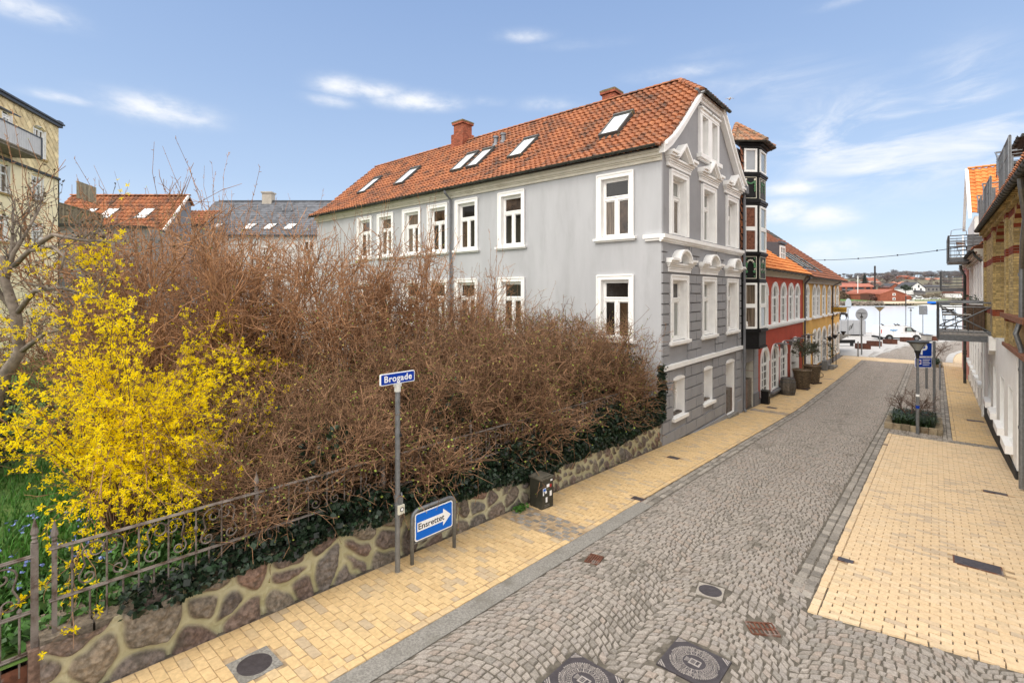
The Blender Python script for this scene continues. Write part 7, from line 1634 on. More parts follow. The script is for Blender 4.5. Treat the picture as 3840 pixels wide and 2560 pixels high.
for x in (470, 600, 775, 880): mb = MB(f); mb.box(bx(hp2(x, 0)[0], 400), bx(hp2(x + 14, 0)[0], 400), bz(hp2(0, 690)[1], 400), bz(hp2(0, 545)[1], 400), .2, 1.9); mb.build('pier', brick_far, t)
t, f = far_house('red brick boathouse with a low gable at the water on the far shore', 1045, 1465, 592, 655, 775, 300, brick_far, roof_far, 34, gable=True, name='boathouse')
for y0 in (650, 722):
    mb = MB(f); mb.box(bx(hp2(1250, 0)[0], 300), bx(hp2(1296, 0)[0], 300), bz(hp2(0, y0 + 40)[1], 300), bz(hp2(0, y0)[1], 300), 0, .15); w = mb.build('window', white_far, t); mb = MB(f); mb.box(bx(hp2(1260, 0)[0], 300), bx(hp2(1286, 0)[0], 300), bz(hp2(0, y0 + 32)[1], 300), bz(hp2(0, y0 + 10)[1], 300), .15, .25); mb.build('pane', win_far, w)
far_house('low red brick wing beside the boathouse on the far shore', 1465, 1560, 670, 700, 775, 302, brick_far, roof_far, 12, name='boathouse_wing')
far_house('dark brick wing with a flat roof left of the boathouse on the far shore', 950, 1045, 640, 660, 775, 304, mat('far_dark_brick', (.12, .05, .035), .9, .1, .5), roof_far, 12, name='boathouse_wing')
far_house('white gabled house with dark windows above the far shore road', 1530, 1785, 472, 560, 640, 350, white_far, dark_roof, 14, gable=True, name='white_house', wins=[(1665, 1690, 515, 560), (1608, 1625, 570, 605), (1700, 1725, 570, 605), (1540, 1552, 560, 600), (1570, 1582, 560, 600)])
far_house('long grey flats with a flat dark roof on the far shore', 1785, 2180, 515, 540, 705, 372, grey_far, dark_roof, 12, name='flats', wins=grid((1830, 1900, 1960, 2030, 2110), (570, 640), 22, 34))
far_house('grey flats stepped down beside the white gabled house on the far shore', 1690, 1790, 600, 625, 720, 345, grey_far, dark_roof, 8, name='flats')
far_house('dark gabled house with two white windows behind the boathouse', 1200, 1385, 490, 545, 600, 380, brick_far, dark_roof, 12, gable=True, name='gabled_house')
far_house('house with a bright salmon roof on the far slope', 1870, 2105, 400, 470, 520, 520, brick_far, roof_salmon, 14, name='hillside_house', wins=[(1900, 1935, 440, 462), (1965, 1985, 442, 455), (2020, 2040, 442, 455), (2055, 2075, 442, 455)])
far_house('tall red brick house on the far hillside', 1432, 1600, 358, 385, 450, 560, brick_far, roof_far, 14, name='hillside_house', wins=[(1480, 1515, 405, 430)])
far_house('red roofed house behind a white gable on the far slope', 880, 1035, 392, 450, 500, 500, white_far, roof_far, 14, name='red_roof_house')
far_house('wide red roof in the trees behind the apartment block', 950, 1140, 462, 535, 580, 440, brick_far, roof_far, 14, name='red_roof_house')
far_house('orange roofs in a row above the white gabled house', 1335, 1610, 458, 505, 560, 460, brick_far, roof_salmon, 14, name='red_roof_house')
far_house('dark red roof cluster above the left of the apartment block', 415, 715, 458, 490, 520, 470, brick_far, mat('far_dusk_red_roof', (.19, .06, .045), .85, .1, .4), 14, name='red_roof_house')
far_house('red roof among the trees right of the tall brick house', 1605, 1720, 385, 450, 480, 540, brick_far, roof_far, 12, name='red_roof_house')
far_house('small white house with a red roof at the far right shore', 2290, 2400, 585, 650, 760, 330, white_far, mat('far_brown_roof', (.17, .08, .06), .85, .1, .4), 12, name='small_house')
far_house('small pale house on the wooded ridge', 985, 1060, 345, 365, 400, 640, white_far, dark_roof, 10, name='small_house')
far_house('pale bungalow beside the green field', 640, 715, 395, 410, 430, 620, white_far, dark_roof, 10, name='small_house')
far_house('pale cottages left of the green field', 400, 470, 392, 405, 425, 630, white_far, dark_roof, 10, name='small_house')
# green field, lawn, beach
def far_patch(pts, d0, d1, name, m):
    mb = MB(); q = [tuple(far(*hp2(x, y), d)) for x, y, d in pts]; mb.poly(q); return tag(mb.build(name, m), kind='structure')
def sheet_on(x0, x1, y0, y1, d0, d1, name, m):
    mb = MB(); mb.poly([tuple(far(*hp2(x0, y1), d0)), tuple(far(*hp2(x1, y1), d0)), tuple(far(*hp2(x1, y0), d1)), tuple(far(*hp2(x0, y0), d1))]); return tag(mb.build(name, m), kind='structure')
sheet_on(395, 960, 690, 778, 298, 400, 'shore_lawn', mat('far_lawn_green', (.075, .16, .035), .9, .2, .1))
sheet_on(480, 720, 418, 460, 560, 640, 'green_field', mat('far_field_green', (.15, .22, .08), .9, .1, .02))
sheet_on(390, 2100, 782, 822, 284, 297, 'beach', mat('far_sand', (.50, .42, .31), .95, .08, .2))
sheet_on(1480, 2150, 735, 782, 297, 335, 'shore_road', mat('far_verge', (.16, .19, .09), .95, .3, .3))
def rocks(x0, x1, y0, y1, d, n, name, label, m, sz):
    mb = MB()
    for i in range(n):
        c = far(*hp2(random.uniform(x0, x1), random.uniform(y0, y1)), d + random.uniform(-3, 3)); s_ = sz * random.uniform(.6, 1.3)
        mb.raw([c + np.array((math.cos(a) * s_ * random.uniform(.7, 1.2), math.sin(a) * s_ * random.uniform(.7, 1.2), -s_ * .5)) for a in (0, 1.25, 2.5, 3.8, 5)] + [c + rng.normal(0, s_ * .2, 3) + (0, 0, s_ * .6)], [(0, 1, 5), (1, 2, 5), (2, 3, 5), (3, 4, 5), (4, 0, 5)])
    return tag(mb.build(name, m), label, 'rocks', None, 'stuff')
rocks(392, 1090, 788, 848, 283, 420, 'shore_rocks', 'bank of brown boulders along the far shore', mat('far_rock', (.17, .14, .115), .95, .3, .4), 1.1)
jt = thing('jetty', 'long low wooden jetty along the far shore beach', 'jetty', tuple(far(*hp2(1560, 850), 281))); mb = MB(FB(281)); f = FB(281)
mb.box(bx(hp2(1250, 0)[0], 281), bx(hp2(1870, 0)[0], 281), bz(hp2(0, 834)[1], 281), bz(hp2(0, 822)[1], 281), -2, 0); mb.build('deck', mat('far_jetty_wood', (.20, .155, .11), .9, .2, .5), jt)
mb = MB(f)
for k in range(14): a = bx(hp2(1262 + k * 46, 0)[0], 281); mb.box(a, a + .3, bz(hp2(0, 862)[1], 281), bz(hp2(0, 816)[1], 281), .02, .3)
mb.build('pile', mat('far_jetty_pile', (.07, .05, .04), .9, .2, .5), jt)
def far_car(x, y, d, rz, m, label):
    p = far(*hp2(x, y), d); t = thing('parked_car', label, 'car', tuple(p), 'cars parked on the far shore', rz); local(t)
    mb = MB(Fr((0, 0, 0), (1, 0, 0), (0, 0, 1), (0, -1, 0))); mb.prism([(-2.2, .3), (2.2, .3), (2.2, .85), (1.3, .95), (.7, 1.45), (-1.2, 1.45), (-2.1, .95)], -.85, .85); mb.build('body', m, t)
    mb = MB(Fr((0, 0, 0), (1, 0, 0), (0, 0, 1), (0, -1, 0))); mb.prism([(-1.7, .95), (1.1, .95), (.62, 1.38), (-1.15, 1.38)], -.87, .87); mb.build('window', win_far, t)
    for xw in (-1.4, 1.4): mb = MB(); mb.tube([(xw, -.9, .32), (xw, .9, .32)], .32, 10); mb.build('wheel', rubber, t)
cw, cs = mat('far_car_white', (.75, .75, .75), .4, .03, 1), mat('far_car_silver', (.4, .41, .42), .4, .05, 1)
for (x, y, d, rz, m, lb) in [(1540, 795, 300, .8, cw, 'white car driving on the far shore beach road'), (1590, 728, 330, .7, cs, 'silver car parked behind the boathouse gable'), (1650, 762, 318, .6, cw, 'white car parked beside the boathouse wing'), (1670, 722, 335, .7, cw, 'white car in the upper row right of the boathouse'), (1785, 762, 320, .6, cw, 'lone white car on the verge below the grey flats'), (1910, 755, 322, .6, cs, 'silver car under the stairs of the grey flats'), (1965, 752, 322, .6, cw, 'white car at the right end of the far verge')]: far_car(x, y, d, rz, m, lb)
t = thing('flagpole', 'tall white flagpole on the far shore lawn', 'flagpole', tuple(far(*hp2(683, 750), 320))); mb = MB(); p = far(*hp2(683, 750), 320); mb.tube([p, p + (0, 0, 15.2)], .22, 6); mb.build('mast', white_far, t)
t = thing('chimney_stack', 'tall thin dark chimney beside the apartment block', 'chimney', tuple(far(*hp2(962, 610), 395))); mb = MB(); p = far(*hp2(962, 612), 395); mb.tube([p, p + (0, 0, 20)], .62, 8); mb.build('stack', mat('far_dark_stack', (.045, .035, .035), .9, .2, .5), t)
bt = thing('moored_boat', 'white motor boat with a tall mast moored across the water', 'boat', tuple(far(*hp2(2030, 905), 240)), None, TH); local(bt)
mb = MB(Fr((0, 0, 0), (1, 0, 0), (0, 0, 1), (0, -1, 0))); mb.prism([(-9.4, 1.6), (-7.2, .1), (12, .1), (12, 2.1), (-6.5, 1.85)], -2.2, 2.2); mb.build('hull', white_far, bt)
mb = MB(Fr((0, 0, 0), (1, 0, 0), (0, 0, 1), (0, -1, 0))); mb.prism([(-4.0, 1.9), (3.6, 2.0), (2.4, 3.4), (-2.4, 3.3)], -1.6, 1.6); mb.build('cabin', win_far, bt); mb = MB(Fr((0, 0, 0), (1, 0, 0), (0, 0, 1), (0, -1, 0))); mb.box(-2.6, 2.7, 3.3, 3.6, -1.8, 1.8); mb.build('cabin_roof', white_far, bt)
mb = MB(); mb.tube([(11.0, 0, 1.5), (11.0, 0, 36)], .28, 6); mb.build('mast', white_far, bt)
mb = MB(); mb.box(-5.5, -3.0, -1, 1, 2.6, 3.6); mb.build('blue_cover', blue_bright, bt)
# ---------------------------------------------------------------- boulder wall, iron fence and gate
def np_mesh(name, V, F, m, parent=None, rnd=None, smooth=False):
    V = np.asarray(V, np.float32).reshape(-1, 3); F = np.asarray(F, np.int32); k = F.shape[1]
    me = bpy.data.meshes.new(name); me.vertices.add(len(V)); me.vertices.foreach_set('co', V.ravel())
    me.loops.add(F.size); me.loops.foreach_set('vertex_index', F.ravel()); me.polygons.add(len(F))
    me.polygons.foreach_set('loop_start', np.arange(0, F.size, k, dtype=np.int32)); me.polygons.foreach_set('loop_total', np.full(len(F), k, np.int32))
    if smooth: me.polygons.foreach_set('use_smooth', np.ones(len(F), bool))
    me.update(calc_edges=True); me.validate()
    at = me.attributes.new('rnd', 'FLOAT', 'FACE'); r = rng.random(len(me.polygons)) if rnd is None else np.asarray(rnd); at.data.foreach_set('value', r.astype(np.float32))
    me.materials.append(m); o = bpy.data.objects.new(name, me); COL.objects.link(o)
    if parent is not None: o.parent = parent
    ORG[o.name] = np.zeros(3); return o
def vnoise(x, y, seed=0):
    xi, yi = np.floor(x).astype(int), np.floor(y).astype(int); xf, yf = x - xi, y - yi; xf, yf = xf * xf * (3 - 2 * xf), yf * yf * (3 - 2 * yf)
    h = lambda a, b: np.modf(np.abs(np.sin(a * 127.1 + b * 311.7 + seed * 74.7) * 43758.5453))[0]
    return (h(xi, yi) * (1 - xf) + h(xi + 1, yi) * xf) * (1 - yf) + (h(xi, yi + 1) * (1 - xf) + h(xi + 1, yi + 1) * xf) * yf
def ztop(y): return np.interp(y, [.6, 4.0, 6.2, 8.0, 14.4], [-3.30, -3.30, -3.56, -3.72, -3.90])
sy = np.arange(.62, 14.34, .016); nz = 56
sd_ = []; wr_ = np.random.default_rng(23)
y = .30
while y < 14.6:                                              # seeds in rough courses
    big_ = .47 if y < 7.5 else .30; nr = 3 if y < 7.5 else 4
    for j in range(nr):
        if wr_.random() < .93: sd_.append((y + wr_.uniform(-.24, .24) * big_ / .4 + (.5 * big_ if j % 2 else 0), (j + .5) / nr + wr_.uniform(-.11, .11)))
    y += big_
sd_ = np.array(sd_); U, Vv = np.meshgrid(sy, np.linspace(0, 1, nz), indexing='ij'); zb = zg(U) - .05; zt_ = ztop(U) + .05 * (vnoise(U * 3, U * 0, 5) - .5); Z = zb + (zt_ - zb) * Vv
wu = U + .05 * (vnoise(U * 7, Z * 7, 1) - .5); wz = Vv * 1.0 + .07 * (vnoise(U * 7, Z * 7, 2) - .5)
F1 = np.full(U.shape, 9.0); ID_ = np.zeros(U.shape, int)
for i, (a, b) in enumerate(sd_):
    H_ = .72
    d = np.sqrt((wu - a) ** 2 + ((wz - b) * H_) ** 2); n1 = d < F1
    ID_ = np.where(n1, i, ID_); F1 = np.where(n1, d, F1)
acc = np.zeros(U.shape)
for i, (a, b) in enumerate(sd_):
    d2 = (wu - a) ** 2 + ((wz - b) * .72) ** 2; q = d2 < 1.2; own = sd_[ID_[q]]; L_ = np.sqrt((own[:, 0] - a) ** 2 + ((own[:, 1] - b) * .72) ** 2)
    acc[q] += np.where(ID_[q] == i, 0, np.exp(-34 * np.clip((d2[q] - F1[q] ** 2) / (2 * L_ + 1e-6), 0, 2)))
e = -np.log(acc + 1e-9) / 34; st = np.clip((e - .010) / .05, 0, 1); st = st * st * (3 - 2 * st)
rough = .03 * (vnoise(U * 16, Z * 16, 3) - .5) + .018 * (vnoise(U * 40, Z * 40, 4) - .5)
tilt = (vnoise(ID_ * 3.7, ID_ * 1.3, 8) - .5)
X = -6.375 + st * (.055 + .04 * tilt + .05 * np.clip(e / .22, 0, 1)) + rough * (.35 + st) + .012 * np.exp(-(e / .01) ** 2) * (1 - st)
nyv = len(sy); Vm = np.stack([X, U, Z], 2).reshape(-1, 3); ii = np.arange(nyv * nz).reshape(nyv, nz)
Fm = np.stack([ii[:-1, :-1], ii[1:, :-1], ii[1:, 1:], ii[:-1, 1:]], 2).reshape(-1, 4)
sr = rng.random(len(sd_)); rn = sr[ID_][:-1, :-1].ravel(); mort = 1 - np.clip((e - .012) / .025, 0, 1)
stone_m = mat('boulder_wall_stone', (.16, .125, .10), .9, .35, 20, .5, 70, attr=.8, attrcol=[(.075, .06, .055), (.20, .17, .13), (.12, .075, .06), (.16, .15, .135), (.22, .135, .10), (.10, .09, .08), (.25, .20, .14)], col2=(.06, .052, .04), c2scale=2.6, c2lo=.52, c2hi=.74)
face_m = stone_m.copy(); face_m.name = 'boulders_in_mortar'; nt = face_m.node_tree; bs_ = nt.nodes['Principled BSDF']; ln = bs_.inputs['Base Color'].links[0]; at = nt.nodes.new('ShaderNodeAttribute'); at.attribute_name = 'mortar'; mx = nt.nodes.new('ShaderNodeMix'); mx.data_type = 'RGBA'
nz_ = nt.nodes.new('ShaderNodeTexNoise'); nz_.inputs['Scale'].default_value = 3.0; nz_.inputs['Detail'].default_value = 8; cr_ = nt.nodes.new('ShaderNodeValToRGB'); cr_.color_ramp.elements[0].position = .35; cr_.color_ramp.elements[0].color = (.34, .31, .17, 1); cr_.color_ramp.elements[1].position = .65; cr_.color_ramp.elements[1].color = (.56, .52, .37, 1)
nt.links.new(nz_.outputs['Fac'], cr_.inputs[0]); nt.links.new(at.outputs['Fac'], mx.inputs[0]); nt.links.new(ln.from_socket, mx.inputs[6]); nt.links.new(cr_.outputs[0], mx.inputs[7]); nt.links.new(mx.outputs[2], bs_.inputs['Base Color'])
sw = thing('boulder_wall', 'low retaining wall of big field boulders set in pale raised mortar', 'wall', (-6.33, 7, -4.4))
o = np_mesh('stone_face', Vm - np.array((-6.33, 7, -4.4)), Fm, face_m, sw, rn, True); at = o.data.attributes.new('mortar', 'FLOAT', 'POINT'); at.data.foreach_set('value', mort.ravel().astype(np.float32))
mb = MB()
for i in range(60):
    a, b = .62 + i * .404, .62 + (i + 1) * .404; zz = float(ztop((a + b) / 2)); mb.box(-6.95, -6.40, a + .01, b - .01, -5.4, zz - .01 + random.uniform(-.02, .02))
mb.build('core', stone_m, sw)
mb = MB(); mb.box(-6.9, -6.42, .55, .64, -4.6, -3.36); mb.build('end_stone', stone_m, sw)
rail = lambda y, z0: z0 - .022 * (y - .73)
fx = -6.50
fn = thing('iron_fence', 'rusty flaking wrought iron fence with scrolls on top of the boulder wall', 'fence', (fx, .7, -3.4))
for z0, h in ((-2.48, .022), (-2.98, .020), (-3.33, .020)):
    mb = MB(); n = 24
    for i in range(n):
        a, b = .70 + i * 11.3 / n, .70 + (i + 1) * 11.3 / n
        mb.add([(fx + dx, y, rail(y, z0) + dz) for y in (a, b) for dx, dz in ((-.02, -h / 2), (.02, -h / 2), (.02, h / 2), (-.02, h / 2))], [(0, 1, 5, 4), (1, 2, 6, 5), (2, 3, 7, 6), (3, 0, 4, 7)])
    mb.tube([(fx + .022, .70, rail(.7, z0)), (fx + .022, 12.0, rail(12, z0))], .010, 4); mb.build('rail', fence_iron, fn)
def finial(mb, x, y, z, s=1.0): mb.lathe([(.020 * s, 0), (.034 * s, .02 * s), (.020 * s, .045 * s), (.032 * s, .07 * s), (.022 * s, .09 * s), (.040 * s, .12 * s), (.034 * s, .16 * s), (.014 * s, .25 * s), (0, .31 * s)], (x, y, z), 8)
py_ = [.74, 2.62, 4.5, 6.4, 8.3, 10.2, 12.0]
for y in py_:
    mb = MB(); mb.box(fx - .019, fx + .019, y - .019, y + .019, rail(y, -3.40), rail(y, -2.44)); finial(mb, fx, y, rail(y, -2.45), .8); mb.build('post', fence_iron, fn)
mb = MB(); y = .87; k = 0
while y < 11.9:
    if all(abs(y - p) > .06 for p in py_):
        tall = k % 2 == 0; mb.tube([(fx, y, rail(y, -3.44)), (fx, y, rail(y, -2.98 if not tall else -2.46))], .010, 5)
        if tall and k % 4 == 0: mb.lathe([(.012, -.03), (.024, 0), (.012, .03)], (fx, y, rail(y, -2.7)), 6)
    y += .135; k += 1
mb.build('bars', fence_iron, fn)
def s_scroll(mb, yc, zc, w, h, x, flip=1, r=.0085):
    """an S-scroll: a spiral above, a spiral below, joined by a slanted bar"""
    pts = [(x, yc + flip * (w * .25 + .105 * (1 - .75 * i / 14) * math.cos(math.pi - 2 * math.pi * 1.15 * i / 14)), zc + h * .28 + .105 * (1 - .75 * i / 14) * math.sin(math.pi - 2 * math.pi * 1.15 * i / 14)) for i in range(14, -1, -1)]
    pts += [(x, yc + flip * (-w * .05), zc), (x, yc + flip * (-w * .22), zc - h * .22)]
    pts += [(x, yc + flip * (-w * .22 + .07 - .07 * (1 - .7 * i / 12) * math.cos(2 * math.pi * 1.05 * i / 12)), zc - h * .28 - .07 * (1 - .7 * i / 12) * math.sin(2 * math.pi * 1.05 * i / 12)) for i in range(13)]
    mb.tube(pts, r, 4)
mb = MB(); y = .98
while y < 11.8: s_scroll(mb, y, rail(y, -2.73), .27, .44, fx + .004, 1 if int(y / .27) % 2 else -1); y += .27
mb.build('scrollwork', fence_iron, fn)
gt = thing('iron_gate', 'rusty wrought iron gate with scrolls and a rusted sheet metal foot panel', 'gate', (fx, .6, -3.4))
gr = lambda y, z0: z0 + .0 * y
for z0 in (-2.50, -3.02, -3.40):
    mb = MB(); mb.box(fx - .016, fx + .016, -1.0, .60, z0 - .014, z0 + .014); mb.tube([(fx + .02, -1, z0), (fx + .02, .6, z0)], .009, 4); mb.build('rail', fence_iron, gt)
for y in (.60, -1.0): mb = MB(); mb.box(fx - .026, fx + .026, y - .026, y + .026, -3.75, -2.38); finial(mb, fx, y, -2.38, .8); mb.build('stile', fence_iron, gt)
mb = MB()
for i, y in enumerate(np.arange(-.9, .58, .127)):
    top = -2.34 if i % 4 == 1 else (-3.0 if i % 2 else -2.96); mb.tube([(fx, y, -3.6), (fx, y, top)], .010, 5)
    if i % 4 != 1: mb.lathe([(.012, 0), (.022, .02), (.012, .04), (.0, .055)], (fx, y, top), 6)
    else: mb.lathe([(.012, -.02), (.03, .0), (.012, .04), (.026, .07), (0, .13)], (fx, y, top), 6)
mb.build('bars', fence_iron, gt)
mb = MB()
for i, y in enumerate((.44, .17, -.1, -.37, -.64)): s_scroll(mb, y, -2.76, .25, .46, fx + .004, 1 if i % 2 else -1, .009)
mb.tube([(fx, .1 - .5 + .03 * i, -2.47 + .05 * math.sin(i * .55) * math.exp(-i * .03)) for i in range(16)], .016, 5); mb.build('scrollwork', fence_iron, gt)
mb = MB(); mb.box(fx - .006, fx + .006, -1.0, .57, -3.78, -3.50); mb.build('foot_panel', rusty, gt)
mb = MB(); mb.box(fx - .03, fx + .05, .56, .80, -3.46, -3.40); mb.build('hinge', galv, gt)

# ---------------------------------------------------------------- plants
def tubes_np(sets, sides=3):
    """sets of (points (P, n, 3), radius at start, radius at end) -> verts, quads"""
    VV, FF, k = [], [], 0
    for P, r0, r1 in sets:
        if len(P) == 0: continue
        p, n = P.shape[0], P.shape[1]; d = P[:, -1] - P[:, 0]; d /= np.linalg.norm(d, axis=1, keepdims=True) + 1e-9
        h = np.where(np.abs(d[:, 2:3]) > .9, np.array([[1.0, 0, 0]]), np.array([[0, 0, 1.0]])); a = np.cross(d, h); a /= np.linalg.norm(a, axis=1, keepdims=True) + 1e-9; b = np.cross(d, a)
        r0 = np.broadcast_to(np.asarray(r0, float), (p,)); r1 = np.broadcast_to(np.asarray(r1, float), (p,)); t = np.linspace(0, 1, n); R_ = r0[:, None] * (1 - t) + r1[:, None] * t
        th = 2 * np.pi * np.arange(sides) / sides
        ring = a[:, None, None] * np.cos(th)[None, None, :, None] + b[:, None, None] * np.sin(th)[None, None, :, None]
        V = P[:, :, None] + ring * R_[:, :, None, None]; VV.append(V.reshape(-1, 3))
        idx = k + np.arange(p * n * sides).reshape(p, n, sides); nx_ = np.roll(idx, -1, axis=2)
        FF.append(np.stack([idx[:, :-1], nx_[:, :-1], nx_[:, 1:], idx[:, 1:]], -1).reshape(-1, 4)); k += p * n * sides
    return np.concatenate(VV), np.concatenate(FF)
def unit(v): return v / (np.linalg.norm(v, axis=-1, keepdims=True) + 1e-9)
def along_(P, idx, t):
    n = P.shape[1]; f = t * (n - 1); i = np.minimum(f.astype(int), n - 2); w = (f - i)[:, None]; a, b = P[idx, i], P[idx, i + 1]; return a * (1 - w) + b * w, unit(b - a)
def grow(p0, d, L, n, bend, wig, g):
    t = np.linspace(0, 1, n)[None, :, None]; m = len(p0); bv = g.normal(0, 1, (m, 1, 3)) * bend * L[:, None, None]
    P = p0[:, None] + d[:, None] * L[:, None, None] * t + bv * t ** 2; P[:, 1:] += g.normal(0, 1, (m, n - 1, 3)) * (wig * L)[:, None, None]; return P
def branch(par, k, t0, t1, l0, l1, spread, up, n, bend, wig, g):
    idx = np.repeat(np.arange(len(par)), k); t = g.uniform(t0, t1, len(idx)); p, d = along_(par, idx, t)
    d = unit(d + g.normal(0, spread, d.shape) + np.array((0, 0, up))); L = g.uniform(l0, l1, len(idx)); return grow(p, d, L, n, bend, wig, g)
def quads_at(C, size, g, squash=1.0, nrm=None):
    """small leaf quads at the points C"""
    m = len(C); a = unit(g.normal(0, 1, (m, 3))); h = unit(g.normal(0, 1, (m, 3))); b = unit(np.cross(a, h)); s_ = (size * g.uniform(.6, 1.3, m))[:, None]
    V = np.stack([C - a * s_ * .5, C + b * s_ * .36 * squash, C + a * s_ * .5, C - b * s_ * .36 * squash], 1); F = np.arange(m * 4).reshape(m, 4); return V.reshape(-1, 3), F
def shrub_proto(name, label, H, rad, ns, nb, nt, seed, m, shoots=0, shoot_len=(1, 2), buds=0, budm=None, lean=.45, twig=(.25, .6), group=None, thick=.028, tk=1.15):
    g = np.random.default_rng(seed); t = thing(name, label, 'shrub', (0, 0, 0), group); local(t)
    a = g.uniform(0, 2 * np.pi, ns); r = np.sqrt(g.uniform(0, 1, ns)) * rad * .35; p0 = np.stack([r * np.cos(a), r * np.sin(a), np.full(ns, -.05)], 1)
    d = unit(np.stack([np.cos(a) * g.uniform(.05, 1, ns) * lean, np.sin(a) * g.uniform(.05, 1, ns) * lean, np.ones(ns)], 1)); L = H * g.uniform(.62, .95, ns)
    S = grow(p0, d, L, 7, .12, .018, g); B = branch(S, nb, .12, 1.0, H * .16, H * .36, .7, .25, 6, .25, .035, g); T = branch(B, nt, .15, 1.0, twig[0], twig[1], .85, .2, 5, .3, .06, g)
    T2 = branch(T, 2, .3, 1.0, twig[0] * .4, twig[1] * .5, .9, .2, 3, .25, .06, g)
    sets = [(S, g.uniform(.6, 1.2, ns) * thick, .006), (B, .0095 * tk, .0045 * tk), (T, .0055 * tk, .0030 * tk), (T2, .0042 * tk, .0024 * tk)]
    if shoots:
        W_ = branch(S, shoots, .6, .98, shoot_len[0], shoot_len[1], .16, 1.8, 6, .06, .012, g); sets.append((W_, .0075, .003))
        K = branch(W_, 12, .25, 1.0, .03, .07, .9, .5, 2, 0, 0, g); sets.append((K, .006, .003))
    V, F = tubes_np(sets); np_mesh('branches', V, F, m, t, smooth=True)
    if buds:
        src = np.concatenate([T[:, -1], T2[:, -1], T[:, 2]]); src = src[g.permutation(len(src))[:buds]]; V, F = quads_at(src, .034, g, 1.2); np_mesh('buds', V, F, budm, t)['kind'] = 'stuff'
    return t
HG = 'bare brown hedge shrubs behind the fence'
def put(proto, used, x, y, s=1.0, rz=None, label=None, z=None, sz=None, group=None):
    loc = (x, y, zgard(y) if z is None else z); rz = random.uniform(0, 6.28) if rz is None else rz; sc = (s, s, sz or s)
    if not used: proto.location = loc; proto.rotation_euler[2] = rz; proto.scale = sc; o = proto; used.append(1)
    else: o = copy_tree(proto, loc, rz, None, sc)
    if label: o['label'] = label
    if group: o['group'] = group
    return o
pa = shrub_proto('hedge_shrub', 'dense leafless brown hedge shrub growing along the iron fence', 2.65, 1.1, 14, 13, 5, 101, bark, buds=500, budm=bud, group=HG, twig=(.22, .55)); ua = []
pb = shrub_proto('hedge_shrub', 'dense leafless brown hedge shrub growing along the iron fence', 2.75, 1.2, 13, 13, 5, 102, bark, buds=1100, budm=leafbud, lean=.6, group=HG, twig=(.25, .6)); ub_ = []
for i, (x, y, s, sz) in enumerate([(-7.2, 2.9, .72, .66), (-7.25, 3.9, .80, .76), (-7.3, 5.0, .88, .84), (-7.3, 6.2, .9, .90), (-7.35, 7.3, .92, .92), (-7.4, 8.4, .98, 1.0), (-7.4, 9.5, 1.0, 1.03), (-7.4, 10.6, 1.0, 1.05), (-7.35, 11.6, 1.0, 1.06), (-7.3, 12.5, .95, 1.05), (-7.15, 13.35, .78, 1.0),
                                    (-8.3, 4.9, .9, .98), (-8.6, 6.6, 1.0, 1.08), (-8.7, 8.0, 1.05, 1.05), (-8.7, 9.4, 1.1, 1.1), (-8.7, 10.8, 1.1, 1.1), (-8.6, 12.0, 1.1, 1.12), (-8.5, 13.1, 1.0, 1.1)]):
    put(pa if i % 2 else pb, ua if i % 2 else ub_, x, y, s, None, None, None, sz)
pc = shrub_proto('tall_shrub', 'tall leafless reddish shrub with long upright shoots behind the hedge', 4.2, 1.6, 17, 14, 5, 103, bark_red, shoots=4, shoot_len=(1.3, 2.6), buds=420, budm=leafbud, lean=.55, twig=(.3, .8), thick=.046, tk=1.45); uc = []
for (x, y, s, lb) in [(-11.2, 2.7, 1.06, 'tall leafless reddish shrub nearest the yellow forsythia'), (-10.9, 4.4, 1.12, 'tall leafless shrub with the longest upright shoots, before the slate roofed house'), (-10.6, 6.1, 1.08, 'tall leafless shrub covering the left end of the grey house'),
                      (-10.4, 7.8, .98, 'tall leafless shrub in front of the five narrow house windows'), (-10.2, 9.6, .86, 'leafless shrub in front of the grey house downpipe'), (-10.1, 11.5, .76, 'leafless shrub before the widest blank part of the house wall'), (-12.4, 3.6, 1.08, 'tall leafless shrub at the back, before the link building')]:
    put(pc, uc, x, y, s, None, lb)
for o in list(SC.objects):
    if o.type == 'EMPTY' and o.name.startswith('tall_shrub'): o['group'] = 'tall leafless shrubs'
pf = shrub_proto('overhanging_shrub', 'x', 1.25, .7, 10, 9, 5, 106, bark, buds=500, budm=leafbud, lean=1.05, group='low bare shrubs overhanging the fence', twig=(.2, .5)); uf = []
for y, s, lb in ((2.9, .8, 'low bare shrub hanging over the fence left of the street name post'), (3.9, 1.05, 'low bare shrub hanging over the fence behind the street name post'), (5.0, 1.1, 'low bare shrub hanging over the fence above the arrow sign'), (6.1, 1.1, 'low bare shrub hanging over the fence between arrow sign and cabinet'), (7.2, 1.15, 'low bare shrub hanging over the wall just before the cabinet'), (8.3, 1.2, 'low bare shrub hanging over the wall above the cabinet'), (9.4, 1.25, 'low bare shrub over the ivy past the cabinet'), (10.6, 1.3, 'low bare shrub over the ivy midway to the house'), (11.8, 1.3, 'low bare shrub over the ivy near the grey house'), (13.0, 1.2, 'low bare shrub over the ivy at the house corner')): put(pf, uf, -6.92, y, s * 1.08, None, lb, float(ztop(y)) + .05, s * .95)
g = np.random.default_rng(777); n = 17000; y = g.uniform(2.2, 14.0, n); C = np.stack([-6.72 - 2.4 * g.uniform(0, 1, n) ** 1.8, y, np.array([zgard(v) for v in y]) + np.interp(y, [2.6, 6, 14], [.9, 1.5, 2.0]) * g.uniform(0, 1, n) * (.4 + vnoise(y * 1.3, y * 0, 9))], 1); V, F = quads_at(C, .085, g, 1.4); tag(np_mesh('undergrowth', V, F, ivy_m, None), 'dark ivy undergrowth beneath the hedge shrubs', 'undergrowth', None, 'stuff')  # ivy, with extra dark leaves added so the hedge gaps read dark
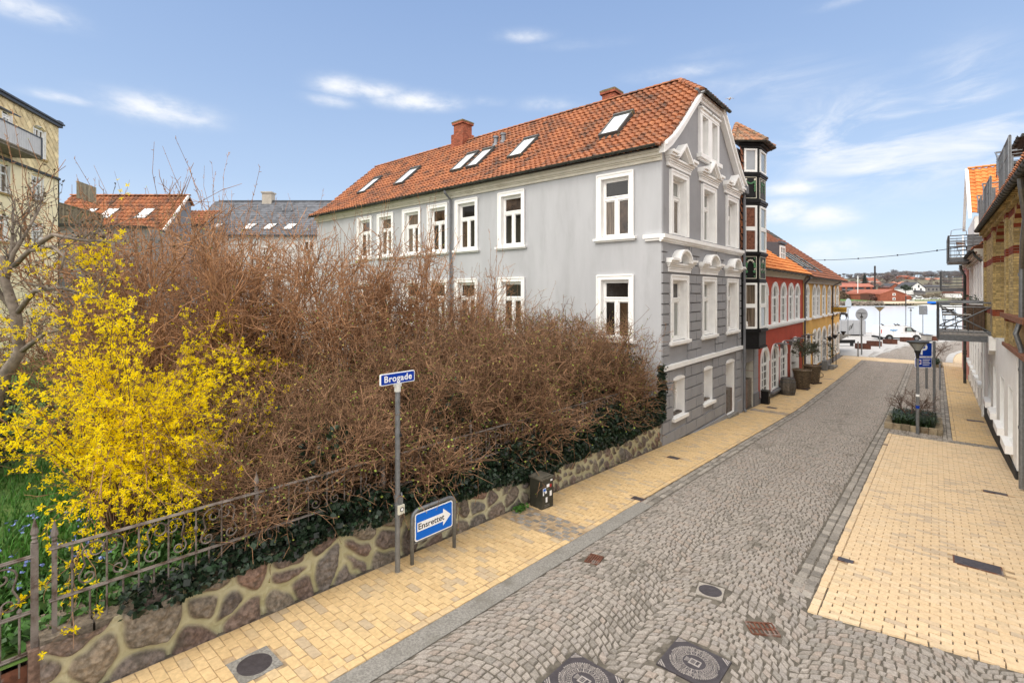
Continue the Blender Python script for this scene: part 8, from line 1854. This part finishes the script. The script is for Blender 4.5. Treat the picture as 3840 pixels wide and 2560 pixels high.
# greenish budding shrubs towards the cream building
pd = shrub_proto('budding_shrub', 'x', 3.0, 1.4, 12, 12, 5, 104, bark, buds=2600, budm=leafbud, twig=(.25, .6)); ud_ = []
put(pd, ud_, -16.5, .6, 1.1, None, 'yellow green budding shrub before the cream building', -3.6); put(pd, ud_, -15.6, 2.4, 1.0, None, 'yellow green budding shrub before the terrace annex', -3.6); put(pd, ud_, -14.6, 3.2, .9, None, 'yellow green budding shrub before the tiled back house', -3.6)
pe = shrub_proto('tangled_shrub', 'x', 2.2, 1.3, 10, 12, 6, 105, bark, buds=1300, budm=leafbud, lean=.9, twig=(.2, .5)); ue = []
put(pe, ue, -9.6, 3.4, .9, None, 'low tangled shrub right of the forsythia'); put(pe, ue, -9.1, 4.7, .9, None, 'low tangled shrub behind the street name post')
# evergreen leafy bushes
def leafy(name, label, loc, rx, ry, rz, n, size, m, seed, cat='shrub', clump=26, trunk=True):
    g = np.random.default_rng(seed); t = thing(name, label, cat, loc); local(t)
    cc = unit(g.normal(0, 1, (clump, 3))) * (g.uniform(.35, 1, (clump, 1)) ** .5) * np.array((rx, ry, rz)) * .85; cc[:, 2] = np.abs(cc[:, 2]) * 1.0 + rz * .12
    idx = g.integers(0, clump, n); C = cc[idx] + g.normal(0, .17, (n, 3)) * np.array((rx, ry, rz)); V, F = quads_at(C, size, g); np_mesh('foliage', V, F, m, t)
    if trunk:
        p0 = np.zeros((clump, 3)); P = p0[:, None] * 0 + cc[:, None] * np.linspace(0, 1, 5)[None, :, None]; V, F = tubes_np([(P, .03, .006)]); np_mesh('stems', V, F, bark, t)
    return t
leafy('evergreen_bush', 'dark evergreen bush beyond the lawn, behind the forsythia', (-14.6, -.2, -3.5), 2.6, 1.4, 1.9, 9000, .10, evergreen, 201)
leafy('evergreen_bush', 'dark ivy clad bush behind the middle of the hedge', (-11.0, 7.4, -3.6), 1.6, 1.2, 1.7, 5000, .09, ivy_m, 202)
leafy('evergreen_bush', 'dark evergreen bush between the tall shrubs and the tiled back house', (-14.2, 5.2, -3.6), 2.2, 1.4, 2.3, 5000, .11, evergreen, 203)
leafy('low_hedge', 'clipped pale green hedge glimpsed behind the forsythia', (-15.2, 4.2, -3.6), 3.0, .6, 1.5, 5000, .09, mat('fresh_hedge_green', (.16, .24, .03), .6, .3, 6, attr=.5), 204)
# trampoline
tp = thing('trampoline', 'round garden trampoline with a dark mat half hidden behind the hedge', 'trampoline', (-12.0, 6.6, zgard(6.6))); local(tp)
mb = MB(); mb.lathe([(0, .80), (1.45, .80)], (0, 0, 0), 28); mb.build('mat_sheet', mat('trampoline_mat', (.035, .037, .045), .7, .15, 3), tp); mb = MB(); mb.lathe([(1.43, .78), (1.45, .83), (1.72, .83), (1.74, .78)], (0, 0, 0), 28); mb.build('rim_pad', mat('pale_rim_pad', (.45, .46, .48), .6, .08, 3), tp)
for k in range(6): q = k * math.pi / 3; mb = MB(); mb.tube([(1.6 * math.cos(q), 1.6 * math.sin(q), .8), (1.6 * math.cos(q), 1.6 * math.sin(q), 0)], .03, 6); mb.build('leg', galv, tp)
# ivy along the wall top and up the house corner
g = np.random.default_rng(301); n = 19000; y = 1.2 + 13.0 * g.uniform(0, 1, n) ** .72; q = g.uniform(0, 1, n); out = g.uniform(0, 1, n)
amp = np.interp(y, [1.2, 3.5, 6, 8, 11, 14.2], [.16, .30, .42, .62, .74, .95]) * (.75 + .5 * vnoise(y * 1.6, y * 0, 3)); dn = np.interp(y, [1.2, 4, 7, 9, 14.2], [.06, .12, .10, .16, .10]) * (.4 + 1.2 * vnoise(y * 2.3, y * 0, 6))
z = ztop(y) - dn + (amp + dn) * q; x = -6.30 - .05 * out - (.30 * (q > .3)) * out + .09 * np.sin(q * 3.0) * (q < .5)
C = np.stack([x + g.normal(0, .02, n), y, z], 1)
n2 = 1500; y2 = 14.25 + g.uniform(-.3, .32, n2) * np.interp(g.uniform(0, 1, n2), [0, 1], [1, .5]); z2 = g.uniform(-3.9, -2.2, n2); C2 = np.stack([np.full(n2, -6.27) + g.normal(0, .03, n2), y2 - (z2 + 3.9) * .02, z2], 1); C = np.concatenate([C, C2])
V, F = quads_at(C, .072, g, 1.5); o = np_mesh('ivy', V, F, ivy_m, None); tag(o, 'dark ivy spilling along the top of the boulder wall', 'ivy', None, 'stuff')
# forsythia
def forsythia(name, label, loc, seed, ns, H, spread, per, twn, flowers, extra=None):
    g = np.random.default_rng(seed); t = thing(name, label, 'shrub', loc); local(t)
    a = g.uniform(0, 2 * np.pi, ns); out = g.uniform(.1, 1, ns); p0 = np.stack([.18 * np.cos(a), .18 * np.sin(a), np.zeros(ns)], 1); L = H * g.uniform(.7, 1.1, ns); tt = np.linspace(0, 1, 8)[None, :, None]
    d = unit(np.stack([np.cos(a) * out * spread, np.sin(a) * out * spread, np.ones(ns)], 1)); P = p0[:, None] + d[:, None] * L[:, None, None] * tt
    droop = (out * L * .40)[:, None] * tt[..., 0] ** 2.4; P[:, :, 2] -= droop; P[:, :, 0] += (np.cos(a) * out * L * .22)[:, None] * tt[..., 0] ** 2; P[:, :, 1] += (np.sin(a) * out * L * .22)[:, None] * tt[..., 0] ** 2; P[:, 1:] += g.normal(0, .03, P[:, 1:].shape)
    if extra is not None: P = np.concatenate([P, extra])
    B = branch(P, per, .2, 1.0, .3, .85, .55, .15, 5, .2, .03, g); T = branch(B, twn, .2, 1.0, .15, .4, .6, .1, 3, .2, .04, g)
    V, F = tubes_np([(P, .016, .004), (B, .005, .002), (T, .003, .0015)]); np_mesh('branches', V, F, bark, t, smooth=True)
    idx = g.integers(0, len(B), flowers); p1, _ = along_(B, idx, g.uniform(.1, 1, flowers)); idx = g.integers(0, len(T), flowers); p2, _ = along_(T, idx, g.uniform(.1, 1, flowers)); idx = g.integers(0, len(P), flowers // 3); p3, _ = along_(P, idx, g.uniform(.45, 1, flowers // 3))
    C = np.concatenate([p1, p2, p3]); C += g.normal(0, .02, C.shape); m = len(C)
    ax = unit(g.normal(0, 1, (m, 3))); h = unit(g.normal(0, 1, (m, 3))); u_ = unit(np.cross(ax, h)); v_ = np.cross(ax, u_); s_ = g.uniform(.022, .036, m)[:, None]; Q = []
    for k in range(4):
        w = u_ * math.cos(k * math.pi / 2) + v_ * math.sin(k * math.pi / 2); o_ = u_ * math.cos(k * math.pi / 2 + 1.57) + v_ * math.sin(k * math.pi / 2 + 1.57); tip = C + w * s_ * 1.25 + ax * s_ * .55
        Q.append(np.stack([C, C + w * s_ * .6 + o_ * s_ * .32 + ax * s_ * .2, tip, C + w * s_ * .6 - o_ * s_ * .32 + ax * s_ * .2], 1))
    V = np.stack(Q, 1).reshape(-1, 3); F = np.arange(len(V)).reshape(-1, 4); np_mesh('blossom', V, F, blossom, t, np.repeat(g.random(m), 4)); return t
L0 = np.array((-8.65, 1.75, -3.4)); tt = np.linspace(0, 1, 8)
def arch_to(tgt, lift):
    q = np.array(tgt) - L0; return np.stack([q[0] * tt ** 1.1, q[1] * tt ** 1.1, q[2] * tt + lift * 4 * tt * (1 - tt)], 1)
ex = np.stack([arch_to(x_, l_) for x_, l_ in [((-6.62, .86, -3.15), 1.0), ((-6.68, 1.05, -2.75), 1.2), ((-6.75, 1.0, -2.4), 1.2), ((-7.0, 1.6, -2.3), 1.3), ((-9.95, 4.0, -1.35), 1.2), ((-9.8, 4.1, -1.75), 1.2), ((-9.7, 3.6, -1.5), 1.2), ((-9.9, 3.3, -1.9), 1.2), ((-10.0, 3.8, -1.1), 1.4), ((-7.2, 2.1, -2.7), 1.0), ((-6.9, 2.2, -2.6), 1.2), ((-9.5, .6, .2), 1.3), ((-9.7, 1.3, .35), 1.3), ((-9.3, 1.5, .5), 1.4), ((-9.9, .4, -.6), 1.0)]])
gx = np.random.default_rng(77); ex = np.concatenate([ex, np.stack([arch_to((gx.uniform(-7.6, -6.65), gx.uniform(.9, 2.9), gx.uniform(-3.15, -2.2)), gx.uniform(.8, 1.4)) for _ in range(13)])])
forsythia('forsythia', 'large forsythia shrub covered in bright yellow blossom behind the gate end of the fence', tuple(L0), 401, 40, 3.25, .46, 9, 3, 5000, ex)
forsythia('forsythia', 'small sprays of yellow forsythia blossom high among the tall bare shrubs', (-11.1, 4.0, -2.3), 402, 5, 2.1, .4, 4, 2, 160)
# the old fruit tree at the left edge
ft = thing('fruit_tree', 'grey barked old fruit tree leaning in at the left edge behind the forsythia', 'tree', (-9.9, -.3, -3.45)); local(ft)
o0 = np.array((-9.9, -.3, -3.45)); A_ = lambda px, py, d: at_depth(px, py, d) - o0
tr = [A_(-90, 1900, 7.2), A_(-40, 1560, 7.2), A_(20, 1400, 7.2), A_(75, 1320, 7.2), A_(60, 1180, 7.2), A_(20, 1060, 7.2), A_(5, 960, 7.2)]
mb = MB(); mb.tube(tr, .095, 9, r1=.05); mb.build('trunk', bark_grey, ft, True); mb = MB()
lim = [[A_(60, 1180, 7.2), A_(130, 1090, 7.1), A_(230, 1078, 7.0), A_(330, 1110, 6.9), A_(380, 1120, 6.8)], [A_(20, 1060, 7.2), A_(50, 950, 7.2), A_(95, 880, 7.2), A_(150, 780, 7.2)], [A_(50, 1000, 7.2), A_(110, 940, 7.1), A_(200, 925, 7.0), A_(240, 960, 6.9), A_(230, 1010, 6.9)], [A_(20, 1060, 7.2), A_(45, 930, 7.3), A_(50, 790, 7.3)], [A_(120, 930, 7.1), A_(200, 880, 7.0), A_(300, 900, 7.0), A_(380, 905, 7.0)], [A_(75, 1320, 7.2), A_(170, 1250, 7.0), A_(260, 1230, 6.9)], [A_(60, 1180, 7.2), A_(-40, 1050, 7.2), A_(-60, 900, 7.2)]]
for l in lim: mb.tube(l, .038, 6, r1=.012)
mb.build('limbs', bark_grey, ft, True); g = np.random.default_rng(501)
LP = np.stack([np.stack([np.interp(np.linspace(0, 1, 6), np.linspace(0, 1, len(l)), np.array(l)[:, k]) for k in range(3)], 1) for l in lim]); B = branch(LP, 14, .2, 1, .2, .8, .7, .6, 5, .2, .03, g); T = branch(B, 5, .2, 1, .08, .3, .8, .4, 3, .2, .04, g)
V, F = tubes_np([(B, .009, .003), (T, .004, .002)]); np_mesh('twigs', V, F, bark_grey, ft)
V, F = quads_at(np.concatenate([T[:, -1], T[:, -1] + g.normal(0, .01, T[:, -1].shape), B[:, -1]]), .026, g, 1.6); np_mesh('dark_buds', V, F, mat('dark_tree_buds', (.07, .05, .025), .8, .4, 9), ft)
# grass, ground cover and blue flowers inside the gate
g = np.random.default_rng(601); n = 15000; x = -6.75 - 6.5 * g.uniform(0, 1, n) ** 1.3; y = g.uniform(-2.5, 3.6, n); z = np.array([zgard(v) for v in y]) + .10 * np.sin(x * 1.3 + y) * (x < -7) - .02
a = g.uniform(0, 6.28, n); l = g.uniform(.08, .24, n); w = .011; dx, dy = np.cos(a), np.sin(a); tp_ = np.stack([x + dx * l * .5, y + dy * l * .5, z + l], 1); md_ = np.stack([x + dx * l * .15, y + dy * l * .15, z + l * .6], 1); sd2 = np.stack([-dy * w, dx * w, 0 * dx], 1); b0 = np.stack([x, y, z], 1)
V = np.stack([b0 - sd2, b0 + sd2, md_ + sd2 * .8, tp_, md_ - sd2 * .8], 1).reshape(-1, 3); k = np.arange(n)[:, None] * 5
F = np.concatenate([k + np.array([[0, 1, 2, 4]]), k + np.array([[4, 2, 3, 3]])]); o = np_mesh('grass', V, np.concatenate([k + np.array([[0, 1, 2, 4]])]), grass_m); F2_ = k + np.array([[4, 2, 3]])
tag(o, 'lush green grass of the garden inside the gate', 'grass', None, 'stuff'); o = np_mesh('grass_tips', V, F2_, grass_m); tag(o, 'tips of the lush green garden grass', 'grass', None, 'stuff')
n = 5200; x = -6.6 - 1.9 * g.uniform(0, 1, n) ** 1.2; y = g.uniform(-1.5, 4.5, n); C = np.stack([x, y, np.array([zgard(v) for v in y]) + g.uniform(.02, .16, n)], 1); V, F = quads_at(C, .085, g, 1.7); o = np_mesh('ground_cover', V, F, mat('ground_cover_green', (.05, .12, .025), .5, .35, 8, attr=.6)); tag(o, 'leafy ground cover just behind the fence and gate', 'ground cover', None, 'stuff')
n = 200; x = -7.6 - 2.6 * g.uniform(0, 1, n); y = g.uniform(-1.2, 1.4, n); C = np.stack([x, y, np.array([zgard(v) for v in y]) + g.uniform(.14, .26, n)], 1); V, F = quads_at(np.repeat(C, 3, 0) + g.normal(0, .012, (n * 3, 3)), .034, g, 1.6); o = np_mesh('blue_flowers', V, F, bluefl); tag(o, 'tiny blue spring flowers scattered in the grass', 'flowers', None, 'stuff')
C = np.stack([g.normal(-6.16, .05, 160), g.normal(7.42, .08, 160), zgf(7.4) + g.uniform(.02, .12, 160)], 1); V, F = quads_at(C, .07, g, .7); tag(np_mesh('weed_tuft', V, F, grass_m), 'small green weed tuft at the foot of the wall beside the cabinet', 'weeds', None, 'stuff')
# olive trees in the baskets
def olive(loc, seed, label, H=2.1):
    g = np.random.default_rng(seed); t = thing('olive_tree', label, 'tree', loc, 'potted olive trees'); local(t)
    P = np.array([[(0, 0, -.1), (.03, .02, .35), (.0, .05, .7), (.05, .04, 1.0)]]); B = branch(P, 14, .72, 1.0, .35, .75, .8, .5, 5, .2, .03, g); T = branch(B, 9, .25, 1, .15, .4, .7, .2, 4, .2, .04, g); V, F = tubes_np([(P, .03, .018), (B, .011, .004), (T, .004, .002)], 5); np_mesh('trunk', V, F, bark, t)
    i = g.integers(0, len(T), 1500); p, _ = along_(T, i, g.uniform(0, 1, 1500)); V, F = quads_at(p + g.normal(0, .03, p.shape), .085, g, .75); np_mesh('crown', V, F, olive_m, t); return t
olive((-5.68, 31.5, zgf(31.5) + 1.0), 701, 'small olive tree growing in the basket next to the barrel'); olive((-5.62, 34.15, zgf(34.15) + 1.0), 702, 'small olive tree growing in the basket nearest the yellow house')
# leafless ornamental shrubs in the kerbed beds
def bare_small(loc, seed, label, s=1.0):
    g = np.random.default_rng(seed); t = thing('leafless_shrub', label, 'shrub', loc, 'leafless shrubs in the kerbed beds'); local(t); n = 6; a = g.uniform(0, 6.28, n)
    P = grow(np.zeros((n, 3)), unit(np.stack([np.cos(a) * .55, np.sin(a) * .55, np.ones(n)], 1)), np.full(n, 1.05 * s), 6, .1, .02, g); B = branch(P, 6, .45, 1, .35 * s, .7 * s, .6, -.05, 5, .2, .03, g); B[:, :, 2] *= .97; T = branch(B, 6, .3, 1, .12, .35, .6, .35, 3, .2, .04, g); T2 = branch(T, 2, .4, 1, .06, .16, .8, .3, 2, 0, 0, g)
    V, F = tubes_np([(P, .020, .008), (B, .008, .004), (T, .0055, .003), (T2, .004, .0025)], 4); np_mesh('branches', V, F, mat('dark_twig_bark', (.12, .075, .055), .85, .3, 6), t); return t
bare_small((-.72, 24.8, zgf(24.8) + .15), 801, 'leafless spreading shrub in the near kerbed bed by the street lamp', .95); bare_small((-.2, 50.6, zgf(50.6) + .15), 802, 'leafless reddish shrub in the far kerbed bed', 1.5)
# trees on the far shore
def far_tree(name, label, seed, H, W, m, n, size, conifer=False, loc=(0, 0, 0), group=None):
    g = np.random.default_rng(seed); t = thing(name, label, 'tree', loc, group); local(t)
    if conifer:
        zz = g.uniform(.04, 1, n) ** 1.0; r = (1 - zz) ** .75 * W * np.sqrt(g.uniform(.12, 1, n)) * (.8 + .35 * np.sin(zz * 46)); a = g.uniform(0, 6.28, n); C = np.stack([r * np.cos(a), r * np.sin(a), zz * H - r * .1], 1)
    else:
        k = 34; c = unit(g.normal(0, 1, (k, 3))) * g.uniform(.3, 1, (k, 1)) ** .5; c[:, 2] = c[:, 2] * .75; c *= np.array((W, W, H * .40)); c[:, 2] += H * .58; i = g.integers(0, k, n); C = c[i] + g.normal(0, 1, (n, 3)) * np.array((W, W, H * .4)) * .14
    V, F = quads_at(C, size, g, .9); np_mesh('crown', V, F, m, t)
    mb = MB(); mb.tube([(0, 0, -1.5), (0, 0, H * .45), (.0, 0, H * .8)], W * .05 + .06, 6, r1=.05)
    if not conifer:
        for q in c[::3]: mb.tube([(0, 0, H * .3), tuple(q * .6 + np.array((0, 0, H * .12))), tuple(q)], W * .025, 4, r1=.04)
    mb.build('trunk', mat('far_bark', (.10, .08, .07), .9, .2, 1), t); return t
fbare = mat('far_bare_twigs', (.22, .185, .175), .95, .25, .08, attr=.3); fbare2 = mat('haze_painted_twigs', (.21, .21, .235), .95, .2, .05, attr=.25); fgreen = mat('far_evergreen', (.045, .062, .042), .9, .3, .2, attr=.5); fcon = mat('far_conifer', (.038, .056, .050), .9, .3, .2, attr=.5)  # fbare2: distance haze painted in as a grey-blue twig colour
def base_px(x, y, d): return tuple(far(*hp2(x, y), d))
far_tree('conifer', 'big blue green conifer behind the apartment block on the far shore', 901, 9.8, 3.7, fcon, 2200, .6, True, base_px(795, 520, 430))
far_tree('round_tree', 'dark bare round tree left of the tall brick house on the far slope', 902, 9, 3.4, mat('far_dark_twigs', (.13, .10, .105), .95, .2, .1, attr=.3), 1300, .5, False, base_px(1150, 490, 460))
far_tree('evergreen_tree', 'dark green bushy tree between the dark gabled house and the white house', 903, 6.6, 3.4, fgreen, 1400, .5, False, base_px(1462, 650, 340))
far_tree('evergreen_tree', 'dark tree standing alone on the ridge over the yellow house roof', 904, 6.4, 2.6, fcon, 700, .5, False, base_px(368, 415, 600))
far_tree('conifer', 'dark conifer on the ridge left of the middle', 905, 6.4, 2.4, fcon, 700, .5, True, base_px(968, 370, 620)); far_tree('conifer', 'dark conifer at the right end of the wooded ridge', 906, 7, 2.6, fcon, 700, .5, True, base_px(2100, 380, 600))
far_tree('bare_tree', 'bare brown tree beside the dark gabled house on the far shore', 907, 5.6, 2.6, fbare, 900, .4, False, base_px(1040, 590, 360)); far_tree('bare_tree', 'bare tree in front of the white gable on the far slope', 908, 5.6, 2.6, fbare, 900, .4, False, base_px(1255, 470, 480))
t0 = far_tree('ridge_tree', 'bare tree in the belt along the far ridge', 910, 8.5, 4.2, fbare2, 900, .62, False, base_px(1270, 360, 640), 'bare trees along the far ridge'); t1 = far_tree('ridge_tree', 'bare tree in the belt along the far ridge', 911, 7.5, 4.2, fbare, 900, .62, False, base_px(1480, 365, 630), 'bare trees along the far ridge')
g = np.random.default_rng(911)
for i in range(110):
    x = g.uniform(330, 2420); d = g.uniform(560, 780); r_ = np.interp(x, [330, 700, 1000, 1300, 2200], [.55, .6, .7, 1.0, .95]); p = base_px(x, 405 - 30 * (d > 650), d); c = copy_tree(t0 if i % 2 else t1, p, g.uniform(0, 6.28), None, float(r_ * g.uniform(.65, 1.15)))
    c['group'] = 'bare trees along the far ridge'
t2 = far_tree('slope_tree', 'bare brown tree among the houses on the far slope', 912, 4.6, 2.3, fbare, 600, .42, False, base_px(1330, 500, 430), 'bare trees among the far houses')
for i in range(110):
    px_, d = g.uniform(3130, 3570), g.uniform(345, 640); q = ray(px_, YH) * d; copy_tree(t2, (q[0], q[1], float(np.interp(q[1], [v[0] for v in prof_h], [v[1] for v in prof_h])) - .3), g.uniform(0, 6.28), None, float(g.uniform(.55, 1.3)))
def scrub(x0, x1, yb, h0, h1, d, n, size, name, label, m):
    g = np.random.default_rng(int(x0)); C = []
    for i in range(n): x = g.uniform(x0, x1); e = (x - x0) / (x1 - x0); hh = h0 + (h1 - h0) * e; y = yb - hh * g.uniform(0, 1) ** .8; C.append(far(*hp2(x, y), d + g.uniform(-4, 4)))
    V, F = quads_at(np.array(C), size, g); return tag(np_mesh(name, V, F, m), label, 'scrub', None, 'stuff')
scrub(392, 640, 768, 165, 20, 330, 4200, 1.3, 'shore_scrub', 'brown leafless scrub bank on the far shore beside the yellow house', mat('far_brown_scrub', (.15, .105, .075), .95, .25, .2, attr=.3))
scrub(880, 1010, 770, 90, 60, 306, 700, .9, 'boathouse_scrub', 'reddish scrub left of the boathouse', mat('far_red_scrub', (.12, .06, .05), .95, .25, .2, attr=.3))
scrub(1490, 2150, 745, 50, 110, 342, 1500, .8, 'hill_scrub', 'pale bare scrub below the grey flats on the far shore', mat('far_pale_scrub', (.20, .165, .13), .95, .25, .2, attr=.3))
